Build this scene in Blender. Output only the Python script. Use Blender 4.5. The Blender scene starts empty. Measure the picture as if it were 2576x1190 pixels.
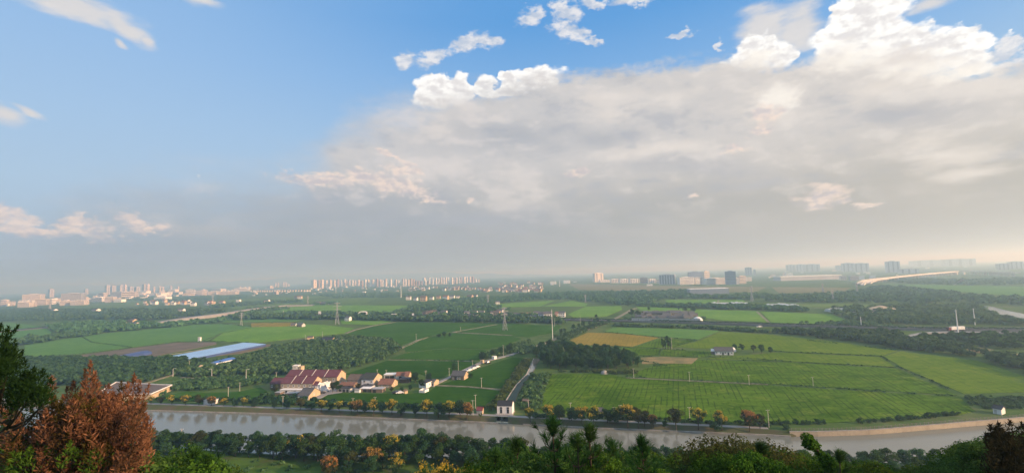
import bpy, bmesh, math, random
import numpy as np
from mathutils import Vector, Matrix
random.seed(7)
RNG = np.random.default_rng(7)
SC = bpy.context.scene
COL = SC.collection
PI = math.pi

# ------------------------------------------------------------------ camera
# An ultrawide phone picture from a hill about 70 m above a river plain.
# Reference pixels below ("D") are those of a 2576 x 1190 copy of the photograph:
# P() turns such a pixel into the point of the level ground (or of a given height) that it shows.
F_PX, CX, CY = 1139.6, 1288.0, 595.0
PITCH, ROLL, CAM_H = math.radians(4.77), math.radians(1.85), 70.0
FWD = Vector((0, math.cos(PITCH), math.sin(PITCH)))
UP0 = Vector((0, -math.sin(PITCH), math.cos(PITCH)))
RIGHT0 = Vector((1, 0, 0))
CAM_R = math.cos(ROLL) * RIGHT0 - math.sin(ROLL) * UP0
CAM_U = math.sin(ROLL) * RIGHT0 + math.cos(ROLL) * UP0
CAM = Vector((0, 0, CAM_H))
cam_data = bpy.data.cameras.new('camera')
cam_data.sensor_width = 36.0
cam_data.lens = 36.0 * F_PX / 2576.0
cam_data.clip_start, cam_data.clip_end = 0.5, 60000.0
cam = bpy.data.objects.new('camera', cam_data)
COL.objects.link(cam)
cam.matrix_world = Matrix(((CAM_R.x, CAM_U.x, -FWD.x, 0), (CAM_R.y, CAM_U.y, -FWD.y, 0),
                           (CAM_R.z, CAM_U.z, -FWD.z, CAM_H), (0, 0, 0, 1)))
SC.camera = cam

def ray(x, y):
    return FWD + CAM_R * ((x - CX) / F_PX) - CAM_U * ((y - CY) / F_PX)
def P(x, y, z=0.0):
    d = ray(x, y)
    t = (z - CAM_H) / d.z
    return CAM + d * t
def PD(x, y, dist):
    """the point at depth dist (metres along +Y) seen at a reference pixel"""
    d = ray(x, y)
    return CAM + d * (dist / d.y)
def px_m(p):
    """metres per reference pixel at point p"""
    return (p - CAM).dot(FWD) / F_PX

# ------------------------------------------------------------------ light
SUN_AZ, SUN_EL = math.radians(112), math.radians(17)
sun_dir = Vector((math.sin(SUN_AZ) * math.cos(SUN_EL), math.cos(SUN_AZ) * math.cos(SUN_EL), math.sin(SUN_EL)))
sun_data = bpy.data.lights.new('sun', 'SUN')
sun_data.energy, sun_data.angle, sun_data.color = 5.0, math.radians(0.6), (1.0, 0.68, 0.42)
sun = bpy.data.objects.new('sun', sun_data)
COL.objects.link(sun)
sun.rotation_euler = (-sun_dir).to_track_quat('-Z', 'Y').to_euler()

SC.render.engine = 'CYCLES'
SC.view_settings.view_transform = 'Standard'
SC.view_settings.look = 'None'
EXPOSURE = 0.7
SC.view_settings.exposure, SC.view_settings.gamma = EXPOSURE, 1.0
SC.view_settings.use_curve_mapping = False
cy = SC.cycles
cy.use_denoising = True
cy.max_bounces, cy.diffuse_bounces, cy.glossy_bounces = 5, 2, 2
cy.transmission_bounces, cy.volume_bounces, cy.transparent_max_bounces = 2, 2, 6
cy.use_adaptive_sampling = True
cy.adaptive_threshold = 0.01

# ------------------------------------------------------------------ world: Nishita sky + clouds laid out by direction
world = bpy.data.worlds.new('World')
SC.world = world
world.use_nodes = True
WT = world.node_tree
world.cycles.sampling_method = 'MANUAL'
world.cycles.sample_map_resolution = 256
for n in list(WT.nodes): WT.nodes.remove(n)
SKY_STRENGTH = 0.1

class NG:
    """small helper to write node maths as calls"""
    def __init__(s, tree): s.t = tree
    def new(s, kind, **kw):
        n = s.t.nodes.new(kind)
        for k, v in kw.items(): setattr(n, k, v)
        return n
    def put(s, sock, v):
        if hasattr(v, 'is_linked') or isinstance(v, bpy.types.NodeSocket): s.t.links.new(v, sock)
        else: sock.default_value = v
    def m(s, op, a, b=None, c=None, clamp=False):
        n = s.new('ShaderNodeMath', operation=op, use_clamp=clamp)
        s.put(n.inputs[0], a)
        if b is not None: s.put(n.inputs[1], b)
        if c is not None: s.put(n.inputs[2], c)
        return n.outputs[0]
    def v(s, op, a, b=None, c=None):
        n = s.new('ShaderNodeVectorMath', operation=op)
        s.put(n.inputs[0], a)
        if b is not None: s.put(n.inputs[1], b)
        if c is not None: s.put(n.inputs[2], c)
        return n.outputs['Value'] if op in ('LENGTH', 'DOT_PRODUCT') else n.outputs[0]
    def step(s, x, lo, hi):
        n = s.new('ShaderNodeMapRange', interpolation_type='SMOOTHSTEP', clamp=True)
        s.put(n.inputs['Value'], x); s.put(n.inputs['From Min'], lo); s.put(n.inputs['From Max'], hi)
        return n.outputs[0]
    def lin(s, x, lo, hi, a=0.0, b=1.0):
        n = s.new('ShaderNodeMapRange', clamp=True)
        s.put(n.inputs['Value'], x); s.put(n.inputs['From Min'], lo); s.put(n.inputs['From Max'], hi)
        s.put(n.inputs['To Min'], a); s.put(n.inputs['To Max'], b)
        return n.outputs[0]
    def mix(s, f, a, b, mode='MIX'):
        n = s.new('ShaderNodeMix', data_type='RGBA', blend_type=mode)
        s.put(n.inputs['Factor'], f)
        for i, x in ((6, a), (7, b)):
            if isinstance(x, tuple): x = (*x[:3], 1.0)
            s.put(n.inputs[i], x)
        return n.outputs[2]
    def noise(s, vec, scale, detail=4.0, rough=0.55, color=False, lac=2.0, dist=0.0):
        n = s.new('ShaderNodeTexNoise')
        if vec is not None: s.put(n.inputs['Vector'], vec)
        n.inputs['Scale'].default_value = scale
        n.inputs['Detail'].default_value = detail
        n.inputs['Roughness'].default_value = rough
        n.inputs['Lacunarity'].default_value = lac
        n.inputs['Distortion'].default_value = dist
        return n.outputs['Color' if color else 'Fac']

def srgb(r, g, b):
    f = lambda c: c / 12.92 if c <= 0.04045 else ((c + 0.055) / 1.055) ** 2.4
    return tuple(f(c / 255.0) for c in (r, g, b))

def azel(x, y):
    d = ray(x, y).normalized()
    return math.atan2(d.x, d.y), math.asin(d.z)

def build_sky():
    g = NG(WT)
    out = g.new('ShaderNodeOutputWorld')
    bg = g.new('ShaderNodeBackground')
    bg.inputs['Strength'].default_value = SKY_STRENGTH
    WT.links.new(bg.outputs[0], out.inputs['Surface'])
    sky = g.new('ShaderNodeTexSky', sky_type='NISHITA')
    sky.sun_disc = False
    sky.sun_elevation, sky.sun_rotation = SUN_EL, SUN_AZ
    sky.altitude, sky.air_density, sky.dust_density, sky.ozone_density = 50, 1.0, 1.2, 1.6
    d = g.new('ShaderNodeTexCoord').outputs['Generated']
    sep = g.new('ShaderNodeSeparateXYZ'); WT.links.new(d, sep.inputs[0])
    az = g.m('ARCTAN2', sep.outputs[0], sep.outputs[1])
    el = g.m('ARCSINE', sep.outputs[2])
    cmb = g.new('ShaderNodeCombineXYZ')
    WT.links.new(az, cmb.inputs[0]); WT.links.new(el, cmb.inputs[1])
    uv = cmb.outputs[0]
    flat = g.v('MULTIPLY', d, (1.0, 1.0, 1.9))
    # warps
    w_lo = g.v('SUBTRACT', g.noise(flat, 5.0, 3, 0.5, True), (0.5, 0.5, 0.5))
    w_hi = g.v('SUBTRACT', g.noise(flat, 22.0, 6, 0.62, True), (0.5, 0.5, 0.5))
    uv1 = g.v('MULTIPLY_ADD', w_lo, (0.10, 0.06, 0.0), uv)
    uv2 = g.v('MULTIPLY_ADD', w_hi, (0.075, 0.05, 0.0), uv1)
    uvs = g.v('MULTIPLY_ADD', w_hi, (0.05, 0.038, 0.0), uv)
    streak = g.noise(g.v('MULTIPLY', d, (1.0, 1.0, 3.2)), 9.0, 6, 0.6)
    soft = g.noise(g.v('MULTIPLY', d, (1.0, 1.0, 2.6)), 3.4, 4, 0.55)
    fine = g.noise(flat, 60.0, 4, 0.6)
    bil = g.new('ShaderNodeTexVoronoi', feature='F1', voronoi_dimensions='2D')
    WT.links.new(g.v('MULTIPLY_ADD', w_hi, (0.02, 0.02, 0.0), uv), bil.inputs['Vector'])
    bil.inputs['Scale'].default_value = 30.0
    bil.inputs['Detail'].default_value = 1.0
    billow = bil.outputs['Distance']
    # relief: the same puffy noise read again a little towards the sun; the difference is lit or shaded flank
    puff = g.noise(flat, 26.0, 5, 0.6)
    puff_s = g.noise(g.v('ADD', flat, (0.006, -0.002, 0.012)), 26.0, 5, 0.6)
    relief = g.m('SUBTRACT', puff, puff_s)
    big = g.noise(flat, 7.5, 6, 0.56)
    relief_big = g.m('SUBTRACT', big, g.noise(g.v('ADD', flat, (0.020, -0.006, 0.036)), 7.5, 6, 0.56))

    def blobs(vec, lst, k=0.25):
        acc = None
        for b in lst:
            x, y, rx, ry = b[:4]; ang = b[4] if len(b) > 4 else 0.0
            a0, e0 = azel(x, y)
            c, s_ = math.cos(math.radians(ang)), math.sin(math.radians(ang))
            a1, e1 = azel(x + rx * c, y + rx * s_)
            a2, e2 = azel(x - ry * s_, y + ry * c)
            ra, rb = math.hypot(a1 - a0, e1 - e0), math.hypot(a2 - a0, e2 - e0)
            th = math.atan2(e1 - e0, a1 - a0)
            ux, uy = math.cos(th), math.sin(th)
            if abs(ang) < 0.1:
                l = g.v('LENGTH', g.v('MULTIPLY_ADD', vec, (1 / ra, 1 / rb, 0), (-a0 / ra, -e0 / rb, 0)))
            else:
                cb = g.new('ShaderNodeCombineXYZ')
                WT.links.new(g.v('DOT_PRODUCT', vec, (ux / ra, uy / ra, 0)), cb.inputs[0])
                WT.links.new(g.v('DOT_PRODUCT', vec, (-uy / rb, ux / rb, 0)), cb.inputs[1])
                l = g.v('LENGTH', g.v('SUBTRACT', cb.outputs[0], ((ux * a0 + uy * e0) / ra, (-uy * a0 + ux * e0) / rb, 0)))
            acc = l if acc is None else g.m('SMOOTH_MIN', acc, l, k)
        return g.m('SUBTRACT', 1.0, acc)

    K = 2.0 ** -EXPOSURE / SKY_STRENGTH   # picture tones -> sky radiance
    def col(r, gg, b, k=1.0): return tuple(c * K * k for c in srgb(r, gg, b))
    # ---- clear air: Nishita, milky towards the horizon
    up = g.lin(el, 0.0, 0.52)
    ramp = g.new('ShaderNodeValToRGB'); WT.links.new(up, ramp.inputs[0])
    cr = ramp.color_ramp
    stops = [(0.0, (176, 181, 190)), (0.16, (176, 187, 200)), (0.34, (178, 204, 226)), (0.55, (160, 198, 236)), (0.78, (128, 182, 238)), (1.0, (92, 164, 232))]
    cr.elements[0].position, cr.elements[0].color = 0.0, (*srgb(*stops[0][1]), 1)
    cr.elements[1].position, cr.elements[1].color = 1.0, (*srgb(*stops[-1][1]), 1)
    for p_, c_ in stops[1:-1]:
        e_ = cr.elements.new(p_); e_.color = (*srgb(*c_), 1)
    milk = g.v('MULTIPLY', ramp.outputs[0], (K, K, K))
    base = g.mix(0.86, g.v('MULTIPLY', sky.outputs[0], (0.68, 0.68, 0.68)), milk)
    c = base
    # left side of the frame is paler
    pale = g.step(az, 0.1, -0.8)
    c = g.mix(g.m('MULTIPLY', pale, 0.5), c, col(172, 202, 236))

    def over(c, mask, colour): return g.mix(mask, c, colour)
    # ---- thin wisps and streaks
    f = blobs(uv1, [(210, 15, 190, 48, 12), (330, 55, 105, 36, 38), (386, 98, 30, 18, 40), (15, 285, 88, 46, 30), (85, 285, 60, 18, 30), (510, 8, 60, 18),
                    (2360, 8, 90, 26), (1570, 2, 60, 14), (1930, 70, 130, 60, -15), (2030, 60, 90, 70), (315, 100, 30, 14, 40)])
    msk = g.step(g.m('ADD', f, g.m('MULTIPLY', g.m('SUBTRACT', streak, 0.5), 1.9)), -0.02, 0.75)
    c = over(c, g.m('MULTIPLY', msk, 0.9), g.mix(streak, col(205, 206, 212), col(244, 236, 226)))
    # ---- fair-weather puffs
    f = blobs(uv2, [(1022, 160, 40, 26), (1110, 155, 62, 26, -14), (1200, 118, 60, 32, -25), (1250, 105, 45, 32), (1340, 48, 34, 26), (1420, 38, 46, 32, 30),
                    (1432, 78, 50, 22, 10), (1484, 98, 44, 12, 5), (1490, 14, 44, 14), (1600, 8, 46, 14), (2552, 122, 46, 34), (2500, 142, 24, 16), (1798, 118, 16, 12), (2570, 160, 60, 26), (1720, 92, 40, 10, -20)])
    msk = g.step(g.m('ADD', f, g.m('MULTIPLY', g.m('SUBTRACT', fine, 0.5), 1.3)), 0.0, 0.62)
    c = over(c, g.m('MULTIPLY', msk, 0.86), g.mix(g.step(relief, -0.12, 0.12), col(200, 208, 222), col(244, 241, 240)))
    # ---- big sunlit cumulus behind the bank
    cum = [(1090, 222, 54, 46), (1152, 228, 44, 44), (1110, 256, 76, 22), (1225, 222, 40, 30), (1278, 196, 30, 24), (1350, 192, 78, 34), (1310, 226, 110, 24),
           (1915, 128, 78, 52, 8), (1965, 140, 50, 34), (1885, 158, 80, 40), (2190, 30, 130, 100), (2140, 100, 130, 90), (2290, 110, 150, 66, 8), (2400, 118, 90, 62), (2452, 165, 60, 40), (2230, 165, 300, 70)]
    f = blobs(uvs, cum, 0.18)
    edge = g.m('ADD', f, g.m('ADD', g.m('MULTIPLY', g.m('SUBTRACT', 0.42, billow), 0.34), g.m('MULTIPLY', g.m('SUBTRACT', puff, 0.5), 0.55)))
    msk = g.step(edge, g.lin(streak, 0.35, 0.65, 0.06, -0.10), g.lin(streak, 0.35, 0.65, 0.14, 0.34))
    shade = g.step(g.m('ADD', g.m('MULTIPLY', relief, 2.2), g.m('SUBTRACT', 0.30, g.m('MULTIPLY', edge, 0.45))), -0.25, 0.35)
    lit = g.mix(shade, col(232, 229, 229), col(255, 254, 251, 1.1))
    c = over(c, msk, lit)
    # ---- the long grey bank: everything below a rolling upper edge
    fc = g.new('ShaderNodeFloatCurve')
    pts = [(-300, 560), (0, 585), (230, 500), (420, 470), (650, 455), (790, 400), (870, 290), (960, 256), (1060, 252), (1200, 228), (1320, 206), (1420, 186), (1560, 174), (1700, 162), (1820, 150), (1900, 158), (2000, 150), (2120, 150), (2300, 160), (2460, 172), (2560, 170), (2700, 170)]
    azr = 1.0
    crv = fc.mapping.curves[0]
    xs = []
    for i, (x, y) in enumerate(pts):
        a, e = azel(x, y)
        xs.append(((a + azr) / (2 * azr), e))
    xs = [(0.0, xs[0][1])] + xs + [(1.0, xs[-1][1])]
    crv.points[0].location = xs[0]; crv.points[1].location = xs[-1]
    for p_ in xs[1:-1]: crv.points.new(*p_)
    for p_ in crv.points: p_.handle_type = 'AUTO'
    fc.mapping.update()
    sepw = g.new('ShaderNodeSeparateXYZ'); WT.links.new(uv1, sepw.inputs[0])
    WT.links.new(g.lin(sepw.outputs[0], -azr, azr), fc.inputs['Value'])
    h = g.m('SUBTRACT', fc.outputs[0], sepw.outputs[1])
    h = g.m('ADD', h, g.m('MULTIPLY', g.m('SUBTRACT', streak, 0.5), g.lin(az, -0.4, 0.1, 0.12, 0.045)))
    h = g.m('ADD', h, g.m('MULTIPLY', g.m('SUBTRACT', fine, 0.5), 0.035))
    wide = g.lin(az, -0.45, 0.05, 0.11, 0.022)
    bank = g.step(h, g.m('MULTIPLY', wide, -0.6), wide)
    side = g.lin(az, -0.75, 0.75)
    low = g.mix(side, col(160, 172, 186), col(182, 177, 168))
    high = g.mix(side, col(194, 197, 204), col(213, 208, 204))
    bc = g.mix(g.step(el, 0.10, 0.27), low, high)
    s2 = g.m('ADD', g.m('MULTIPLY', soft, 0.65), g.m('MULTIPLY', streak, 0.35))
    dark = blobs(uv1, [(1300, 350, 300, 62, -4), (1520, 340, 180, 40), (2310, 282, 300, 52, -5), (1750, 420, 240, 36, 5), (820, 500, 240, 26, 4), (520, 490, 250, 16, 3), (1900, 470, 160, 22), (1180, 560, 420, 36), (300, 640, 500, 30)])
    dk = g.step(g.m('ADD', dark, g.m('MULTIPLY', g.m('SUBTRACT', s2, 0.5), 2.4)), -0.1, 1.0)
    bc = g.mix(g.m('MULTIPLY', dk, 0.85), bc, g.mix(side, col(166, 176, 190), col(184, 183, 186)))
    br = blobs(uv1, [(1960, 262, 120, 80), (2460, 395, 220, 50), (2220, 210, 260, 46), (1560, 260, 260, 44), (2330, 340, 140, 40, -15), (1650, 370, 160, 26), (2480, 440, 160, 30), (960, 268, 90, 20), (1080, 330, 70, 20)])
    bk = g.step(g.m('ADD', br, g.m('MULTIPLY', g.m('SUBTRACT', streak, 0.5), 2.6)), 0.0, 1.1)
    bc = g.mix(g.m('MULTIPLY', bk, 0.8), bc, g.mix(side, col(216, 211, 211), col(234, 226, 217)))
    bc = g.mix(g.m('MULTIPLY', g.step(s2, 0.42, 0.72), g.m('MULTIPLY', g.step(el, 0.02, 0.16), 0.35)), bc, col(232, 224, 216))
    # mottling of the bank: lit and shaded flanks of its lumps, fading out towards the murk at the horizon
    upper = g.step(el, 0.05, 0.20)
    lump = g.m('ADD', g.m('ADD', g.m('MULTIPLY', relief_big, 1.5), g.m('MULTIPLY', relief, 0.35)), g.m('MULTIPLY', g.m('SUBTRACT', soft, 0.5), 0.9))
    bc = g.mix(g.m('MULTIPLY', g.step(lump, 0.0, 0.32), g.m('MULTIPLY', upper, 0.55)), bc, g.mix(side, col(224, 217, 216), col(238, 231, 224)))
    bc = g.mix(g.m('MULTIPLY', g.step(lump, -0.02, -0.30), g.m('MULTIPLY', upper, 0.55)), bc, g.mix(side, col(166, 174, 188), col(178, 180, 188)))
    c = over(c, bank, bc)
    # lit fringe of the cumulus tops on the right, sitting over the bank
    f = blobs(uvs, [(2280, 158, 290, 58, 5), (2430, 182, 140, 36), (2110, 150, 150, 60), (1900, 146, 70, 30), (1960, 250, 90, 60)], 0.2)
    msk = g.step(g.m('ADD', f, g.m('MULTIPLY', g.m('SUBTRACT', fine, 0.5), 1.0)), 0.05, 0.9)
    c = over(c, g.m('MULTIPLY', msk, 0.85), g.mix(g.step(relief_big, -0.12, 0.10), col(232, 224, 217), col(255, 249, 240)))
    # ---- rosy lower clouds
    f = blobs(uv2, [(-10, 540, 80, 54), (50, 558, 70, 36), (205, 564, 95, 30), (334, 550, 50, 28), (380, 566, 80, 18), (120, 582, 230, 22),
                    (800, 456, 110, 26, 6), (900, 452, 70, 36), (960, 468, 100, 42, 10), (1045, 486, 80, 30, 15), (1000, 430, 60, 26, 25), (1100, 510, 56, 9, 5), (1187, 509, 20, 9), (960, 382, 42, 9, 28), (1010, 410, 50, 9, 30), (1040, 440, 30, 16),
                    (1456, 430, 40, 15), (2092, 486, 80, 32), (2060, 508, 120, 20), (2190, 515, 56, 9), (1736, 498, 26, 9), (1850, 375, 60, 10), (1915, 330, 40, 26), (1940, 290, 36, 30)])
    msk = g.step(g.m('ADD', f, g.m('MULTIPLY', g.m('SUBTRACT', fine, 0.5), 1.5)), 0.0, 0.8)
    c = over(c, g.m('MULTIPLY', msk, 0.8), g.mix(g.step(relief, -0.12, 0.10), col(208, 199, 202), col(250, 229, 214)))
    # ---- broken white cloud added overhead and behind, out of view, to brighten the land
    ov = g.m('MULTIPLY', g.step(el, 0.60, 0.85), g.step(g.m('ADD', soft, g.m('MULTIPLY', g.m('SUBTRACT', big, 0.5), 0.6)), 0.40, 0.56))
    c = over(c, ov, g.mix(g.step(relief_big, -0.15, 0.15), col(214, 214, 220), col(255, 252, 246, 1.08)))
    # ---- day moon
    moon = blobs(uv, [(500, 443, 5.5, 5.5)])
    c = over(c, g.m('MULTIPLY', g.step(moon, 0.0, 0.35), 0.25), col(250, 246, 240))
    # ---- below the horizon: plain dull ground tone (never in view)
    c = over(c, g.step(el, -0.01, -0.05), col(120, 126, 118))
    WT.links.new(c, bg.inputs['Color'])
build_sky()

# ------------------------------------------------------------------ mesh helpers
def new_obj(name, me, parent=None, mat=None):
    if mat is not None and not me.materials: me.materials.append(mat)
    o = bpy.data.objects.new(name, me)
    COL.objects.link(o)
    if parent is not None: o.parent = parent
    return o

def mesh_np(name, V, F=None, quads=None):
    """V (n,3) float, F list of index tuples, or quads (m,4) int array"""
    me = bpy.data.meshes.new(name)
    if quads is not None:
        quads = np.asarray(quads, dtype=np.int32); k = quads.shape[1]
        me.vertices.add(len(V)); me.vertices.foreach_set('co', np.asarray(V, dtype=np.float32).ravel())
        me.loops.add(quads.size); me.loops.foreach_set('vertex_index', quads.ravel())
        me.polygons.add(len(quads))
        me.polygons.foreach_set('loop_start', np.arange(0, quads.size, k, dtype=np.int32))
        me.update(calc_edges=True)
    else:
        me.from_pydata([tuple(v) for v in V], [], F); me.update()
    return me

class MB:
    """collects simple solids and builds them as one mesh"""
    def __init__(s): s.V, s.F, s.M = [], [], []
    def add(s, V, F, mi=0):
        o = len(s.V); s.V += [tuple(v) for v in V]; s.F += [tuple(i + o for i in f) for f in F]; s.M += [mi] * len(F)
    def box(s, c, size, rz=0.0, mi=0):
        x, y, z = (k / 2 for k in size); ca, sa = math.cos(rz), math.sin(rz)
        P8 = [(-x, -y, -z), (x, -y, -z), (x, y, -z), (-x, y, -z), (-x, -y, z), (x, -y, z), (x, y, z), (-x, y, z)]
        s.add([(c[0] + a * ca - b * sa, c[1] + a * sa + b * ca, c[2] + d) for a, b, d in P8],
              [(0, 3, 2, 1), (4, 5, 6, 7), (0, 1, 5, 4), (1, 2, 6, 5), (2, 3, 7, 6), (3, 0, 4, 7)], mi)
    def b(s, x0, x1, y0, y1, z0, z1, mi=0):
        s.box(((x0 + x1) / 2, (y0 + y1) / 2, (z0 + z1) / 2), (x1 - x0, y1 - y0, z1 - z0), 0, mi)
    def prism(s, poly, z0, z1, mi=0):
        n = len(poly)
        s.add([(p[0], p[1], z0) for p in poly] + [(p[0], p[1], z1) for p in poly],
              [tuple(range(n - 1, -1, -1)), tuple(range(n, 2 * n))] + [(i, (i + 1) % n, n + (i + 1) % n, n + i) for i in range(n)], mi)
    def tube(s, pts, radii, n=6, mi=0, cap=True):
        rings = []
        for i, p in enumerate(pts):
            p = Vector(p)
            t = (Vector(pts[min(i + 1, len(pts) - 1)]) - Vector(pts[max(i - 1, 0)])).normalized()
            a = t.cross(Vector((0, 1, 0.01)) if abs(t.y) < 0.9 else Vector((1, 0, 0))).normalized(); b_ = t.cross(a)
            r = radii[i] if isinstance(radii, (list, tuple)) else radii
            rings.append([p + (a * math.cos(2 * PI * k / n) + b_ * math.sin(2 * PI * k / n)) * r for k in range(n)])
        V = [v for r in rings for v in r]
        F = [(i * n + k, i * n + (k + 1) % n, (i + 1) * n + (k + 1) % n, (i + 1) * n + k) for i in range(len(pts) - 1) for k in range(n)]
        if cap: F += [tuple(range(n - 1, -1, -1)), tuple((len(pts) - 1) * n + k for k in range(n))]
        s.add(V, F, mi)
    def bar(s, a, b_, w=0.2): s.tube([a, b_], w / 2, 4, 0, False)
    def mesh(s, name):
        me = bpy.data.meshes.new(name); me.from_pydata(s.V, [], s.F); me.update()
        if any(s.M): me.polygons.foreach_set('material_index', s.M)
        return me
    def build(s, name, mat=None, parent=None):
        me = s.mesh(name)
        for m in (mat if isinstance(mat, (list, tuple)) else [mat]):
            if m is not None: me.materials.append(m)
        return new_obj(name, me, parent)

def tag(o, label=None, cat=None, group=None, kind=None):
    if label: o['label'] = label
    if cat: o['category'] = cat
    if group: o['group'] = group
    if kind: o['kind'] = kind
    return o
def thing(name, loc, rz, label, cat, group=None):
    o = bpy.data.objects.new(name, None)
    COL.objects.link(o)
    o.empty_display_size = 0.5
    o.location, o.rotation_euler = loc, (0, 0, rz)
    return tag(o, label, cat, group)
def copy_tree(o, parent=None):
    c = o.copy(); COL.objects.link(c)
    if parent is not None: c.parent = parent
    for ch in list(o.children): copy_tree(ch, c)
    return c

ORD = ['first', 'second', 'third', 'fourth', 'fifth', 'sixth', 'seventh', 'eighth', 'ninth', 'tenth', 'eleventh', 'twelfth', 'thirteenth', 'fourteenth', 'fifteenth', 'sixteenth', 'seventeenth', 'eighteenth', 'nineteenth', 'twentieth']

# ------------------------------------------------------------------ materials
def material(name):
    m = bpy.data.materials.new(name); m.use_nodes = True
    t = m.node_tree
    for n in list(t.nodes): t.nodes.remove(n)
    g = NG(t)
    out = g.new('ShaderNodeOutputMaterial')
    return m, g, out
def principled(g, out, color, rough=0.8, spec=0.3, normal=None):
    b = g.new('ShaderNodeBsdfPrincipled')
    g.put(b.inputs['Base Color'], (*color[:3], 1.0) if isinstance(color, tuple) else color)
    g.put(b.inputs['Roughness'], rough)
    b.inputs['Specular IOR Level'].default_value = spec
    if normal is not None: g.t.links.new(normal, b.inputs['Normal'])
    g.t.links.new(b.outputs[0], out.inputs['Surface'])
    return b
def bump(g, h, strength=0.5, dist=0.1):
    n = g.new('ShaderNodeBump'); n.inputs['Strength'].default_value = strength; n.inputs['Distance'].default_value = dist
    g.t.links.new(h, n.inputs['Height']); return n.outputs[0]
def pos(g): return g.new('ShaderNodeNewGeometry').outputs['Position']
def objco(g): return g.new('ShaderNodeTexCoord').outputs['Object']

def plain(name, c1, c2=None, scale=0.6, rough=0.85, spec=0.25, bump_s=0.0, world=True, contrast=(0.35, 0.65), vary=0.0):
    """painted / rendered / metal surfaces: two tones mixed by worn noise; vary = value shift between objects"""
    m, g, out = material(name)
    v = pos(g) if world else objco(g)
    n = g.noise(v, scale, 6, 0.6)
    c2 = c2 or tuple(k * 0.78 for k in c1)
    c = g.mix(g.step(n, *contrast), c1, c2)
    if vary:
        r = g.new('ShaderNodeObjectInfo').outputs['Random']
        hs = g.new('ShaderNodeHueSaturation'); g.t.links.new(c, hs.inputs['Color'])
        g.t.links.new(g.lin(r, 0, 1, 1 - vary, 1 + vary), hs.inputs['Value'])
        g.t.links.new(g.lin(g.m('FRACT', g.m('MULTIPLY', r, 7.3)), 0, 1, 0.5 - vary * 0.06, 0.5 + vary * 0.06), hs.inputs['Hue'])
        c = hs.outputs[0]
    nb = None
    if bump_s: nb = bump(g, g.noise(v, scale * 8, 4, 0.6), bump_s, 0.05)
    principled(g, out, c, rough, spec, nb)
    return m

def leaf_mat(name, dark, light, trans=0.45, obj_vary=0.25, leaf_vary=0.9):
    """foliage: value and hue differ from leaf to leaf (island) and from plant to plant"""
    m, g, out = material(name)
    ri = g.new('ShaderNodeNewGeometry').outputs['Random Per Island']
    ro = g.new('ShaderNodeObjectInfo').outputs['Random']
    c = g.mix(g.m('MULTIPLY', ri, leaf_vary), dark, light)
    hs = g.new('ShaderNodeHueSaturation'); g.t.links.new(c, hs.inputs['Color'])
    g.t.links.new(g.lin(ro, 0, 1, 1 - obj_vary, 1 + obj_vary), hs.inputs['Value'])
    g.t.links.new(g.lin(g.m('FRACT', g.m('MULTIPLY', ro, 5.7)), 0, 1, 0.485, 0.515), hs.inputs['Hue'])
    d = g.new('ShaderNodeBsdfDiffuse'); g.t.links.new(hs.outputs[0], d.inputs[0])
    tr = g.new('ShaderNodeBsdfTranslucent'); g.t.links.new(hs.outputs[0], tr.inputs[0])
    mx = g.new('ShaderNodeMixShader'); mx.inputs[0].default_value = trans
    g.t.links.new(d.outputs[0], mx.inputs[1]); g.t.links.new(tr.outputs[0], mx.inputs[2])
    g.t.links.new(mx.outputs[0], out.inputs['Surface'])
    return m

def field_mat(name, a, b_, patch=0.02, rows=None, row_gap=3.0, row_dark=0.45, fine_s=0.9, yellow=None):
    """a crop seen from far: broad patches, fine grain, and (rows = direction) broken wheel tracks"""
    m, g, out = material(name)
    p = pos(g)
    n1 = g.noise(p, patch, 5, 0.6)
    n2 = g.noise(p, fine_s * 0.45, 5, 0.75)
    n3 = g.noise(g.v('MULTIPLY', p, (0.05, 0.25, 0.25)), 1.0, 4, 0.6)
    f = g.m('ADD', g.m('MULTIPLY', n1, 0.36), g.m('ADD', g.m('MULTIPLY', n2, 0.36), g.m('MULTIPLY', n3, 0.28)))
    c = g.mix(g.step(f, 0.41, 0.59), a, b_)
    if yellow:
        y = g.step(g.m('ADD', g.noise(p, patch * 2.6, 6, 0.65), g.m('MULTIPLY', g.m('SUBTRACT', n2, 0.5), 0.35)), 0.5, 0.72)
        c = g.mix(g.m('MULTIPLY', y, 0.75), c, yellow)
    if rows is not None:
        nx, ny = -rows[1], rows[0]
        w = g.m('ADD', g.v('DOT_PRODUCT', p, (nx / row_gap, ny / row_gap, 0)), g.m('MULTIPLY', n1, 0.5))
        fr = g.m('ABSOLUTE', g.m('SUBTRACT', g.m('FRACT', w), 0.5))
        line = g.step(fr, 0.16, 0.04)
        brk = g.step(g.noise(g.v('MULTIPLY', p, (0.12, 0.035, 0.1)), 1.0, 3, 0.6), 0.42, 0.55)
        c = g.mix(g.m('MULTIPLY', g.m('MULTIPLY', line, brk), row_dark), c, (0.012, 0.03, 0.006))
    nb = bump(g, n2, 0.6, 0.35)
    d = principled(g, out, c, 0.9, 0.0, nb)
    return m

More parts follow.
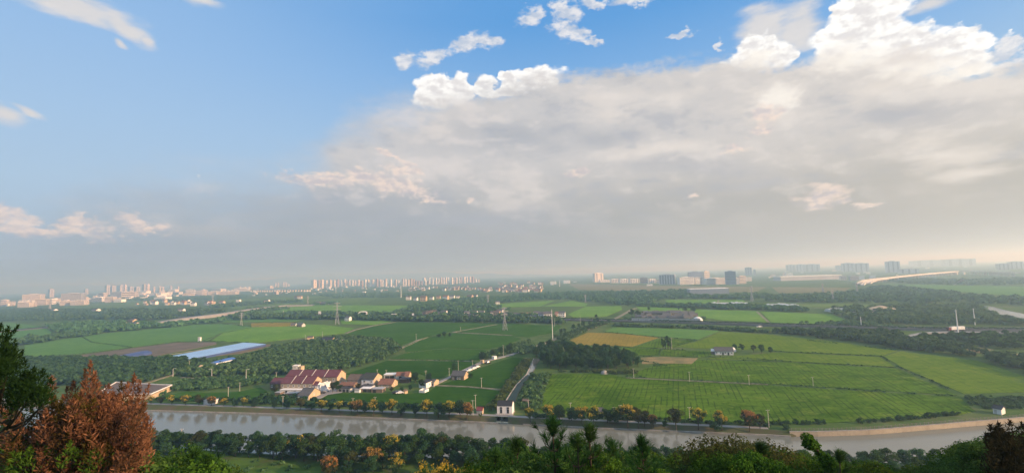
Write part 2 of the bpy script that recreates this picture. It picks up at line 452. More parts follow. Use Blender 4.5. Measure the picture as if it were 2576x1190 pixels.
GREENS = {}
M = {}
M['ground'] = field_mat('ground_grass', (0.055, 0.105, 0.028), (0.095, 0.145, 0.042), 0.010, fine_s=0.2, yellow=(0.15, 0.155, 0.075))
M['bank'] = plain('bank_earth', (0.105, 0.090, 0.055), (0.075, 0.095, 0.036), 0.12, 0.95, 0.1, 0.6)
M['hill'] = plain('hill_soil', (0.030, 0.040, 0.016), (0.02, 0.02, 0.012), 0.3, 0.95, 0.1, 0.6)
M['road'] = plain('road_concrete', (0.30, 0.29, 0.28), (0.24, 0.235, 0.23), 0.15, 0.9, 0.2, 0.2)
M['path'] = plain('path_earth', (0.27, 0.24, 0.18), (0.14, 0.14, 0.08), 0.25, 0.95, 0.1, 0.3)
M['asphalt'] = plain('asphalt', (0.10, 0.10, 0.105), (0.08, 0.08, 0.085), 0.1, 0.9, 0.25)
M['concrete'] = plain('concrete', (0.36, 0.34, 0.31), (0.26, 0.25, 0.23), 0.35, 0.9, 0.2, 0.25)
M['sandstone'] = plain('wall_render', (0.40, 0.355, 0.28), (0.31, 0.275, 0.215), 0.22, 0.9, 0.15, 0.3)
M['soil'] = plain('bare_soil', (0.17, 0.135, 0.095), (0.115, 0.10, 0.07), 0.06, 0.95, 0.1, 0.4)
M['stubble'] = plain('stubble', (0.28, 0.21, 0.095), (0.15, 0.145, 0.06), 0.10, 0.95, 0.1, 0.4)
M['tan'] = plain('cream_render', (0.52, 0.40, 0.26), (0.42, 0.33, 0.22), 0.30, 0.9, 0.2)
M['beige'] = plain('beige_brick', (0.34, 0.29, 0.21), (0.26, 0.22, 0.165), 0.55, 0.92, 0.15)
M['brick'] = plain('old_brick', (0.23, 0.17, 0.13), (0.17, 0.14, 0.115), 0.5, 0.92, 0.15)
M['white'] = plain('white_render', (0.80, 0.79, 0.77), (0.70, 0.69, 0.67), 0.4, 0.85, 0.25)
M['offwhite'] = plain('grey_white_render', (0.55, 0.54, 0.52), (0.42, 0.42, 0.40), 0.4, 0.85, 0.25)
M['dark'] = plain('dark_opening', (0.03, 0.032, 0.035), (0.02, 0.02, 0.022), 0.5, 0.5, 0.4)
M['wood'] = plain('bark', (0.085, 0.065, 0.045), (0.05, 0.04, 0.03), 3.0, 0.95, 0.1, 0.5, world=False)
M['pole'] = plain('pole_concrete', (0.50, 0.48, 0.42), (0.40, 0.38, 0.33), 0.8, 0.85, 0.2)
M['steel'] = plain('galvanised_steel', (0.36, 0.37, 0.38), (0.28, 0.29, 0.30), 0.5, 0.55, 0.5)
M['fence_grey'] = plain('fence_grey', (0.22, 0.21, 0.19), (0.17, 0.165, 0.15), 0.8, 0.85, 0.2)
M['blue_roof'] = plain('light_blue_sheet', (0.32, 0.51, 0.73), (0.28, 0.46, 0.67), 0.05, 0.6, 0.4)
M['navy'] = plain('navy_sheet', (0.05, 0.09, 0.24), (0.04, 0.07, 0.19), 0.1, 0.55, 0.4)
M['green_panel'] = plain('green_panel', (0.06, 0.14, 0.10), None, 0.3, 0.6, 0.4)
M['car_white'] = plain('white_car_paint', (0.78, 0.78, 0.77), (0.72, 0.72, 0.71), 0.5, 0.25, 0.5)
M['car_dark'] = plain('dark_car_paint', (0.045, 0.05, 0.06), None, 0.5, 0.25, 0.5)
M['glass'] = plain('window_glass', (0.035, 0.045, 0.055), (0.03, 0.035, 0.045), 0.5, 0.12, 0.6)
M['tyre'] = plain('tyre_rubber', (0.02, 0.02, 0.02), None, 0.5, 0.9, 0.2)
M['sand'] = plain('sand', (0.46, 0.38, 0.27), (0.38, 0.31, 0.22), 0.08, 0.95, 0.1, 0.3)
M['film'] = plain('greenhouse_film', (0.62, 0.63, 0.63), (0.48, 0.50, 0.50), 0.1, 0.45, 0.4)

def ribbed(name, c1, c2, gap, rough=0.8, grain=0.4):
    """tiled or sheet roofs: courses along the slope and across it, as colour grain and fine relief"""
    m, g, out = material(name)
    v = objco(g)
    s = g.new('ShaderNodeSeparateXYZ'); g.t.links.new(v, s.inputs[0])
    n = g.noise(v, 0.7, 5, 0.65)
    n2 = g.noise(v, 4.0, 3, 0.6)
    c = g.mix(g.step(g.m('ADD', g.m('MULTIPLY', n, 0.6), g.m('MULTIPLY', n2, 0.4)), 0.38, 0.62), c1, c2)
    w = g.m('PINGPONG', s.outputs[0], gap / 2)
    h = g.m('DIVIDE', w, gap / 2)
    c = g.mix(g.m('MULTIPLY', g.step(h, 0.35, 0.0), grain), c, tuple(k * 0.45 for k in c1))
    principled(g, out, c, rough, 0.3, bump(g, h, 0.5, 0.06))
    return m
M['maroon'] = ribbed('maroon_tile', (0.145, 0.050, 0.062), (0.112, 0.040, 0.050), 0.45, 0.7)
M['grey_tile'] = ribbed('grey_tile', (0.115, 0.115, 0.12), (0.075, 0.078, 0.082), 0.40)
M['dark_tile'] = ribbed('dark_tile', (0.035, 0.036, 0.042), (0.026, 0.027, 0.032), 0.40, 0.6)
M['brown_tile'] = ribbed('brown_tile', (0.155, 0.115, 0.09), (0.10, 0.08, 0.066), 0.40)
M['red_tile'] = ribbed('red_tile', (0.25, 0.12, 0.08), (0.17, 0.085, 0.06), 0.40)
M['dark_tile_green'] = ribbed('mossy_tile', (0.055, 0.062, 0.055), (0.042, 0.047, 0.044), 0.4)
M['dark_sheet'] = ribbed('dark_sheet', (0.06, 0.06, 0.065), (0.045, 0.045, 0.05), 0.8)
M['bright_blue'] = ribbed('bright_blue_sheet', (0.08, 0.20, 0.52), (0.06, 0.15, 0.42), 1.0, 0.5, 0.2)
M['maroon_bright'] = ribbed('red_hut_tile', (0.22, 0.06, 0.065), (0.16, 0.045, 0.05), 0.4, 0.7)
M['brown_red'] = ribbed('faded_red_tile', (0.24, 0.115, 0.075), (0.16, 0.095, 0.07), 0.4)
M['grey_sheet'] = ribbed('pale_sheet', (0.42, 0.43, 0.44), (0.33, 0.34, 0.35), 0.8, 0.5)

# foliage
M['lf_mid'] = leaf_mat('broad_leaf', (0.028, 0.066, 0.018), (0.085, 0.163, 0.040))
M['lf_dark'] = leaf_mat('dark_leaf', (0.025, 0.068, 0.030), (0.074, 0.164, 0.059))
M['lf_bright'] = leaf_mat('fresh_leaf', (0.026, 0.065, 0.008), (0.095, 0.185, 0.024))
M['lf_olive'] = leaf_mat('olive_leaf', (0.041, 0.051, 0.016), (0.101, 0.115, 0.035))
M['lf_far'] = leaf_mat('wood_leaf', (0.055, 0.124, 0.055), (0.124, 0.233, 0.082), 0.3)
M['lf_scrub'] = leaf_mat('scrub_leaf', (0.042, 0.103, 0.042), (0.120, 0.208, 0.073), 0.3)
M['lf_pine'] = leaf_mat('pine_needle', (0.017, 0.049, 0.012), (0.050, 0.122, 0.026), 0.25)
M['lf_rust'] = leaf_mat('rust_needle', (0.080, 0.044, 0.022), (0.320, 0.170, 0.080), 0.4, 0.1)
M['lf_close'] = leaf_mat('slope_leaf', (0.036, 0.085, 0.020), (0.110, 0.207, 0.047))
M['lf_pine_dark'] = leaf_mat('dark_pine_needle', (0.008, 0.024, 0.007), (0.026, 0.064, 0.015), 0.25)
M['lf_brown'] = leaf_mat('dead_needle', (0.050, 0.030, 0.018), (0.150, 0.085, 0.045), 0.3, 0.1)
M['lf_cedar'] = leaf_mat('cedar_needle', (0.045, 0.038, 0.010), (0.10, 0.085, 0.020), 0.3, 0.1)
M['fl_yellow'] = leaf_mat('yellow_blossom', (0.26, 0.22, 0.03), (0.60, 0.47, 0.07), 0.3, 0.1)
M['fl_orange'] = leaf_mat('orange_pods', (0.24, 0.125, 0.035), (0.50, 0.28, 0.09), 0.3, 0.12)
M['lf_maroon'] = leaf_mat('dark_cedar_leaf', (0.014, 0.014, 0.008), (0.034, 0.032, 0.014), 0.25, 0.1)
M['lf_weed'] = leaf_mat('weed_leaf', (0.052, 0.092, 0.029), (0.138, 0.196, 0.063), 0.35)

# ------------------------------------------------------------------ haze: one closed box of even air round everything
HZ = 16000.0
def build_haze():
    mb = MB(); mb.b(-HZ, HZ, -600, 2 * HZ, -6.0, 215.0)
    m, g, out = material('haze_air')
    v = g.new('ShaderNodeVolumePrincipled')
    v.inputs['Color'].default_value = (0.52, 0.75, 1.0, 1)      # scatters blue more than red, absorbs nothing
    v.inputs['Absorption Color'].default_value = (1, 1, 1, 1)
    v.inputs['Density'].default_value = HAZE_DENSITY
    v.inputs['Anisotropy'].default_value = 0.5
    g.t.links.new(v.outputs[0], out.inputs['Volume'])
    m.cycles.homogeneous_volume = True
    o = mb.build('haze', m)
    tag(o, kind='stuff')
    o.display_type = 'WIRE'
HAZE_DENSITY = 3.2e-4
build_haze()

# ------------------------------------------------------------------ land and water
def interp(poly, x):
    return float(np.interp(x, [p[0] for p in poly], [p[1] for p in poly]))
WATER_Z = -2.0
far_water = [P(*q, WATER_Z) for q in [(-400, 1012), (0, 1023), (325, 1031.5), (644, 1040), (944, 1051.5), (1219, 1063), (1288, 1066.5), (1488, 1076.5),
             (1932, 1095), (1990, 1098.5), (2052, 1091.5), (2182, 1089), (2307, 1078), (2432, 1068), (2576, 1056.5), (2900, 1030)]]
far_water = [Vector((-900, 396, WATER_Z))] + far_water + [Vector((520, 245, WATER_Z))]
bank_top = [P(*q) for q in [(-400, 997), (0, 1008), (358, 1017.5), (644, 1026.5), (1019, 1039.5), (1194, 1045), (1350, 1053), (1663, 1067), (1932, 1079.5), (1990, 1084),
            (2052, 1083), (2182, 1079), (2307, 1069), (2432, 1058.5), (2576, 1047), (2900, 1021)]]
bank_top = [Vector((-900, 402, 0))] + bank_top + [Vector((520, 246, 0))]
near_edge = [(-900, 345), (-480, 262), (-330, 240), (-230, 224), (-104, 196), (-26, 185), (60, 170), (128, 161), (225, 166), (300, 174), (520, 200)]

def sheet(name, pts, mat, z=None):
    V = [(p[0], p[1], p[2] if z is None else z) for p in pts]
    me = mesh_np(name, V, [tuple(range(len(V)))])
    return tag(new_obj(name, me, None, mat), kind='structure')

# one ground sheet from the far bank to the horizon
ground_pts = [(p.x, p.y, 0.0) for p in bank_top] + [(14000, 246, 0), (14000, 31000, 0), (-14000, 31000, 0), (-14000, 402, 0)]
sheet('ground', ground_pts, M['ground'])

# the sloping far bank, a strip between road edge and water, as a wobbling grid
SLUICE_X = (P(1249.5, 1042).x, P(1279, 1042).x)
def build_far_bank():
    V, F = [], []
    xs = np.sort(np.concatenate([np.linspace(-900, -300, 40), np.linspace(-297, 300, 260), np.linspace(305, 520, 20), np.array(SLUICE_X)]))
    rows = [(0.0, 0.0), (0.12, -0.12), (0.35, -0.65), (0.6, -1.15), (0.82, -1.55), (0.93, -1.72), (0.95, -2.0), (1.0, -3.2)]
    for i, x in enumerate(xs):
        y0, y1 = interp(bank_top, x), interp(far_water, x)
        for j, (t, z) in enumerate(rows):
            w = 0 if j in (0, 6, 7) else random.uniform(-0.12, 0.12)
            V.append((x, y0 + (y1 - y0) * t, z + w))
    n = len(rows)
    for i in range(len(xs) - 1):
        if SLUICE_X[0] < (xs[i] + xs[i + 1]) / 2 < SLUICE_X[1]: continue      # open mouth under the sluice house
        for j in range(n - 1):
            F.append((i * n + j, i * n + j + 1, (i + 1) * n + j + 1, (i + 1) * n + j))
    me = mesh_np('canal_bank', V, F)
    for p in me.polygons: p.use_smooth = True
    tag(new_obj('canal_bank', me, None, M['bank']), kind='structure')
build_far_bank()

# stone edging along the water line, course of long blocks
def build_edging():
    pts = [p for p in far_water if -330 < p.x < 119]
    mb = MB()
    for a, b_ in zip(pts[:-1], pts[1:]):
        L = (b_ - a).length; n = max(1, int(L / 5)); d = (b_ - a) / n; rz = math.atan2(d.y, d.x)
        for k in range(n):
            c = a + d * (k + 0.5)
            if -13 < c.x < 1.5: continue
            mb.box((c.x, c.y, -1.83), (d.length - 0.08, 0.5, 0.62), rz)
    o = mb.build('canal_edging', M['concrete']); tag(o, kind='structure')
build_edging()

def water_material(name, deep, rough=0.06, wave=0.22, scale=0.5, spec=0.5):
    m, g, out = material(name)
    p = pos(g)
    w1 = g.noise(g.v('MULTIPLY', p, (0.22, 1.0, 1.0)), scale, 4, 0.6)
    w2 = g.noise(p, 2.6, 3, 0.6)
    h = g.m('ADD', w1, g.m('MULTIPLY', w2, 0.35))
    calm = g.step(g.noise(p, 0.02, 3, 0.5), 0.35, 0.65)
    nb = g.new('ShaderNodeBump'); nb.inputs['Distance'].default_value = 0.12
    g.t.links.new(g.lin(calm, 0, 1, wave * 0.45, wave), nb.inputs['Strength']); g.t.links.new(h, nb.inputs['Height'])
    b = principled(g, out, deep, rough, spec, nb.outputs[0])
    b.inputs['IOR'].default_value = 1.33
    return m
M['water'] = water_material('canal_water', (0.168, 0.180, 0.155), 0.09, 0.30)
M['ditch'] = water_material('ditch_water', (0.012, 0.042, 0.032), 0.4, 0.5, spec=0.12)  # dull dark green imitates shaded water that mirrors the weeds
M['river'] = water_material('river_water', (0.12, 0.13, 0.13), 0.15, 0.2)
wv = [(p.x, p.y + 1.5, WATER_Z) for p in far_water] + [(x, y - 6, WATER_Z) for x, y in reversed(near_edge)]
sheet('canal_water', wv, M['water'])
sheet('sluice_water', [(SLUICE_X[0], 231, 0), (SLUICE_X[1], 229, 0), (SLUICE_X[1], 240, 0), (SLUICE_X[0], 241, 0)], M['water'], WATER_Z + 0.004)

# near side: flat strip by the water, then the wooded hillside up to the camera
def near_h(x, y):
    foot = 110 + 8 * math.sin(x * 0.013) + 5 * math.sin(x * 0.041 + 1)
    slope = 0.585
    d = foot - y
    z = 0.35 + slope * (math.sqrt(d * d + 150) + d) / 2
    top = 65.5
    if z > top - 2: z = top - 2 * math.exp(-(z - top + 2) / 2)
    z += 0.35 * math.sin(x * 0.11 + y * 0.07) + 0.25 * math.sin(y * 0.17 - x * 0.05)
    return min(z, 66)
def build_near():
    V, F = [], []
    xs = np.linspace(-560, 460, 150); nr = 70
    for x in xs:
        ye = interp(near_edge, x)
        for j in range(nr + 1):
            if j >= nr - 3:
                k = nr - j
                y = ye - [0.0, 1.2, 3.0, 4.8][k]; z = [-3.2, -1.9, -0.5, 0.4][k]
            else:
                y = -60 + (ye - 6 + 60) * (j / (nr - 4)); z = near_h(x, y)
            V.append((x, y, z))
    n = nr + 1
    for i in range(len(xs) - 1):
        for j in range(nr): F.append((i * n + j, (i + 1) * n + j, (i + 1) * n + j + 1, i * n + j + 1))
    me = mesh_np('hillside', V, F)
    for p in me.polygons: p.use_smooth = True
    tag(new_obj('hillside', me, None, M['near_grass']), kind='structure')
M['near_grass'] = field_mat('rough_grass', (0.045, 0.095, 0.018), (0.080, 0.145, 0.028), 0.03, fine_s=0.5, yellow=(0.085, 0.075, 0.04))
build_near()

# ------------------------------------------------------------------ fields: low slabs of crop between bunds
def W(lst): return [P(*q) for q in lst]
def slab(name, lst, mat, h=0.25):
    poly = W(lst) if len(lst[0]) == 2 else lst
    a = sum(poly[i].x * poly[(i + 1) % len(poly)].y - poly[(i + 1) % len(poly)].x * poly[i].y for i in range(len(poly)))
    if a < 0: poly = poly[::-1]
    n = len(poly)
    V = [(p.x, p.y, h) for p in poly] + [(p.x, p.y, -0.1) for p in poly]
    F = [tuple(range(n))] + [(i, n + i, n + (i + 1) % n, (i + 1) % n) for i in range(n)]
    return tag(new_obj(name, mesh_np(name, V, F), None, mat), kind='structure')
def rowdir(a, b_):
    d = (P(*b_) - P(*a)).normalized(); return (d.x, d.y)
R1 = rowdir((1540, 1028), (1565, 958)); R2 = rowdir((1717, 1053), (1714, 963))
M['f_front'] = field_mat('rice_front', (0.040, 0.092, 0.005), (0.095, 0.177, 0.015), 0.03, R2, 2.9, 0.68, 0.8, (0.151, 0.205, 0.030))
M['f_deep'] = field_mat('rice_near', (0.021, 0.068, 0.007), (0.034, 0.091, 0.010), 0.02, None, 3, 0.4, 0.7, (0.045, 0.099, 0.015))
M['f_left'] = field_mat('rice_deep', (0.029, 0.086, 0.009), (0.047, 0.117, 0.014), 0.02, None, 3, 0.4, 0.7, (0.062, 0.127, 0.021))
M['f_right'] = field_mat('rice_right', (0.079, 0.145, 0.010), (0.122, 0.189, 0.017), 0.015, R2, 5.0, 0.25, 0.5, (0.172, 0.221, 0.031))
M['f_mid'] = field_mat('rice_mid', (0.091, 0.204, 0.026), (0.138, 0.261, 0.041), 0.012, None, 3, 0.4, 0.3, (0.181, 0.290, 0.058))
M['f_gold'] = field_mat('ripe_rice', (0.200, 0.160, 0.030), (0.285, 0.215, 0.042), 0.03, R1, 5, 0.2, 0.5, (0.20, 0.20, 0.04))
M['f_far'] = field_mat('rice_far', (0.080, 0.145, 0.030), (0.12, 0.185, 0.045), 0.006, None, 3, 0.4, 0.12, (0.17, 0.19, 0.06))
M['f_blue'] = field_mat('rice_cool', (0.074, 0.176, 0.041), (0.112, 0.220, 0.052), 0.008, None, 3, 0.4, 0.2)
M['f_dry'] = field_mat('dry_land', (0.14, 0.145, 0.065), (0.20, 0.185, 0.095), 0.006, None, 3, 0.4, 0.08, (0.26, 0.215, 0.13))
FIELDS = [
 ('f_front', [(1388, 941), (1488, 940), (1550, 945), (1575, 950), (1735, 960), (1932, 969.5), (2167, 984), (2415, 999), (2443, 1026), (2455, 1034), (2407, 1044), (2157, 1060), (1990, 1068), (1800, 1061), (1500, 1047), (1358, 1036), (1366, 990)]),
 ('f_front', [(1582, 944), (1640, 921), (1770, 905), (1977, 911.5), (2255, 927), (2408, 994), (2167, 979.5), (1932, 965), (1735, 955.5), (1600, 948)]),
 ('f_right', [(1776, 901.5), (1960, 886.5), (2212, 898), (2252, 922.5), (1977, 908)]),
 ('f_right', [(1813, 834), (1932, 842), (2087, 858), (2257, 882), (2218, 894.5), (1957, 883), (1850, 878), (1765, 876), (1690, 873), (1762, 857)]),
 ('f_right', [(2264, 884), (2457, 907), (2576, 946), (2700, 985), (2640, 1000), (2576, 986), (2424, 990), (2272, 925), (2222, 897)]),
 ('f_gold', [(1478, 836.5), (1560, 839), (1656, 849.5), (1590, 872), (1450, 867), (1434, 856)]),
 ('f_blue', [(1545, 823.5), (1700, 827), (1811, 832), (1755, 854), (1655, 846.5), (1520, 834)]),
 ('f_front', [(1661, 851), (1752, 857), (1688, 873), (1640, 874.5), (1597, 873)]),
 ('f_front', [(1453, 869.5), (1590, 874.5), (1664, 878), (1656, 893), (1600, 893), (1500, 886), (1460, 880)]),
 ('f_front', [(1666, 879.5), (1788, 884), (1790, 896), (1760, 899), (1660, 894)]),
 ('stubble', [(1612, 900), (1662, 897.5), (1755, 901), (1740, 916), (1680, 914), (1615, 915)]),
 ('f_deep', [(1098, 972.5), (1180, 975), (1258, 984), (1247, 1002), (1216, 1022), (1120, 1019), (960, 1012), (800, 1004), (832, 989), (1030, 991), (1080, 985)]),
 ('f_deep', [(1106, 967), (1146, 957), (1210, 925), (1288, 899), (1322, 902), (1298, 928), (1262, 976), (1180, 972)]),
 ('f_deep', [(868, 941), (920, 925), (972, 907.5), (1180, 909.5), (1205, 914), (1130, 942), (1098, 955), (1050, 938), (940, 950)]),
 ('f_left', [(982, 903), (1018, 889), (1118, 878), (1215, 879.5), (1230, 884), (1206, 906), (1180, 906.5)]),
 ('f_left', [(1018, 874), (1075, 850), (1140, 838), (1290, 846), (1312, 852), (1270, 870), (1228, 877.5), (1116, 876), (1020, 886)]),
 ('f_left', [(868, 842), (896, 831), (941, 820), (994, 811), (1250, 812.5), (1413, 820), (1395, 836), (1330, 848), (1139, 834), (1100, 842), (1072, 848), (1010, 868), (990, 856), (900, 843)]),
 ('f_blue', [(62, 866), (205, 847), (228, 861), (330, 873), (200, 890), (60, 898)]),
 ('f_blue', [(207, 846.5), (250, 840), (492, 817), (560, 815), (640, 822), (555, 838), (520, 858), (440, 859), (332, 873), (232, 860)]),
 ('f_mid', [(560, 838), (690, 812), (820, 818), (892, 826), (866, 838), (800, 845), (650, 862), (530, 859)]),
 ('f_gold', [(632, 813), (740, 811.5), (737, 821), (632, 823)]),
 ('f_mid', [(856, 806), (1006, 804.5), (939, 817.5), (861, 815)]),
 ('f_blue', [(560, 801), (800, 799), (742, 808), (560, 811)]),
 ('f_mid', [(669, 786), (756, 767), (1031, 769), (969, 787)]),
 ('f_far', [(744, 755), (956, 748), (906, 766), (790, 763)]),
 ('f_far', [(95, 779), (312, 757), (450, 757), (240, 781)]),
 ('f_blue', [(20, 811), (110, 822), (140, 844), (32, 854), (-60, 840)]),
 ('f_mid', [(1230, 766), (1395, 756), (1358, 771), (1240, 774)]),
 ('f_mid', [(1363, 771), (1438, 756.5), (1478, 764), (1473, 771)]),
 ('f_mid', [(1428, 791), (1473, 771.5), (1563, 769.5), (1565, 779), (1525, 796), (1443, 798)]),
 ('f_mid', [(1673, 754.5), (1868, 754), (1880, 764), (1678, 763)]),
 ('f_mid', [(1600, 772), (1743, 776), (1690, 790), (1612, 781)]),
 ('f_mid', [(1742, 778.5), (1908, 783), (1934, 811), (1820, 806), (1752, 797)]),
 ('f_mid', [(1913, 783.5), (2092, 791), (2144, 811), (2020, 816), (1940, 811)]),
 ('f_blue', [(2204, 714), (2576, 721), (2576, 746), (2407, 734), (2282, 719)]),
 ('f_dry', [(1428, 714), (1663, 719), (1930, 722), (1900, 735), (1610, 733), (1458, 729)]),
 ('f_dry', [(1940, 722), (2140, 724), (2120, 736), (1960, 738)]),
 ('f_far', [(560, 772), (640, 766), (760, 762), (700, 774), (600, 779)]),
 ('f_far', [(1010, 752), (1180, 744), (1240, 747), (1090, 756)]),
 ('f_far', [(520, 757), (700, 748), (860, 744), (760, 754), (600, 760)]),
 ('f_far', [(1980, 766), (2120, 764), (2240, 770), (2130, 775), (2000, 772)]),
 ('f_far', [(2120, 752), (2300, 756), (2330, 764), (2200, 764)]),
 ('soil', [(205, 893), (335, 876), (445, 862), (540, 861), (545, 866), (420, 890), (360, 905), (200, 906)]),
 ('soil', [(520, 886), (640, 872), (672, 866), (700, 868), (600, 890), (540, 896)]),
 ('soil', [(1340, 905), (1360, 902), (1352, 915), (1342, 920)]),
 ('f_dry', [(2340, 862), (2420, 866), (2500, 880), (2470, 890), (2360, 875)]),
 ('stubble', [(2470, 885), (2576, 892), (2620, 915), (2540, 915), (2480, 900)]),
 ('f_left', [(395, 1000), (470, 985), (520, 990), (600, 986), (655, 975), (672, 985), (640, 1005), (520, 1010), (400, 1008)]),
]
for fi, (mk, poly) in enumerate(FIELDS):
    slab({'soil': 'bare_ground', 'stubble': 'stubble_field', 'f_dry': 'dry_field', 'f_gold': 'ripe_rice_field'}.get(mk, 'rice_field'), poly, M[mk], 0.14 + 0.005 * fi)

# ------------------------------------------------------------------ roads and paths: low embankments
_rib = [0]
def ribbon(name, pts, w, h, mat):
    _rib[0] += 1; lift = 0.004 * _rib[0]        # crossing ways never share a plane
    pts = [Vector((p[0], p[1], 0)) for p in pts]
    V, F = [], []
    n = len(pts)
    for i, p in enumerate(pts):
        t = (pts[min(i + 1, n - 1)] - pts[max(i - 1, 0)]).normalized(); s = Vector((-t.y, t.x, 0))
        wi = w[i] if isinstance(w, (list, tuple)) else w
        hi = h[i] if isinstance(h, (list, tuple)) else h
        a, b_ = p + s * wi / 2, p - s * wi / 2
        V += [(a.x, a.y, -0.1), (a.x, a.y, hi + lift), (b_.x, b_.y, hi + lift), (b_.x, b_.y, -0.1)]
    for i in range(n - 1):
        for k in range(3): F.append((i * 4 + k, i * 4 + k + 1, (i + 1) * 4 + k + 1, (i + 1) * 4 + k))
    return tag(new_obj(name, mesh_np(name, V, F), None, mat), kind='structure')
canal_road = [P(*q) for q in [(-400, 993), (0, 1005), (358, 1014.5), (644, 1023.5), (1019, 1036.5), (1194, 1042), (1350, 1050), (1663, 1064), (1932, 1076.5)]]
ribbon('canal_road', canal_road, 2.7, 0.10, M['road'])
ribbon('village_road', W([(1085, 973), (1098, 965), (1130, 950), (1180, 926), (1215, 910), (1285, 893), (1320, 880)]), [3, 3, 3, 3.4, 4.6, 4, 3], 0.34, M['road'])
ribbon('farm_road', W([(1350, 872), (1400, 852), (1433, 842), (1480, 828), (1525, 813), (1540, 806), (1560, 795), (1585, 781), (1600, 775)]), 6.0, 0.34, M['path'])
ribbon('field_path', W([(869, 839), (894, 829.5), (941, 819), (994, 810.5)]), 4.0, 0.34, M['path'])
ribbon('field_path', W([(1139, 836), (1190, 827), (1250, 816)]), 4.0, 0.34, M['path'])
ribbon('field_path', W([(1139, 836), (1220, 840), (1288, 844)]), 3.2, 0.34, M['path'])
ribbon('field_path', W([(1004, 878), (1030, 867), (1048, 857), (1074, 849)]), 4.0, 0.34, M['path'])
ribbon('field_path', W([(1099, 970), (1180, 973.5), (1258, 980.5), (1266, 979)]), 2.0, 0.36, M['path'])
ribbon('field_path', W([(979, 905), (1080, 906), (1189, 909)]), 1.4, 0.36, M['path'])
ribbon('field_path', W([(1575, 951), (1650, 954.5), (1735, 958), (1932, 967.5)]), 1.3, 0.36, M['path'])
ribbon('field_path', W([(330, 975), (390, 957), (432, 944), (470, 933)]), 3.0, 0.34, M['path'])
ribbon('field_path', W([(455, 950), (520, 954), (600, 957), (660, 960)]), 1.6, 0.36, M['path'])
ribbon('field_path', W([(420, 893), (520, 878), (600, 870), (640, 866)]), 3.0, 0.34, M['path'])
ribbon('field_path', W([(1904, 784), (1918, 797), (1934, 811)]), 3.0, 0.34, M['path'])
ribbon('field_path', W([(1805, 764), (1808, 755)]), 4.0, 0.34, M['path'])
ribbon('yard', W([(838, 992), (830, 975), (850, 962), (905, 978)]), [10, 14, 12, 6], 0.30, M['road'])
ribbon('yard', W([(795, 1004), (830, 985)]), 5.0, 0.32, M['road'])
# side ditch that the sluice feeds: raised concrete rims and water between them
ditch_l = W([(1271, 1012), (1283, 992), (1298, 970), (1312, 955), (1324, 943), (1334, 922), (1343, 902)])
ditch_r = W([(1296, 1012), (1303, 992), (1315, 970), (1327, 955), (1338, 943), (1349, 922), (1349, 902)])
for seg, mk in (((0, 5), 'ditch'), ((4, 7), 'water')):      # lower reach: shade and mirrored weeds put into its dark colour; upper reach mirrors sky
    dl, dr = ditch_l[seg[0]:seg[1]], ditch_r[seg[0]:seg[1]]
    tag(new_obj('ditch_water', mesh_np('ditch_water', [(p.x, p.y, 0.12) for p in dl + dr[::-1]], [tuple(range(len(dl) * 2))]), None, M[mk]), kind='structure')
ribbon('ditch_rim', ditch_l, 0.45, 0.45, M['concrete'])
ribbon('ditch_rim', ditch_r, 0.5, 0.40, M['bank'])

# motorway across the middle: raised carriageway with parapets
hw = W([(-300, 868), (0, 836), (250, 812), (420, 800), (600, 793), (800, 794), (1000, 796), (1200, 799), (1395, 804.5), (1600, 809), (1750, 813), (1932, 819), (2100, 823), (2282, 829), (2420, 831), (2576, 832), (2760, 832)])
ribbon('motorway', hw, 19.0, 1.5, M['asphalt'])
def offset(pts, d):
    out = []
    for i, p in enumerate(pts):
        t = (pts[min(i + 1, len(pts) - 1)] - pts[max(i - 1, 0)]).normalized()
        out.append(p + Vector((-t.y, t.x, 0)) * d)
    return out
hw_r = [p for p in hw if p.x > 60]
for d in (9.8, -9.8):
    ribbon('motorway_parapet', offset(hw_r, d), 0.4, 2.3, M['fence_grey'])
# the older road climbing away on the left, on a bank
lr = W([(380, 817), (440, 809), (500, 802), (560, 795), (644, 781), (720, 772), (790, 769)])
ribbon('embanked_road', lr, 16.0, [3.0, 4.5, 5.5, 6, 6, 5, 3], M['road'])
# slip road and river on the far right
ribbon('slip_road', W([(2300, 862), (2292, 854), (2300, 847), (2330, 842), (2370, 840), (2430, 840), (2500, 841), (2600, 842)]), 7.0, [1, 1.4, 1.6, 2, 2, 2, 2, 2], M['road'])
tag(new_obj('river_water', mesh_np('river_water', [(p.x, p.y, 0.3) for p in W([(2466, 769), (2496, 771), (2530, 781), (2600, 794), (2680, 802), (2680, 809), (2576, 803), (2520, 793), (2492, 782), (2480, 774)])], [tuple(range(10))]), None, M['river']), kind='structure')
tag(new_obj('river_water', mesh_np('river_water', [(p.x, p.y, 0.3) for p in W([(2195, 716), (2215, 718), (2240, 727), (2290, 736), (2285, 739), (2230, 734)])], [tuple(range(6))]), None, M['river']), kind='structure')

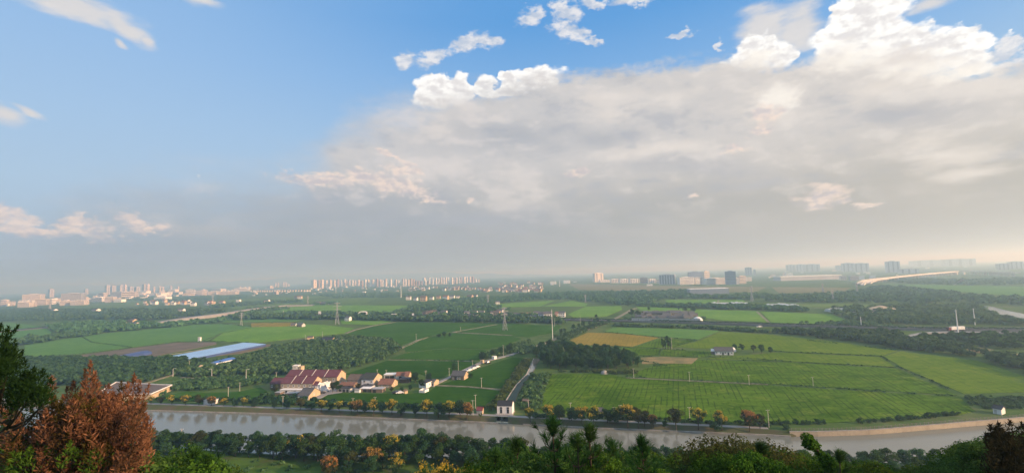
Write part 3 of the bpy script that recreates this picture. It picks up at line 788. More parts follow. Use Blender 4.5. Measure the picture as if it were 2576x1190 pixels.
# far hills along the left horizon
def build_hills():
    pts = [(-300, 722), (0, 722), (150, 714), (330, 722), (470, 713), (600, 706), (700, 700), (780, 690), (850, 682), (930, 681), (1000, 684), (1080, 683), (1180, 688), (1300, 690), (1420, 692)]
    D = 13500.0
    V, F = [], []
    xs = np.linspace(-300, 1420, 120); nz = 7
    for i, x in enumerate(xs):
        y = np.interp(x, [p[0] for p in pts], [p[1] for p in pts]) + 1.2 * math.sin(x * 0.05) + 0.8 * math.sin(x * 0.13 + 2)
        t = PD(x, float(y), D)
        h = min(max(t.z, 5), 205)
        for j in range(nz):
            u = j / (nz - 1)
            q = Vector((t.x, t.y, 0)) * (1 + 0.10 * (u - 0.5))
            V.append((q.x, q.y, -2 + h * math.sin(PI * u) ** 1.2 * (1 + 0.06 * math.sin(i * 0.9 + j * 2)) * 0.97))
    for i in range(len(xs) - 1):
        for j in range(nz - 1): F.append((i * nz + j, (i + 1) * nz + j, (i + 1) * nz + j + 1, i * nz + j + 1))
    me = mesh_np('hills', V, F)
    for p in me.polygons: p.use_smooth = True
    tag(new_obj('hills', me, None, M['far_hill']), kind='structure')
M['far_hill'] = plain('wooded_hill', (0.03, 0.05, 0.03), (0.02, 0.04, 0.022), 0.004, 0.95, 0.1)
build_hills()

# ------------------------------------------------------------------ foliage builders (numpy, all leaf-sized faces)
def rnd_unit(n, rng):
    v = rng.normal(size=(n, 3)); return v / np.linalg.norm(v, axis=1, keepdims=True)
def leaf_faces(C, size, nrm, rng, aspect=0.6):
    """(n,3) centres, (n,) sizes, (n,3) rough normals -> (n,4,3) diamond leaf clusters"""
    n = len(C)
    nrm = nrm + rnd_unit(n, rng) * 0.9
    nrm /= np.linalg.norm(nrm, axis=1, keepdims=True) + 1e-9
    t = np.cross(nrm, rnd_unit(n, rng)); t /= np.linalg.norm(t, axis=1, keepdims=True) + 1e-9
    b = np.cross(nrm, t)
    s = np.asarray(size).reshape(-1, 1) * 0.5
    droop = nrm * s * 0.25
    return np.stack([C - t * s - droop, C + b * s * aspect, C + t * s - droop, C - b * s * aspect], axis=1)
def faces_mesh(name, Q):
    Q = np.asarray(Q, dtype=np.float32); m = len(Q)
    return mesh_np(name, Q.reshape(-1, 3), quads=np.arange(m * 4).reshape(m, 4))

def clump_cloud(cl, per, size, rng, shell=0.55, flat=0.8):
    """cl: (k,4) clump centres + radii -> leaf faces scattered over each clump, denser near its surface"""
    out = []
    cl = np.asarray(cl)
    tot = (cl[:, 3] ** 2).sum()
    for x, y, z, r in cl:
        n = max(4, int(per * len(cl) * r * r / tot))
        d = rnd_unit(n, rng)
        rad = r * (shell + (1 - shell) * rng.random(n) ** 0.6)
        C = np.array([x, y, z]) + d * rad[:, None] * np.array([1, 1, flat])
        out.append(leaf_faces(C, size * (0.7 + 0.6 * rng.random(n)), d + np.array([0, 0, 0.35]), rng))
    return np.concatenate(out)

def crown_clumps(h0, h1, rad, k, rng, r=(0.24, 0.42)):
    """uneven crown: clump centres inside a lobed ellipsoid between heights h0 and h1"""
    cl = []
    hc, hh = (h0 + h1) / 2, (h1 - h0) / 2
    lob = rng.random(8) * 0.5 + 0.75
    for i in range(k):
        a = rng.random() * 2 * PI; u = rng.random() ** 0.5; zz = rng.uniform(-0.9, 0.95)
        w = math.sqrt(max(0.05, 1 - abs(zz) ** (2.2 if zz < 0 else 1.8))) * lob[int(a / (2 * PI) * 8) % 8]
        rr = rad * rng.uniform(*r)
        cl.append((math.cos(a) * rad * w * u * 0.86, math.sin(a) * rad * w * u * 0.86, hc + zz * hh * 0.82, rr))
    return cl

def tree_skeleton(h_first, h1, rad, tr, rng, limbs=5, cl=None):
    mb = MB()
    lean = rng.normal(size=2) * 0.02 * h1
    top = (lean[0], lean[1], h1 * 0.8)
    mb.tube([(0, 0, -0.4), (lean[0] * 0.2, lean[1] * 0.2, h_first * 0.6), (lean[0] * 0.5, lean[1] * 0.5, h_first * 1.2), top], [tr * 1.3, tr, tr * 0.75, tr * 0.2], 6)
    for i in range(limbs):
        a = i * 2.4 + rng.random() * 0.6; z0 = h_first * (0.8 + 0.5 * i / limbs)
        if cl is not None:
            c = cl[i % len(cl)]; e = (c[0] * 0.85, c[1] * 0.85, c[2])
        else: e = (math.cos(a) * rad * 0.7, math.sin(a) * rad * 0.7, z0 + (h1 - z0) * 0.55)
        mid = (e[0] * 0.45, e[1] * 0.45, z0 + (e[2] - z0) * 0.6)
        mb.tube([(lean[0] * 0.4, lean[1] * 0.4, z0), mid, e], [tr * 0.5, tr * 0.33, tr * 0.1], 5)
    return mb.mesh('trunk')

PROTO = {}
def broadleaf_proto(key, n_var, h, rad, h0, k, leaves, lsize, mat, blossom=None, seed=1, limbs=5, cr=(0.24, 0.42)):
    out = []
    for v in range(n_var):
        rng = np.random.default_rng(seed * 100 + v)
        cl = crown_clumps(h * h0, h, rad, k, rng, cr)
        Q = clump_cloud(cl, leaves / k, lsize, rng)
        cm = faces_mesh(key + '_crown', Q); cm.materials.append(mat)
        tm = tree_skeleton(h * h0, h, rad, 0.022 * h, rng, limbs, cl); tm.materials.append(M['wood'])
        bm_ = None
        if blossom:
            bmat, nb, bs = blossom
            rngb = np.random.default_rng(seed * 100 + v + 50)
            q = []
            for (x, y, z, r) in cl:
                if z < h * (h0 + (1 - h0) * 0.25): continue
                for _ in range(nb):
                    d = rngb.normal(size=3); d[2] = abs(d[2]) + 0.25; d /= np.linalg.norm(d)
                    c = np.array([x, y, z]) + d * r * 1.02 * np.array([1, 1, 0.85])
                    m_ = 9
                    cc = c + rngb.normal(size=(m_, 3)) * bs * np.array([0.35, 0.35, 0.45]) + np.array([0, 0, bs * 0.3])
                    q.append(leaf_faces(cc, bs * (0.5 + 0.4 * rngb.random(m_)), rnd_unit(m_, rngb) + d, rngb))
            bm_ = faces_mesh(key + '_blossom', np.concatenate(q)); bm_.materials.append(bmat)
        out.append((tm, cm, bm_))
    PROTO[key] = out
def plant(key, name, loc, scale=1.0, label=None, cat='tree', group=None, var=None, sz=1.0, rz=None):
    vs = PROTO[key]
    tm, cm, bm_ = vs[random.randrange(len(vs)) if var is None else var % len(vs)]
    t = thing(name, loc, random.uniform(0, 6.28) if rz is None else rz, label, cat, group)
    t.scale = (scale, scale, scale * sz)
    new_obj('trunk', tm, t); new_obj('crown', cm, t)
    if bm_ is not None: new_obj('blossom', bm_, t)
    return t

broadleaf_proto('round', 4, 8.0, 3.2, 0.28, 26, 2600, 0.50, M['lf_mid'], None, 1)
broadleaf_proto('dense', 4, 8.0, 3.4, 0.18, 26, 2800, 0.50, M['lf_dark'], None, 2)
broadleaf_proto('olive', 2, 7.5, 3.0, 0.28, 24, 2400, 0.48, M['lf_olive'], None, 3)
broadleaf_proto('gold', 4, 7.0, 2.7, 0.32, 22, 1900, 0.45, M['lf_mid'], (M['fl_yellow'], 6, 0.55), 4)
broadleaf_proto('rustflower', 3, 6.8, 2.8, 0.32, 22, 1700, 0.45, M['lf_olive'], (M['fl_orange'], 8, 0.60), 5)
broadleaf_proto('shrub', 3, 2.2, 1.5, 0.05, 10, 700, 0.32, M['lf_dark'], None, 6, 2)
broadleaf_proto('near', 4, 8.0, 3.1, 0.15, 40, 8500, 0.27, M['lf_bright'], None, 7)
broadleaf_proto('near_dark', 3, 8.0, 3.1, 0.15, 40, 8500, 0.27, M['lf_mid'], None, 8)
broadleaf_proto('poplar', 2, 14.0, 2.0, 0.10, 26, 2400, 0.55, M['lf_dark'], None, 9)
broadleaf_proto('sapling', 2, 3.2, 0.9, 0.40, 6, 300, 0.32, M['lf_mid'], None, 10, 2)

def inside(poly, x, y):
    n = len(poly); c = False; j = n - 1
    for i in range(n):
        xi, yi, xj, yj = poly[i][0], poly[i][1], poly[j][0], poly[j][1]
        if (yi > y) != (yj > y) and x < (xj - xi) * (y - yi) / (yj - yi) + xi: c = not c
        j = i
    return c
def scatter(poly, spacing, rng, jitter=0.8):
    """world points filling a polygon at about the spacing"""
    xs = [p[0] for p in poly]; ys = [p[1] for p in poly]
    out = []
    for gx in np.arange(min(xs), max(xs), spacing):
        for gy in np.arange(min(ys), max(ys), spacing):
            x, y = gx + rng.uniform(-jitter, jitter) * spacing, gy + rng.uniform(-jitter, jitter) * spacing
            if inside(poly, x, y): out.append((x, y))
    return out

def mass(name, pts, h, r, n_leaf, mat, rng, lsize=0.42, var=0.35, z0=0.0):
    """a wood or scrub that reads as one mass: many small crowns in one object"""
    if not len(pts): return None
    pts = np.asarray(pts, dtype=float); n = len(pts)
    hs = h * (1 + var * (rng.random(n) * 2 - 1)); rs = r * (1 + var * (rng.random(n) * 2 - 1))
    d = rnd_unit(n * n_leaf, rng)
    d[:, 2] = np.where(d[:, 2] < -0.2, -d[:, 2], d[:, 2])
    rep = np.repeat(np.arange(n), n_leaf)
    rad = (0.6 + 0.4 * rng.random(n * n_leaf))
    lob = 1 + 0.25 * np.sin(np.arctan2(d[:, 1], d[:, 0]) * 3 + rep * 1.7)
    C = np.zeros((n * n_leaf, 3))
    C[:, 0] = pts[rep, 0] + d[:, 0] * rad * rs[rep] * lob
    C[:, 1] = pts[rep, 1] + d[:, 1] * rad * rs[rep] * lob
    C[:, 2] = z0 + hs[rep] * 0.52 + d[:, 2] * rad * hs[rep] * 0.5
    Q = leaf_faces(C, rs[rep] * lsize * (0.7 + 0.7 * rng.random(n * n_leaf)) * 2, d + np.array([0, 0, 0.25]), rng, 0.75)
    o = new_obj(name, faces_mesh(name, Q), None, mat)
    return tag(o, kind='stuff')

rng = np.random.default_rng(11)
# ------------------------------------------------------------------ far and middle-distance woods and scrub (masses)
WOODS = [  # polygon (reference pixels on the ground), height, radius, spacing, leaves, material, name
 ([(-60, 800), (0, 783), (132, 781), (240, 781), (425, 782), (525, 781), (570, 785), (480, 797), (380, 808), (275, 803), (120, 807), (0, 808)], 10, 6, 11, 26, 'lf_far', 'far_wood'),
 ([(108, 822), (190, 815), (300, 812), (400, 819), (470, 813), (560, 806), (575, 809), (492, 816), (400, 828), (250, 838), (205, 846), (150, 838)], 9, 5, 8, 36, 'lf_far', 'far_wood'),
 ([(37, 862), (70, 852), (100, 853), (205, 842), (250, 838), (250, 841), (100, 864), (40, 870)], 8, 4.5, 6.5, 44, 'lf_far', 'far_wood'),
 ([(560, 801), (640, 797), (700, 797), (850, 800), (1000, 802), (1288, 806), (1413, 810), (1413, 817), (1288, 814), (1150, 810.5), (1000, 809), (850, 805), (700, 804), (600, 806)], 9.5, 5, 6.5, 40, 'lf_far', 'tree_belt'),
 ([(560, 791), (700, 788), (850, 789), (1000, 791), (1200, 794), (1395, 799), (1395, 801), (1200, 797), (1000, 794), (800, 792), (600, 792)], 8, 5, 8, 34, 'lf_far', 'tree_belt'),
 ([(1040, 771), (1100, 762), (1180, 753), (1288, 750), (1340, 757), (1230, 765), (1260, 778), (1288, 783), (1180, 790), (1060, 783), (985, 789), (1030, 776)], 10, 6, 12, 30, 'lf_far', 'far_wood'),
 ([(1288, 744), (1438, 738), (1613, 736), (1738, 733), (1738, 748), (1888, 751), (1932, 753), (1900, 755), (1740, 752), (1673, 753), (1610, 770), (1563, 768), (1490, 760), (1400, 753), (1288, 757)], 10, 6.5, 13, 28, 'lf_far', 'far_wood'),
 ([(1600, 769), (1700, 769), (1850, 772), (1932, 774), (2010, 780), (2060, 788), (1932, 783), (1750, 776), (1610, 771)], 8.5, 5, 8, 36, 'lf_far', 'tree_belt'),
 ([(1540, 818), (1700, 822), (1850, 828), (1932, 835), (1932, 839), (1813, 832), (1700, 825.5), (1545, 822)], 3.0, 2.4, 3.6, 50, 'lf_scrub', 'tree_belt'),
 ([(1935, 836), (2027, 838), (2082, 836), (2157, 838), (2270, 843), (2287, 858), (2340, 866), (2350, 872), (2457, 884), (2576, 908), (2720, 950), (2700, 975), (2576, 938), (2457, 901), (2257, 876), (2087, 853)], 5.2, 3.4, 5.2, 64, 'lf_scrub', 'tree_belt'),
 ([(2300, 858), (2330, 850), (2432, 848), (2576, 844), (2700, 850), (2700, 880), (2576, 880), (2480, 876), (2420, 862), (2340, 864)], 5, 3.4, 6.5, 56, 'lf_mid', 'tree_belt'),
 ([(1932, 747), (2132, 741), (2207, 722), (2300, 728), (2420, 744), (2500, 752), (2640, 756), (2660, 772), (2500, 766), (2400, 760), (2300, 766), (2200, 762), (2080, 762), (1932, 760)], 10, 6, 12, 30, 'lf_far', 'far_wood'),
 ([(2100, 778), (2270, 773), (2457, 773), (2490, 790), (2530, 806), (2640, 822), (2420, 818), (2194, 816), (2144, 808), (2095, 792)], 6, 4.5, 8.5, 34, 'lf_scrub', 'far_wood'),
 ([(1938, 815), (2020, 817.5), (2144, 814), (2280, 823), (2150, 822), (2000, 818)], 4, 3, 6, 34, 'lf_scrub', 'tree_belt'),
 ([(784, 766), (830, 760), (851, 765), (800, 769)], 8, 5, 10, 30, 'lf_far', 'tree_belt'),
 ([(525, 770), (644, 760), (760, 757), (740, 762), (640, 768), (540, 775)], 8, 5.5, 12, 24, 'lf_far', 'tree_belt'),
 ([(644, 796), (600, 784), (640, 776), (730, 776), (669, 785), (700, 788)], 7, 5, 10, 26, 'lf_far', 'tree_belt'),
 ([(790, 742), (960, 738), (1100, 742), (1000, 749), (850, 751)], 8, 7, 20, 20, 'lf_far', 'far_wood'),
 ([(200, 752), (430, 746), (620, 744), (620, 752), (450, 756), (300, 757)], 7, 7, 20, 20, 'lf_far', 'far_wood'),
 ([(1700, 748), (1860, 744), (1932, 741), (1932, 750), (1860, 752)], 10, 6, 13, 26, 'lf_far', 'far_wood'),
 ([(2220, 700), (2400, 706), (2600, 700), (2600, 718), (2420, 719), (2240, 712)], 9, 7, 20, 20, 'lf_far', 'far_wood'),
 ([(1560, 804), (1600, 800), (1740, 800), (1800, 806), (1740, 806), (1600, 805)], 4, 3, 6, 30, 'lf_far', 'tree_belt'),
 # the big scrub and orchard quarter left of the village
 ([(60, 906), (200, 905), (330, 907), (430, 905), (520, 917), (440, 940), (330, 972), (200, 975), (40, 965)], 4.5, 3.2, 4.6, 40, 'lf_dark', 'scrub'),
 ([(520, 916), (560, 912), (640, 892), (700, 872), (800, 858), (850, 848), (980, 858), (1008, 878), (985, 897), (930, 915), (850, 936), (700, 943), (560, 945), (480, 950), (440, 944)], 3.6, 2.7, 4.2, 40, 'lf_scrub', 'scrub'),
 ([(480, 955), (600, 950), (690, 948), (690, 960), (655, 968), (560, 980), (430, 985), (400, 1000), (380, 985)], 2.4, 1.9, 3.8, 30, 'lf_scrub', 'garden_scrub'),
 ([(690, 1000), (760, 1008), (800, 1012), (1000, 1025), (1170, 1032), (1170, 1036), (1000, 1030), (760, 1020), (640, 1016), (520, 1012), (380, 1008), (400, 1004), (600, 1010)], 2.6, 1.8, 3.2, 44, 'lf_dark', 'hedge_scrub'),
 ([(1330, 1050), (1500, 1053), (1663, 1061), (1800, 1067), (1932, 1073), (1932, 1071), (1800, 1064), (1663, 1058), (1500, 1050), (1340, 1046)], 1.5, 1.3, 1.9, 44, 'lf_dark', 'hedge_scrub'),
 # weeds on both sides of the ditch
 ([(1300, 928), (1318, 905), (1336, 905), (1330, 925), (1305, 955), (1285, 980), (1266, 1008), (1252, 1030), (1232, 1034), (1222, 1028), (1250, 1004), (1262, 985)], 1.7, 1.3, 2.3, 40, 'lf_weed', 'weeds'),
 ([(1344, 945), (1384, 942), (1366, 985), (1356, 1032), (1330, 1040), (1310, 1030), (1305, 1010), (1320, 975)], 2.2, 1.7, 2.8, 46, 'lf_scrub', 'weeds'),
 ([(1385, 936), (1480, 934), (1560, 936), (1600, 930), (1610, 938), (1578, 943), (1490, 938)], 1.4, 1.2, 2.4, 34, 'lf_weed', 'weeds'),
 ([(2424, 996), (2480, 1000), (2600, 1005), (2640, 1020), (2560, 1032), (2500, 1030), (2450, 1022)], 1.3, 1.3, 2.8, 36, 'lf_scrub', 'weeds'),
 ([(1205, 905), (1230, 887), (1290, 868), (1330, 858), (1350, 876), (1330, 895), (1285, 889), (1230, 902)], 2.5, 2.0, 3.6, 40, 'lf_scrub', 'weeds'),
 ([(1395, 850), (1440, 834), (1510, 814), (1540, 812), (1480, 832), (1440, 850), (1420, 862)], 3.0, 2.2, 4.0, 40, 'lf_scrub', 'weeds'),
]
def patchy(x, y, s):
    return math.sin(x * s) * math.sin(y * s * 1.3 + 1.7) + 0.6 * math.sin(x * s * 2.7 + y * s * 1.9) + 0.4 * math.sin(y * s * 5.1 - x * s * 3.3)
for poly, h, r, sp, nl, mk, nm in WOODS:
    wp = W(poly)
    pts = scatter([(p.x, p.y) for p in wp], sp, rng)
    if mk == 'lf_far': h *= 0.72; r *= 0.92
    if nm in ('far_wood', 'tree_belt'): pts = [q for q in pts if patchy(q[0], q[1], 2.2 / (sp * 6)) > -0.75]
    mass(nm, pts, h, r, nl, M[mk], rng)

# clipped hedge down the middle of the motorway
hedge = []
for p_, q_ in zip(hw[:-1], hw[1:]):
    n_ = max(1, int((q_ - p_).length / 2.2))
    hedge += [((p_ + (q_ - p_) * (k_ / n_)).x, (p_ + (q_ - p_) * (k_ / n_)).y) for k_ in range(n_)]
mass('median_hedge', hedge, 1.9, 1.5, 16, M['lf_dark'], rng, 0.5, 0.25, 1.4)
# grass bunds between the fields: rank weeds along each line
def along(pts, step):
    out = []
    for a, b_ in zip(pts[:-1], pts[1:]):
        L = (b_ - a).length
        for k in range(max(1, int(L / step))): out.append(a + (b_ - a) * ((k + random.random() * 0.6) * step / L))
    return out
BUNDS = [([(1575, 947), (1735, 957), (1932, 967), (2167, 982), (2412, 997)], 1.0), ([(1778, 904), (1977, 910), (2256, 925)], 0.9), ([(1940, 884), (2216, 896)], 1.0),
 ([(2216, 896), (2258, 924), (2340, 958), (2416, 996), (2450, 1024)], 1.5), ([(1518, 835), (1655, 848), (1753, 856), (1700, 852)], 1.0), ([(1434, 857), (1450, 869), (1590, 874), (1660, 877)], 0.9),
 ([(1657, 894), (1663, 878)], 0.8), ([(1664, 879), (1788, 883)], 0.8), ([(1600, 896), (1790, 898), (1900, 903), (1980, 909)], 0.8), ([(979, 904), (1100, 907), (1189, 909)], 0.9), ([(1018, 888), (1118, 878), (1228, 879)], 0.6),
 ([(206, 847), (230, 861), (332, 874), (300, 880)], 1.6), ([(440, 860), (540, 859), (650, 863)], 1.3), ([(500, 862), (560, 838), (690, 812)], 0.8), ([(60, 899), (200, 891), (332, 875), (440, 861)], 1.0),
 ([(492, 817), (556, 815), (640, 823)], 1.0), ([(866, 839), (894, 828), (941, 818), (994, 809.5)], 0.8), ([(870, 816), (939, 819)], 0.7), ([(1755, 856), (1692, 873)], 0.7), ([(2020, 855), (2260, 882)], 1.2),
 ([(1358, 1037), (1366, 990), (1386, 942)], 1.0), ([(1139, 834), (1100, 843), (1074, 848), (1018, 873)], 0.7), ([(560, 945), (700, 944), (850, 938), (1010, 882)], 1.0), ([(1600, 905), (1680, 920), (1640, 921)], 1.0),
 ([(1500, 1050), (1800, 1063), (1990, 1070)], 0.9), ([(1222, 1027), (1250, 1003), (1262, 986)], 1.0)]
bpts = []
for poly, h in BUNDS:
    for p in along(W(poly), 1.25 * max(1, h)):
        if patchy(p.x, p.y, 0.09) < -0.35: continue
        bpts.append((p.x + random.uniform(-0.5, 0.5), p.y + random.uniform(-0.5, 0.5), h * random.uniform(0.5, 1.35)))
bp = np.array(bpts)
for lo, hi, nm in ((0, 1.0, 'bund_weeds'), (1.0, 9, 'bund_weeds')):
    sel = bp[(bp[:, 2] >= lo) & (bp[:, 2] < hi)]
    mass(nm, sel[:, :2], lo * 0.5 + 0.5, 0.75, 14, M['lf_scrub'], rng, 0.5)

# ------------------------------------------------------------------ trees one by one
def at_top(x, ytop, d):
    t = PD(x, ytop, d); zb = near_h(t.x, t.y)
    return Vector((t.x, t.y, zb)), t.z - zb

# --- far bank of the canal: flowering golden-rain trees and dark bushes between road and water
BANK = [  # x, base y, top y, kind
 (380, 1017, 996, 'gold'), (405, 1018, 998, 'olive'), (432, 1019, 994, 'gold'), (467, 1020, 994, 'gold'), (500, 1021, 992, 'olive'), (532, 1022, 998, 'rustflower'), (562, 1023, 1002, 'gold'), (590, 1024, 1003, 'dense'), (613, 1025, 1000, 'gold'), (640, 1025, 1006, 'dense'),
 (690, 1027, 1006, 'dense'), (722, 1028, 1008, 'dense'), (755, 1032, 1000, 'olive'), (784, 1031, 1008, 'dense'), (808, 1035, 1006, 'gold'), (830, 1034, 1010, 'dense'), (853, 1037, 1009, 'gold'), (884, 1040, 1010, 'gold'), (899, 1041, 1008, 'rustflower'), (918, 1039, 1012, 'dense'), (940, 1042, 1006, 'gold'), (962, 1040, 1014, 'dense'), (986, 1042, 1005, 'gold'), (1008, 1043, 1015, 'dense'),
 (1046, 1045, 1018, 'dense'), (1074, 1049, 1006, 'gold'), (1103, 1048, 1012, 'dense'), (1130, 1051, 1008, 'gold'), (1158, 1049, 1008, 'dense'), (1175, 1054, 1016, 'rustflower'),
 (1334, 1060, 1026, 'gold'), (1381, 1063, 1018, 'gold'), (1408, 1058, 1020, 'dense'), (1438, 1059, 1024, 'dense'), (1464, 1067, 1022, 'gold'), (1494, 1069, 1024, 'gold'), (1528, 1064, 1028, 'dense'), (1552, 1064, 1026, 'dense'), (1579, 1073, 1018, 'gold'), (1606, 1074, 1026, 'olive'), (1622, 1071, 1034, 'olive'), (1644, 1074, 1044, 'rustflower'), (1673, 1076, 1056, 'dense'), (1701, 1078, 1026, 'olive'), (1757, 1077, 1026, 'gold'), (1799, 1081, 1058, 'shrub'), (1816, 1080, 1034, 'gold'), (1886, 1082, 1036, 'rustflower'), (1912, 1080, 1042, 'olive'), (1975, 1082, 1066, 'shrub')]
HREF = {'gold': 7.3, 'rustflower': 7.1, 'olive': 7.6, 'dense': 8.1, 'round': 8.1, 'shrub': 2.2, 'poplar': 14.2, 'near': 8.1, 'near_dark': 8.1, 'sapling': 3.3}
KINDNAME = {'gold': ('goldenrain_tree', 'yellow-flowering tree'), 'rustflower': ('goldenrain_tree', 'orange-topped flowering tree'), 'olive': ('broadleaf_tree', 'thin olive-green tree'), 'dense': ('round_bush', 'dark round bush'), 'shrub': ('round_bush', 'small dark bush')}
cnt = {}
left_n = {k: sum(1 for b in BANK if b[3] == k and b[0] < 1270) for k in HREF}
for i, (x, yb, yt, k) in enumerate(BANK):
    p = P(x, yb, -0.4)
    nm, desc = KINDNAME[k]
    side = 'west' if x < 1270 else 'east'
    cnt[(k, side)] = cnt.get((k, side), 0) + 1
    c = cnt[(k, side)]
    if side == 'west': c = left_n[k] - c + 1
    lab = f"{desc} on the far canal bank, {ORD[c - 1]} one {'left' if side == 'west' else 'right'} of the sluice house"
    h = (yb - yt) * px_m(p) * 1.03
    sq = random.uniform(0.85, 1.3)
    plant(k, nm, (p.x, p.y, -0.5), h / HREF[k] * sq, lab, 'bush' if 'bush' in nm else 'tree', 'trees along the far canal bank', None, 1 / sq)
p = P(1208, 1056, -0.8)
plant('sapling', 'young_tree', p, 1.25, 'slim young tree on the bank just left of the sluice', 'tree')
# small clipped bushes along the foot of the right-hand field, above the canal wall
n_b = 0
for (xa, xb, ya, yb, n) in ((1944, 2076, 1067, 1067, 8), (2164, 2238, 1066, 1061, 5), (2262, 2410, 1058, 1043, 13)):
    for k in range(n):
        f = k / max(1, n - 1)
        p = P(xa + (xb - xa) * f + random.uniform(-4, 4), ya + (yb - ya) * f + random.uniform(-1, 1))
        plant('shrub', 'clipped_bush', p, random.uniform(0.8, 1.25), 'small dark bush in the row between the rice field and the canal wall', 'bush', 'small bushes above the canal wall')

# --- the grove in the middle of the fields
gp = W([(1348, 904), (1352, 884), (1400, 874), (1440, 882), (1475, 892), (1510, 890), (1560, 893), (1598, 905), (1614, 920), (1590, 931), (1530, 934), (1440, 932), (1370, 928)])
for x, y in scatter([(q.x, q.y) for q in gp], 7.2, rng, 0.35):
    plant('dense' if random.random() < 0.7 else 'round', 'grove_tree', (x, y, 0), random.uniform(0.85, 1.3), f"dark leafy tree in the {'front edge' if y < 335 else 'middle' if y < 400 else 'back'} of the grove beside the ditch, {'left' if x < 42 else 'centre' if x < 78 else 'right'} part", 'tree', 'trees of the grove beside the ditch')
for (x, yb, yt, k, lab) in [(1214, 911, 884, 'dense', 'round tree beside the village road, behind the tan gatepost'), (1222, 906, 886, 'round', 'bushy tree behind the white box on the village road'), (1240, 899, 878, 'round', 'leafy tree on the field side of the village road bend'),
     (1260, 893, 872, 'dense', 'dark tree where the village road leaves the field corner'), (1282, 888, 862, 'round', 'taller tree at the far end of the village road'), (1143, 934, 912, 'dense', 'tree standing behind the grey-roofed cottage by the road'),
     (1045, 962, 936, 'dense', 'large dark tree at the right end of the red-roofed sheds'), (1080, 962, 938, 'dense', 'dark tree behind the white flat-roofed house'), (1062, 975, 952, 'round', 'tree left of the white flat-roofed house'), (1185, 950, 938, 'shrub', 'bush against the gable of the grey-roofed cottage'),
     (848, 986, 956, 'round', 'tree in the yard in front of the right-hand maroon terrace'), (836, 988, 962, 'olive', 'thin tree beside the parked white cars in the yard'), (692, 990, 966, 'olive', 'bare-looking tree at the left corner of the maroon terrace'), (740, 1003, 988, 'dense', 'dark tree left of the grey-roofed house by the bank'), (902, 984, 964, 'olive', 'small tree between the brown shed and the white-fronted house'),
     (1012, 988, 972, 'dense', 'leafy tree behind the parked vehicles east of the sheds'), (1032, 982, 968, 'dense', 'garden tree left of the small white shed'), (985, 986, 972, 'olive', 'pale tree in front of the orange-roofed shed'), (1340, 958, 936, 'shrub', 'bush leaning over the right rim of the ditch'), (595, 917, 899, 'dense', 'dark tree right of the blue roof shed'), (577, 905, 893, 'dense', 'tree behind the blue and white shed'),
     (1848, 882, 865, 'dense', 'round tree at the right end of the white farmhouse in the fields'), (1866, 882, 864, 'dense', 'second round tree right of the white farmhouse'), (1896, 886, 867, 'olive', 'spreading tree on the mound right of the white farmhouse'), (1916, 888, 866, 'dense', 'broad dark tree furthest right of the white farmhouse'), (1938, 888, 872, 'dense', 'low dark tree ending the clump by the farmhouse'),
     (1118, 848, 833, 'dense', 'dark bush island in the middle of the left rice field'), (1132, 848, 837, 'dense', 'low bush on the right of the field island'), (1105, 848, 839, 'shrub', 'low bush on the left of the field island'),
     (1580, 772, 755, 'dense', 'tree at the left end of the dark-roofed hamlet'), (1632, 781, 772, 'dense', 'round tree behind the dark-roofed hamlet'), (1708, 782, 766, 'poplar', 'pointed tree above the dark-roofed hamlet'), (1724, 784, 770, 'dense', 'wide tree right of the pointed one in the hamlet'), (1745, 786, 769, 'dense', 'dark tree above the noise barrier end'), (1500, 800, 790, 'dense', 'round tree just before the motorway bridge'), (1590, 796, 776, 'round', 'bushy tree beside the farm road at the motorway'), (1605, 798, 780, 'round', 'second bushy tree beside the farm road at the motorway')]:
    p = P(x, yb)
    nm = 'bush' if 'bush' in lab.split(' ')[0:3] or k == 'shrub' else ('poplar_tree' if k == 'poplar' else 'broadleaf_tree')
    plant(k, nm, p, (yb - yt) * px_m(p) / HREF[k], lab, 'bush' if nm == 'bush' else 'tree')
# the clump of tall poplars alone in the green field
for k, (x, yb, yt) in enumerate([(1668, 878, 847), (1674, 877, 843), (1681, 877, 840), (1687, 878, 846)]):
    p = P(x, yb)
    plant('poplar', 'poplar_tree', p, (yb - yt) * px_m(p) / HREF['poplar'], f"{['leftmost', 'second', 'tallest', 'rightmost'][k]} of the four tall narrow trees alone in the green field", 'tree', 'narrow trees in the green field')
# trees lining the farm road up to the motorway
fr = W([(1405, 842), (1440, 830), (1480, 818), (1515, 807)]); fl = W([(1425, 850), (1462, 836), (1500, 823), (1540, 811)])
for line, nm in ((fr, 'left'), (fl, 'right')):
    for p in along(line, 17):
        plant('dense', 'roadside_tree', p, random.uniform(0.6, 0.9), f'dark tree in the {nm}-hand row along the farm road to the motorway', 'tree', f'{nm} row along the farm road')

# --- near bank: the wooded strip between canal and hill
NB = []   # explicit flowering ones: x, top y, depth below near edge, kind
expl = [(696, 1097, 6, 'olive'), (745, 1095, 7, 'gold'), (900, 1100, 6, 'gold'), (985, 1092, 8, 'gold'), (1108, 1094, 8, 'olive'), (936, 1128, 18, 'rustflower'), (1002, 1138, 20, 'gold'), (829, 1148, 26, 'rustflower'), (790, 1094, 8, 'olive'), (880, 1132, 20, 'olive'), (500, 1084, 7, 'olive'), (1305, 1098, 10, 'olive')]
words = {}
for x, yt, dn, k in expl:
    ye = 190 - dn
    t = PD(x, yt, ye); t.y = interp(near_edge, t.x) - dn
    t = PD(x, yt, t.y); zb = near_h(t.x, t.y)
    words[k] = words.get(k, 0) + 1
    desc = {'rustflower': 'orange-topped tree', 'gold': 'yellow-topped tree', 'olive': 'olive-green tree'}[k]
    plant(k, 'goldenrain_tree' if k != 'olive' else 'broadleaf_tree', (t.x, t.y, zb), max(5, t.z - zb) / HREF[k], f'{desc} on the near bank of the canal, {ORD[words[k] - 1]} such among the dark green ones', 'tree', 'trees on the near canal bank')
rngn = np.random.default_rng(5)
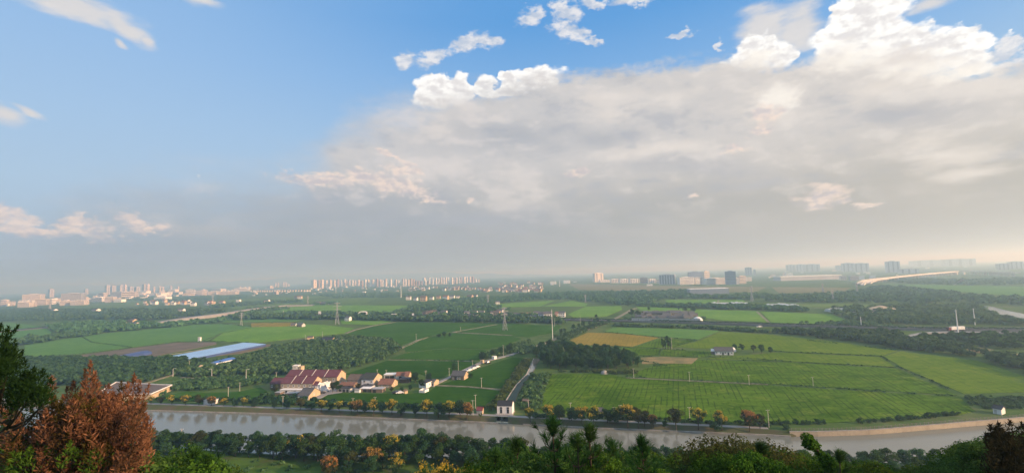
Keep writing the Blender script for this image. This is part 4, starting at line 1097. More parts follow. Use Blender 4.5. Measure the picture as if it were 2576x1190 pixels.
def place_word(u):
    for lim, w_ in ((380, 'behind the rust conifer'), (520, 'right of the rust conifer'), (700, 'above the grass clearing'), (850, 'facing the maroon terraces'), (1000, 'facing the village houses'), (1150, 'facing the lower rice field'), (1300, 'facing the sluice house'), (1500, 'behind the tallest pine'), (1800, 'behind the thin trees'), (2100, 'by the canal wall start')):
        if u < lim: return w_
    return 'facing the white shed'
for row, (dn, step, lo, hi) in enumerate(((4.5, 4.3, 0.95, 1.22), (9.5, 5.0, 0.9, 1.2), (15, 6.5, 0.7, 1.05), (22, 8.0, 0.5, 0.9))):
    x = -190.0
    while x < 215:
        x += step * random.uniform(0.75, 1.25)
        y = interp(near_edge, x) - dn + random.uniform(-2, 2)
        u = 1288 + 1140 * x / y
        if dn >= 18 and (u < 800 or u > 1330): continue
        if dn > 12 and 505 < u < 800: continue
        sc = random.uniform(lo, hi)
        if u < 690: sc *= 0.85
        if u > 1260: sc *= 0.75
        plant(random.choice(['round', 'round', 'dense', 'dense']), 'bank_tree', (x, y, near_h(x, y)), sc, f"{['dark green tree', 'leafy tree', 'smaller tree', 'low tree'][row]} in the near canal belt, {['waterside', 'second', 'third', 'rear'][row]} row, {place_word(u)}", 'tree', 'dark trees of the near canal belt')
# rough low growth on the near flat
pts = [(x, y) for x, y in scatter([(-150, 150), (-130, 190), (-40, 172), (60, 158), (60, 140), (-120, 140)], 4.2, rngn)]
pts = [q for q in pts if random.random() < 0.5] + [(x, interp(near_edge, x) - random.uniform(1.5, 9)) for x in np.linspace(-200, 120, 150)]
mass('undergrowth', pts, 1.5, 1.3, 44, M['lf_scrub'], rngn, 0.3, 0.5, 0.3)

# ------------------------------------------------------------------ close trees on the hillside
# pines: whorls of rising branches, each shoot a brush of long needles
def needles(c, axis, n, L, w, rng_, spread=0.75):
    d = axis[None, :] + rnd_unit(n, rng_) * spread
    d /= np.linalg.norm(d, axis=1, keepdims=True)
    s = np.cross(d, rnd_unit(n, rng_)); s /= np.linalg.norm(s, axis=1, keepdims=True) + 1e-9
    L = L * (0.75 + 0.5 * rng_.random(n))[:, None]
    c = c[None, :] + axis[None, :] * (rng_.random(n)[:, None] * 0.22)
    return np.stack([c - s * w / 2, c + s * w / 2, c + d * L + s * w / 5, c + d * L - s * w / 5], axis=1)
def pine_proto(v, h=7.0, spreadr=2.4, whorls=9, bare=0.25):
    r_ = np.random.default_rng(300 + v); Q = []; mb = MB()
    mb.tube([(0, 0, -0.5), (0.05, 0.02, h * 0.5), (0, 0, h)], [0.13, 0.085, 0.02], 6)
    for k in range(whorls):
        f = k / (whorls - 1); z = h * (bare + (0.97 - bare) * f)
        R = spreadr * (1 - f) ** 0.75 + 0.15
        for b in range(5):
            a = b * 1.2566 + k * 0.7 + r_.normal() * 0.2
            R_ = R * r_.uniform(0.7, 1.15)
            dirv = np.array([math.cos(a), math.sin(a), 0.0])
            rise = 0.25 + 0.55 * f
            mid = dirv * R_ * 0.5 + np.array([0, 0, z + R_ * 0.5 * rise * 0.6]); end = dirv * R_ + np.array([0, 0, z + R_ * rise + 0.25])
            mb.tube([(0, 0, z), tuple(mid), tuple(end)], [0.035, 0.022, 0.008], 4, 0, False)
            m_ = max(1, int(R_ / 0.30))
            for j in range(m_ + 1):
                t = 0.35 + 0.65 * j / max(1, m_)
                c = (np.array([0, 0, z]) * (1 - t) ** 2 + 2 * mid * t * (1 - t) + end * t * t) if t < 1 else end
                ax = dirv * 0.55 + np.array([0, 0, 0.9]) + r_.normal(size=3) * 0.25
                if 0 < j < m_: c = c + r_.normal(size=3) * 0.08
                Q.append(needles(c, ax / np.linalg.norm(ax), 34, 0.30, 0.022, r_))
    for j in range(6):
        Q.append(needles(np.array([0, 0, h - 0.25 + j * 0.1]), np.array([0, 0, 1.0]), 60, 0.34, 0.022, r_, 0.9))
    tm = mb.mesh('trunk'); tm.materials.append(M['wood'])
    cm = faces_mesh('pine_crown', np.concatenate(Q)); cm.materials.append(M['lf_pine'])
    return tm, cm, None
PROTO['pine'] = [pine_proto(0), pine_proto(1, 7.0, 1.9, 8), pine_proto(2, 7.0, 0.55, 4, 0.80)]
HREF['pine'] = 7.35
broadleaf_proto('close', 5, 8.0, 2.9, 0.25, 64, 14000, 0.165, M['lf_bright'], None, 21, 5, (0.13, 0.34))
broadleaf_proto('close_dark', 4, 8.0, 2.9, 0.25, 64, 14000, 0.155, M['lf_close'], None, 22, 5, (0.13, 0.34))
HREF['close'] = HREF['close_dark'] = 8.1

for x, yt, d, v, lab in [(1390, 1063, 21, 0, 'tallest dark pine in front of the canal, with candle-like top shoots'), (1300, 1112, 24, 1, 'shorter pine left of the tallest dark pine'), (1482, 1080, 20, 1, 'slim pine right of the tallest dark pine'), (1540, 1118, 24, 0, 'bushy pine among bright leaves below the water'),
     (1614, 1108, 18, 2, 'bare-stemmed little pine with one round tuft of needles'), (1452, 1103, 19, 1, 'small pine close to the right of the tallest pine'), (1246, 1140, 26, 0, 'low pine at the left end of the close tree line'), (1915, 1122, 22, 1, 'pine poking out of the bright foliage on the right'), (1862, 1150, 24, 0, 'half-hidden pine in the dark foliage on the right'), (2110, 1140, 20, 1, 'dark pine right of the leaning creeper-covered stem'), (490, 1150, 24, 0, 'dark conifer beside the grass patch at the picture foot'), (518, 1160, 22, 1, 'second dark conifer beside the grass patch')]:
    p, h = at_top(x, yt, d)
    sc = min(h / HREF['pine'], 1.35)
    plant('pine', 'pine_tree', tuple(p), sc, lab, 'tree', None, v, h / HREF['pine'] / sc, x * 0.7)

PROFILE = [(370, 1122), (430, 1108), (500, 1118), (560, 1150), (640, 1215), (1000, 1215), (1100, 1195), (1180, 1160), (1240, 1128), (1300, 1110), (1400, 1112), (1470, 1118), (1560, 1122), (1640, 1138), (1680, 1160), (1720, 1140), (1760, 1118), (1800, 1112), (1860, 1110), (1930, 1122), (1990, 1140), (2060, 1136), (2120, 1142), (2200, 1160), (2300, 1172), (2350, 1156), (2400, 1134), (2450, 1108), (2500, 1092), (2576, 1085), (2700, 1060)]
close_n = 0
for (d0, off, step) in ((20, 26, 58), (27, 8, 48), (35, 0, 38), (44, 12, 38)):
    x = 372.0
    while x < 2640:
        x += step * random.uniform(0.7, 1.3)
        yt = interp(PROFILE, x) + off + random.uniform(-16, 26)
        if yt > 1205 or 600 < x < 1150: continue
        d = d0 * random.uniform(0.9, 1.12)
        p, h = at_top(x, yt, d)
        bright = (1500 < x < 1800 and random.random() < 0.5) or (x > 1820 and random.random() < 0.7) or random.random() < 0.35
        if 2470 < x < 2600 and yt < 1125: bright = False
        k = 'close' if bright else 'close_dark'
        if h < 2: continue
        sc = max(0.45, min(h / HREF[k], 1.1)) * random.uniform(0.8, 1.15)
        depth_w = {20: 'nearest row', 27: 'second row', 35: 'third row', 44: 'rear row'}[d0]
        where = 'beside the rust conifer' if x < 600 else 'left of the tallest pine' if x < 1380 else 'just right of the tallest pine' if x < 1530 else 'beside the bare-stemmed little pine' if x < 1700 else 'among the thin trees' if x < 1960 else 'by the creeper-covered stem' if x < 2130 else 'below the widest water' if x < 2330 else 'left of the dark cedar' if x < 2480 else 'under the dark cedar'
        plant(k, 'hillside_tree', tuple(p), sc, f"{'bright' if bright else 'dark'} green hillside tree, {depth_w}, {where}", 'tree', f"{'bright' if bright else 'dark'} close trees {where}", None, h / HREF[k] / sc)
        close_n += 1
print('close trees', close_n)

broadleaf_proto('gold_close', 3, 7.0, 2.7, 0.32, 30, 9000, 0.17, M['lf_close'], (M['fl_yellow'], 9, 0.24), 44, 5, (0.16, 0.32))
HREF['gold_close'] = 7.1
for x, yt, d, lab in [(1062, 1166, 30, 'left one of three yellow-plumed treetops at the picture foot'), (1112, 1162, 29, 'middle one of three yellow-plumed treetops at the picture foot'), (1172, 1176, 30, 'right one of three yellow-plumed treetops at the picture foot')]:
    p, h = at_top(x, yt, d)
    plant('gold_close', 'goldenrain_tree', tuple(p), 0.7, lab, 'tree', 'yellow-plumed treetops', None, h / 7.1 / 0.7)
# thin airy trees whose twigs cross the water on the right
broadleaf_proto('airy', 3, 8.0, 2.3, 0.45, 34, 2600, 0.17, M['lf_olive'], None, 31, 9)
HREF['airy'] = 8.1
for k, (x, yt, d) in enumerate([(1790, 1092, 26), (1838, 1096, 28), (1880, 1092, 25), (1922, 1104, 27), (1750, 1112, 28), (1965, 1120, 24)]):
    p, h = at_top(x, yt, d); sc = min(h / 8.1, 1.1)
    plant('airy', 'thin_tree', tuple(p), sc, f'airy thin-leaved tree against the water, {ORD[k] if k else "leftmost"} of the six from the left' if k < 4 else f'airy thin-leaved tree, {"left" if k == 4 else "right"} outlier of the six against the water', 'tree', 'thin trees against the water', None, h / 8.1 / sc)

# plumes: elongated sprays of fine scale leaves, used for the conifers at both edges of the view
def plume(base, tip, r, n, size, rng_):
    base, tip = np.array(base), np.array(tip)
    ax = tip - base; L = np.linalg.norm(ax); ax = ax / L
    t = rng_.random(n) ** 0.85
    prof = np.sin(np.clip(t * 0.93 + 0.10, 0, 1) * PI) ** 0.8 * (1.05 - 0.45 * t)
    d = rnd_unit(n, rng_); d -= ax * (d @ ax)[:, None]; d /= np.linalg.norm(d, axis=1, keepdims=True) + 1e-9
    C = base + ax * (t * L)[:, None] + d * (prof * r * (0.15 + 1.05 * rng_.random(n) ** 0.8))[:, None]
    dirn = ax * 0.9 + d * 0.7 + rnd_unit(n, rng_) * 0.75
    dirn /= np.linalg.norm(dirn, axis=1, keepdims=True)
    s = np.cross(dirn, rnd_unit(n, rng_)); s /= np.linalg.norm(s, axis=1, keepdims=True) + 1e-9
    q = size * (0.7 + 0.7 * rng_.random(n))[:, None]
    return np.stack([C - dirn * q * 0.5, C + s * q * 0.15, C + dirn * q * 0.8, C - s * q * 0.15], axis=1)

def edge_conifer(name, label, d0, spires, fills, trunk_px, mats, seed, size):
    """spires: (x, y tip, half width px, length px, lean px, part); fills: boxes (x0,x1,y0,y1,count,part)"""
    r_ = np.random.default_rng(seed); parts = {}
    mb = MB()
    tb = PD(trunk_px[0], trunk_px[1], d0 + 0.5); zb = near_h(tb.x, tb.y)
    root = thing(name, (tb.x, tb.y, zb), 0, label, 'tree')
    loc = np.array(root.location)
    def add(x, y, hw, L, lean, part, d):
        tip = np.array(PD(x, y, d)); base = np.array(PD(x - lean, y + L, d + r_.normal() * 0.3))
        n = int(240 * max(0.6, (hw / 20) * (L / 90)))
        parts.setdefault(part, []).append(plume(base - loc, tip - loc, hw / F_PX * d, n, size, r_))
        if r_.random() < 0.55: return
        tr = np.array(PD(trunk_px[0] + (x - trunk_px[0]) * 0.45, min(y + L + 60, 1230), d0 + 0.5))
        mb.tube([tuple(base - loc), tuple((base * 0.5 + tr * 0.5) + np.array([0, 0, -0.15]) - loc), tuple(tr - loc)], [0.012, 0.03, 0.05], 4, 0, False)
    for s in spires: add(*s, d0 + r_.uniform(-0.6, 0.6))
    for (x0, x1, y0, y1, n, part) in fills:
        for _ in range(n):
            x, y = r_.uniform(x0, x1), r_.uniform(y0, y1)
            add(x, y, r_.uniform(12, 26), r_.uniform(40, 85), r_.uniform(-34, 34) + (x - trunk_px[0]) * 0.14, part, d0 + r_.uniform(-2.2, 2.2))
    t0 = PD(trunk_px[0], trunk_px[1] - 240, d0 + 0.5)
    mb.tube([(0, 0, -1), tuple((np.array(t0) - loc) * 0.5), tuple(np.array(t0) - loc)], [0.24, 0.16, 0.03], 7)
    mb.build('trunk', M['wood'], root)
    for part, q in parts.items():
        o = new_obj(part, faces_mesh(part, np.concatenate(q)), root, mats[part])
    return root
edge_conifer('rust_conifer', 'rust-brown dying conifer with feathery upright sprays at lower left', 21.0,
    [(228, 908, 22, 190, 6, 'crown'), (240, 935, 16, 150, 4, 'crown'), (214, 928, 16, 150, 10, 'crown'), (185, 958, 26, 130, -10, 'crown'), (168, 972, 20, 110, -14, 'crown'), (338, 940, 22, 120, 14, 'crown'), (352, 958, 18, 110, 16, 'crown'), (375, 964, 9, 90, 26, 'crown'), (322, 960, 18, 100, 6, 'crown'), (305, 958, 15, 80, 0, 'olive_spray'), (262, 985, 20, 100, 0, 'olive_spray'), (210, 1000, 24, 120, 0, 'crown'), (285, 985, 22, 110, 0, 'crown'),
     (352, 1033, 16, 80, 12, 'crown'), (368, 1052, 13, 70, 14, 'crown'), (360, 1082, 20, 90, 10, 'crown'), (372, 1110, 13, 80, 4, 'crown'), (130, 945, 12, 60, 0, 'crown'), (22, 1100, 16, 80, 0, 'crown')],
    [(150, 365, 985, 1050, 38, 'crown'), (90, 372, 1050, 1190, 90, 'crown'), (-20, 140, 1010, 1180, 50, 'crown'), (-20, 160, 1050, 1190, 44, 'green_spray'), (130, 300, 990, 1110, 24, 'olive_spray'), (150, 350, 1090, 1190, 30, 'green_spray'), (60, 360, 1130, 1210, 34, 'crown'), (0, 250, 990, 1120, 30, 'olive_spray'), (105, 372, 975, 1110, 26, 'crown'), (150, 300, 960, 1040, 14, 'crown'), (60, 370, 1010, 1190, 40, 'brown_spray')],
    (220, 1230), {'crown': M['lf_rust'], 'brown_spray': M['lf_brown'], 'olive_spray': M['lf_cedar'], 'green_spray': M['lf_bright']}, 71, 0.13)
edge_conifer('dark_conifer', 'dark green conifer reaching in from the left edge', 15.0,
    [(4, 812, 16, 90, 10, 'crown'), (22, 822, 14, 70, 20, 'crown'), (48, 818, 6, 50, 44, 'crown'), (38, 855, 18, 80, 24, 'crown'), (58, 880, 16, 70, 34, 'crown'), (20, 880, 24, 90, 8, 'crown'), (66, 905, 18, 60, 24, 'crown'), (86, 922, 18, 60, 26, 'crown'), (110, 928, 20, 70, 20, 'crown'), (128, 950, 16, 60, 14, 'crown'), (60, 938, 22, 80, 10, 'crown')],
    [(-60, 40, 860, 960, 34, 'crown'), (20, 125, 925, 985, 24, 'crown')],
    (-30, 1200), {'crown': M['lf_pine_dark']}, 72, 0.10)
edge_conifer('dark_cedar', 'very dark cedar at the right edge above the canal wall', 17.0,
    [(2492, 1068, 14, 60, -10, 'crown'), (2510, 1062, 16, 60, -6, 'crown'), (2540, 1058, 18, 70, 0, 'crown'), (2570, 1064, 18, 70, 6, 'crown'), (2480, 1090, 12, 40, -20, 'crown')],
    [(2490, 2620, 1072, 1130, 30, 'crown'), (2500, 2620, 1100, 1160, 24, 'crown')],
    (2590, 1230), {'crown': M['lf_maroon']}, 73, 0.12)
# leaning stem wrapped in creeper
def creeper_stem():
    r_ = np.random.default_rng(9)
    a, b_ = np.array(PD(2092, 1175, 19)), np.array(PD(2030, 1100, 19))
    zb = near_h(a[0], a[1])
    root = thing('leaning_stem', (a[0], a[1], zb), 0, 'leaning stem wrapped in creeper, pointing left over the water', 'tree')
    loc = np.array(root.location)
    mb = MB(); mb.tube([(0.1, 0, -0.3), tuple(a - loc), tuple(b_ - loc)], [0.09, 0.07, 0.03], 6); mb.build('trunk', M['wood'], root)
    cl = [(*(a + (b_ - a) * t - loc + r_.normal(size=3) * 0.05), 0.20 + 0.10 * math.sin(t * 9)) for t in np.linspace(0.05, 1.0, 12)]
    new_obj('creeper', faces_mesh('creeper', clump_cloud(cl, 150, 0.12, r_)), root, M['lf_bright'])
creeper_stem()

# ------------------------------------------------------------------ buildings near the canal
def Z1(x, y): return 669.3 + 0.14707 * x, 909.2 + 0.14707 * y
def Z2(x, y): return 1010.2 + 0.16982 * x, 871.3 + 0.16982 * y
def Z5(x, y): return 239.9 + 0.17647 * x, 839.7 + 0.17647 * y
def Z6(x, y): return 1641.6 + 0.14707 * x, 839.7 + 0.14707 * y
def C(k, x, y): return 644.0 * ((k - 1) % 4) + x / 4, (631.4 if k <= 4 else 892.8) + y / 4

def on_front(pl, pr):
    a, b_ = P(*pl), P(*pr)
    d = b_ - a
    return a, math.atan2(d.y, d.x), d.length

_wcache = {}
def window(parent, x, y, z, w, h, face='front', frame='white', depth=0.05):
    """a framed window with its pane; face front = -Y wall, right = +X wall"""
    key = (round(w, 2), round(h, 2), frame)
    if key not in _wcache:
        f = MB(); t = 0.12
        f.b(-w / 2, w / 2, -depth, 0.02, -h / 2, -h / 2 + t); f.b(-w / 2, w / 2, -depth, 0.02, h / 2 - t, h / 2)
        f.b(-w / 2, -w / 2 + t, -depth, 0.02, -h / 2 + t, h / 2 - t); f.b(w / 2 - t, w / 2, -depth, 0.02, -h / 2 + t, h / 2 - t)
        f.b(-0.04, 0.04, -depth, 0.02, -h / 2 + t, h / 2 - t)
        f.b(-w / 2 - 0.1, w / 2 + 0.1, -depth - 0.1, 0.02, -h / 2 - 0.12, -h / 2)
        p = MB(); p.b(-w / 2 + t * 0.5, w / 2 - t * 0.5, -0.02, 0.03, -h / 2 + t * 0.5, h / 2 - t * 0.5)
        fm, pm = f.mesh('window'), p.mesh('pane'); fm.materials.append(M[frame]); pm.materials.append(M['glass'])
        _wcache[key] = (fm, pm)
    fm, pm = _wcache[key]
    o = new_obj('window', fm, parent); o.location = (x, y, z)
    if face == 'right': o.rotation_euler = (0, 0, PI / 2)
    new_obj('pane', pm, o)
    return o
def door(parent, x, y, w=1.1, h=2.2, mat='dark', face='front', z=0):
    m = MB(); m.b(-w / 2, w / 2, -0.06, 0.02, 0, h)
    o = m.build('door', M[mat], parent); o.location = (x, y, z)
    if face == 'right': o.rotation_euler = (0, 0, PI / 2)
    hd = MB(); hd.b(w * 0.32, w * 0.38, -0.12, -0.06, 1.0, 1.12); hd.build('handle', M['steel'], o)
    return o

def gable_house(name, label, pl, pr, depth, hw, hr, wall='beige', gable='tan', roof='grey_tile', over=0.35, units=1, cat='house', group=None, wins=(), doors=(), rwins=(), ridge=True, parapet=None, z0=0.0):
    a, rz, L = on_front(pl, pr)
    t = thing(name, (a.x, a.y, z0), rz, label, cat, group)
    w = MB(); m = depth / 2
    prof = [(0, -0.3), (depth, -0.3), (depth, hw), (m, hw + hr), (0, hw)]
    V = [(0, y, z) for y, z in prof] + [(L, y, z) for y, z in prof]
    w.add(V, [(0, 4, 3, 2, 1), (5, 6, 7, 8, 9)], 1)
    w.add(V, [(0, 1, 6, 5), (1, 2, 7, 6), (4, 0, 5, 9)], 0)
    w.build('wall', [M[wall], M[gable]], t)
    for u in range(units):
        x0, x1 = u * L / units, (u + 1) * L / units
        e0 = over if u == 0 else -0.12; e1 = over if u == units - 1 else -0.12
        r = MB(); sl = hr / m; th = 0.16
        for sgn in (0, 1):
            ys = (-over, m) if sgn == 0 else (depth + over, m)
            zs = (hw - over * sl, hw + hr)
            V = [(x0 - e0, ys[0], zs[0] + 0.02), (x1 + e1, ys[0], zs[0] + 0.02), (x1 + e1, ys[1], zs[1] + 0.02), (x0 - e0, ys[1], zs[1] + 0.02)]
            V += [(x, y, z + th) for x, y, z in V]
            F = [(0, 3, 2, 1), (4, 5, 6, 7), (0, 1, 5, 4), (1, 2, 6, 5), (2, 3, 7, 6), (3, 0, 4, 7)]
            if sgn: F = [tuple(reversed(f)) for f in F]
            r.add(V, F)
        if ridge: r.b(x0 - e0, x1 + e1, m - 0.14, m + 0.14, hw + hr + 0.10, hw + hr + 0.28)
        r.build('roof', M[roof], t)
        if u and parapet:
            p = MB(); th = 0.24
            V = [(x0 - th / 2, -over, hw - over * sl - 0.1), (x0 - th / 2, m, hw + hr), (x0 - th / 2, depth + over, hw - over * sl - 0.1)]
            V += [(x, y, z + 0.55) for x, y, z in V]; V2 = [(x + th, y, z) for x, y, z in V]
            p.add(V + V2, [(0, 1, 4, 3), (1, 2, 5, 4), (6, 9, 10, 7), (7, 10, 11, 8), (3, 4, 10, 9), (4, 5, 11, 10), (0, 3, 9, 6), (2, 8, 11, 5)])
            p.build('party_wall', M[parapet], t)
    for (fx, z, ww, hh) in wins: window(t, fx * L, 0, z, ww, hh)
    for (fx, ww, hh, mt) in doors: door(t, fx * L, 0, ww, hh, mt)
    for (fy, z, ww, hh) in rwins: window(t, L, fy * depth, z, ww, hh, 'right')
    t['L'] = L
    return t
def flat_block(name, label, pl, pr, depth, h, wall='white', roof='concrete', cat='house', group=None, wins=(), doors=(), rwins=(), para=0.3, z0=0.0):
    a, rz, L = on_front(pl, pr)
    t = thing(name, (a.x, a.y, z0), rz, label, cat, group)
    w = MB(); w.b(0, L, 0, depth, -0.3, h); w.build('wall', M[wall], t)
    r = MB(); r.b(-0.2, L + 0.2, -0.2, depth + 0.2, h, h + 0.22); r.build('roof', M[roof], t)
    if para:
        p = MB()
        for (x0, x1, y0, y1) in ((-0.2, L + 0.2, -0.2, 0.0), (-0.2, L + 0.2, depth, depth + 0.2), (-0.2, 0.0, 0.0, depth), (L, L + 0.2, 0.0, depth)): p.b(x0, x1, y0, y1, h + 0.22, h + 0.22 + para)
        p.build('parapet', M[wall], t)
    for (fx, z, ww, hh) in wins: window(t, fx * L, 0, z, ww, hh)
    for (fx, ww, hh, mt) in doors: door(t, fx * L, 0, ww, hh, mt)
    for (fy, z, ww, hh) in rwins: window(t, L, fy * depth, z, ww, hh, 'right')
    return t

# maroon terraces
tw = [((u + f) / 3, z, 1.3, 1.5) for u in range(3) for f in (0.22, 0.72) for z in (4.2,)] + [((u + f) / 3, 1.5, 1.3, 1.5) for u in range(3) for f in (0.22, 0.72)]
gable_house('terrace_house', 'front terrace of three beige units under maroon roofs', Z1(245, 528), Z1(800, 530), 10.5, 5.7, 3.2, 'beige', 'tan', 'maroon', 0.3, 3, 'house', 'maroon terraces', tw, (), [(0.5, 4.0, 1.2, 1.4)], True, 'offwhite')
tw = [((u + f) / 4, z, 1.3, 1.5) for u in range(4) for f in (0.22, 0.72) for z in (1.6, 4.2)]
gable_house('terrace_house', 'rear terrace of four units under maroon roofs with cream right gable', Z1(335, 415), Z1(1215, 418), 11.5, 5.9, 3.4, 'beige', 'tan', 'maroon', 0.3, 4, 'house', 'maroon terraces', tw, [(0.93, 1.4, 2.3, 'dark')], [(0.4, 4.2, 1.1, 1.3), (0.4, 1.6, 1.1, 1.3)], True, 'offwhite')
gable_house('annex', 'low brick annex with maroon roof at left end of the terraces', Z1(65, 470), Z1(235, 472), 9.0, 3.6, 2.6, 'brick', 'brick', 'maroon', 0.3, 1, 'house', None, [(0.2, 1.9, 1.2, 1.3), (0.7, 1.9, 1.2, 1.3)])
t = flat_block('front_row', 'long low white-roofed front building before the maroon terrace', Z1(235, 556), Z1(850, 558), 4.5, 2.5, 'offwhite', 'white', 'house', None, [(0.1, 1.3, 1.8, 1.2), (0.27, 1.3, 1.8, 1.2), (0.6, 1.3, 1.8, 1.2)], [(0.42, 1.6, 2.1, 'dark'), (0.8, 2.4, 2.1, 'dark'), (0.18, 1.2, 2.1, 'dark')], (), 0.0)
gable_house('stair_house', 'small white stair house with dark roof against the front terrace', Z1(795, 530), Z1(872, 532), 5.0, 4.6, 1.6, 'offwhite', 'white', 'maroon', 0.3, 1, 'house', None, [(0.4, 3.4, 1.3, 1.6)])
flat_block('white_annex', 'white two-storey annex with a single window, right of the front terrace', Z1(874, 530), Z1(925, 534), 9.0, 4.4, 'white', 'concrete', 'house', None, (), (), [(0.5, 3.2, 1.0, 1.2)], 0.4)
gable_house('grey_roof_house', 'cream-gabled house with grey roof nearest the canal by the terraces', Z1(545, 652), Z1(728, 658), 11.0, 2.6, 3.0, 'white', 'tan', 'grey_tile', 0.4, 1, 'house', None, [(0.25, 1.5, 1.2, 1.2)], [(0.8, 1.2, 2.0, 'dark')], [(0.45, 2.4, 1.1, 1.1)])
flat_block('lean_to', 'low dark lean-to left of the grey-roofed house by the canal', Z1(330, 600), Z1(520, 602), 4.0, 2.0, 'brick', 'grey_sheet', 'shed', None, (), (), (), 0.0)
flat_block('side_shed', 'tiny pale shed under the bushes left of the grey-roofed house', Z1(150, 575), Z1(240, 578), 3.0, 1.6, 'brick', 'grey_sheet', 'shed', None, (), (), (), 0.0)
flat_block('roof_room', 'small white rooftop-like block behind the rear maroon terrace', Z1(450, 268), Z1(540, 266), 4, 8.0, 'offwhite', 'white', 'house', None, [(0.5, 6.9, 1.4, 1.0)], (), (), 0.2)
flat_block('roof_room', 'cream block with arched side behind the rear maroon terrace', Z1(560, 266), Z1(600, 266), 4, 7.4, 'tan', 'tan', 'house', None, (), (), (), 0.0)
# middle houses
gable_house('brown_roof_house', 'plain brick house with brown tiled roof in the village middle', Z1(1385, 425), Z1(1622, 428), 10.0, 4.2, 2.6, 'beige', 'tan', 'brown_tile', 0.4, 1, 'house', None, [(0.15, 3.0, 1.3, 1.3), (0.5, 3.0, 1.3, 1.3), (0.85, 3.0, 1.3, 1.3)])
gable_house('white_front_house', 'white-fronted two-storey house with cream gable and dark roof', Z1(1632, 432), Z1(1838, 438), 11.0, 4.9, 2.9, 'white', 'tan', 'dark_tile_green', 0.35, 1, 'house', None, [(0.25, 3.6, 1.6, 1.5), (0.82, 3.4, 1.0, 1.7)], [(0.55, 1.4, 2.4, 'dark')], [(0.35, 3.6, 0.8, 1.8), (0.65, 3.6, 0.8, 1.8), (0.5, 1.4, 0.8, 1.6)])
flat_block('court_wall', 'dark flat courtyard roof before the white-fronted house', Z1(1600, 482), Z1(1790, 486), 6.0, 2.0, 'offwhite', 'dark_sheet', 'shed', None, (), (), (), 0.0)
gable_house('red_tile_shed', 'low shed with faded red tiles left of the white-fronted house', Z1(1255, 462), Z1(1497, 464), 5.5, 2.1, 1.3, 'brick', 'brick', 'brown_red', 0.3, 1, 'shed', None, (), [(0.3, 1.2, 1.7, 'dark'), (0.7, 1.2, 1.7, 'dark')])
flat_block('open_shed', 'dark open-fronted shed with pale right wall below the red-tiled shed', Z1(1225, 520), Z1(1440, 524), 4.0, 2.2, 'offwhite', 'dark_sheet', 'shed', None, (), [(0.2, 2.0, 1.8, 'dark'), (0.5, 2.0, 1.8, 'dark'), (0.78, 1.6, 1.8, 'dark')], (), 0.0)  # dark panels stand in for the shade inside the open front
flat_block('white_wall_hut', 'small white hut in front of the white-fronted house', Z1(1512, 530), Z1(1598, 532), 3.0, 1.7, 'white', 'concrete', 'shed', None, (), (), (), 0.0)
flat_block('sheet_roof_shed', 'shed with glaring white sheet roof right of the little white hut', Z1(1605, 520), Z1(1770, 522), 5.0, 2.0, 'brick', 'white', 'shed', None, (), [(0.5, 2.0, 1.7, 'dark')], (), 0.0)
flat_block('long_low_shed', 'long low shed with pale edge right of the white sheet roof', Z1(1800, 530), Z1(1985, 532), 5.0, 2.1, 'brick', 'grey_sheet', 'shed', None, (), [(0.3, 2.0, 1.7, 'dark')], (), 0.0)
gable_house('orange_roof_shed', 'low house with orange-red front roof and cream gable', Z1(1915, 452), Z1(2150, 455), 9.0, 2.4, 2.4, 'beige', 'tan', 'red_tile', 0.4, 1, 'house', None, [(0.3, 1.4, 1.1, 1.0), (0.7, 1.4, 1.1, 1.0)], (), [(0.45, 2.0, 0.8, 1.0)])
flat_block('white_sheet_barn', 'long barn with white sheet roof behind the orange-roofed house', Z1(2015, 302), Z1(2212, 298), 6.0, 3.0, 'offwhite', 'white', 'barn', None, (), [(0.3, 3.0, 2.3, 'dark'), (0.7, 3.0, 2.3, 'dark')], (), 0.0)
gable_house('red_roof_barn', 'red-tiled barn right of the white sheet barn', Z1(2218, 306), Z1(2375, 304), 6.0, 2.6, 1.8, 'offwhite', 'tan', 'red_tile', 0.3, 1, 'barn', None, (), [(0.5, 1.8, 2.0, 'dark')])
gable_house('red_roof_barn', 'small taller red-roofed barn at the right end of the village row', Z1(2372, 318), Z1(2440, 316), 7.5, 3.0, 1.9, 'tan', 'tan', 'red_tile', 0.3, 1, 'barn')
flat_block('tarp_shed', 'black tarpaulin shed below the red-roofed barns', Z1(2275, 368), Z1(2440, 366), 6.0, 2.4, 'dark', 'dark_sheet', 'shed', None, (), (), (), 0.0)
gable_house('tan_wall_hut', 'crumbling tan-walled hut at the right end of the village gardens', Z1(2372, 556), Z1(2425, 540), 2.4, 1.6, 0.5, 'tan', 'tan', 'brown_tile', 0.15, 1, 'shed')
# along the village road
t = flat_block('white_flat_house', 'white flat-roofed house with blue window band beside the village road', Z2(258, 610), Z2(366, 620), 9.0, 3.3, 'white', 'dark_tile', 'house', None, [(0.3, 1.9, 1.8, 1.1), (0.72, 1.9, 1.8, 1.1)], (), [(0.4, 1.8, 1.0, 1.2)], 0.0)
gable_house('side_house', 'small grey house with tan gable end right of the white flat-roofed house', Z2(432, 590), Z2(482, 592), 7.0, 2.6, 1.2, 'offwhite', 'tan', 'grey_tile', 0.2, 1, 'house', None, (), [(0.5, 1.0, 2.0, 'dark')])
a, rz, L = on_front(Z2(258, 688), Z2(345, 692))
t = thing('walled_pen', a, rz, 'small white roofless pen at the corner of the lower rice field', 'pen')
for nm, (x0, x1, y0, y1) in (('front_wall', (0, L, 0, 0.25)), ('back_wall', (0, L, 5.0, 5.25)), ('side_wall', (0, 0.25, 0.25, 5.0)), ('side_wall', (L - 0.25, L, 0.25, 5.0))):
    m = MB(); m.b(x0, x1, y0, y1, -0.2, 1.7); m.build(nm, M['white'], t)
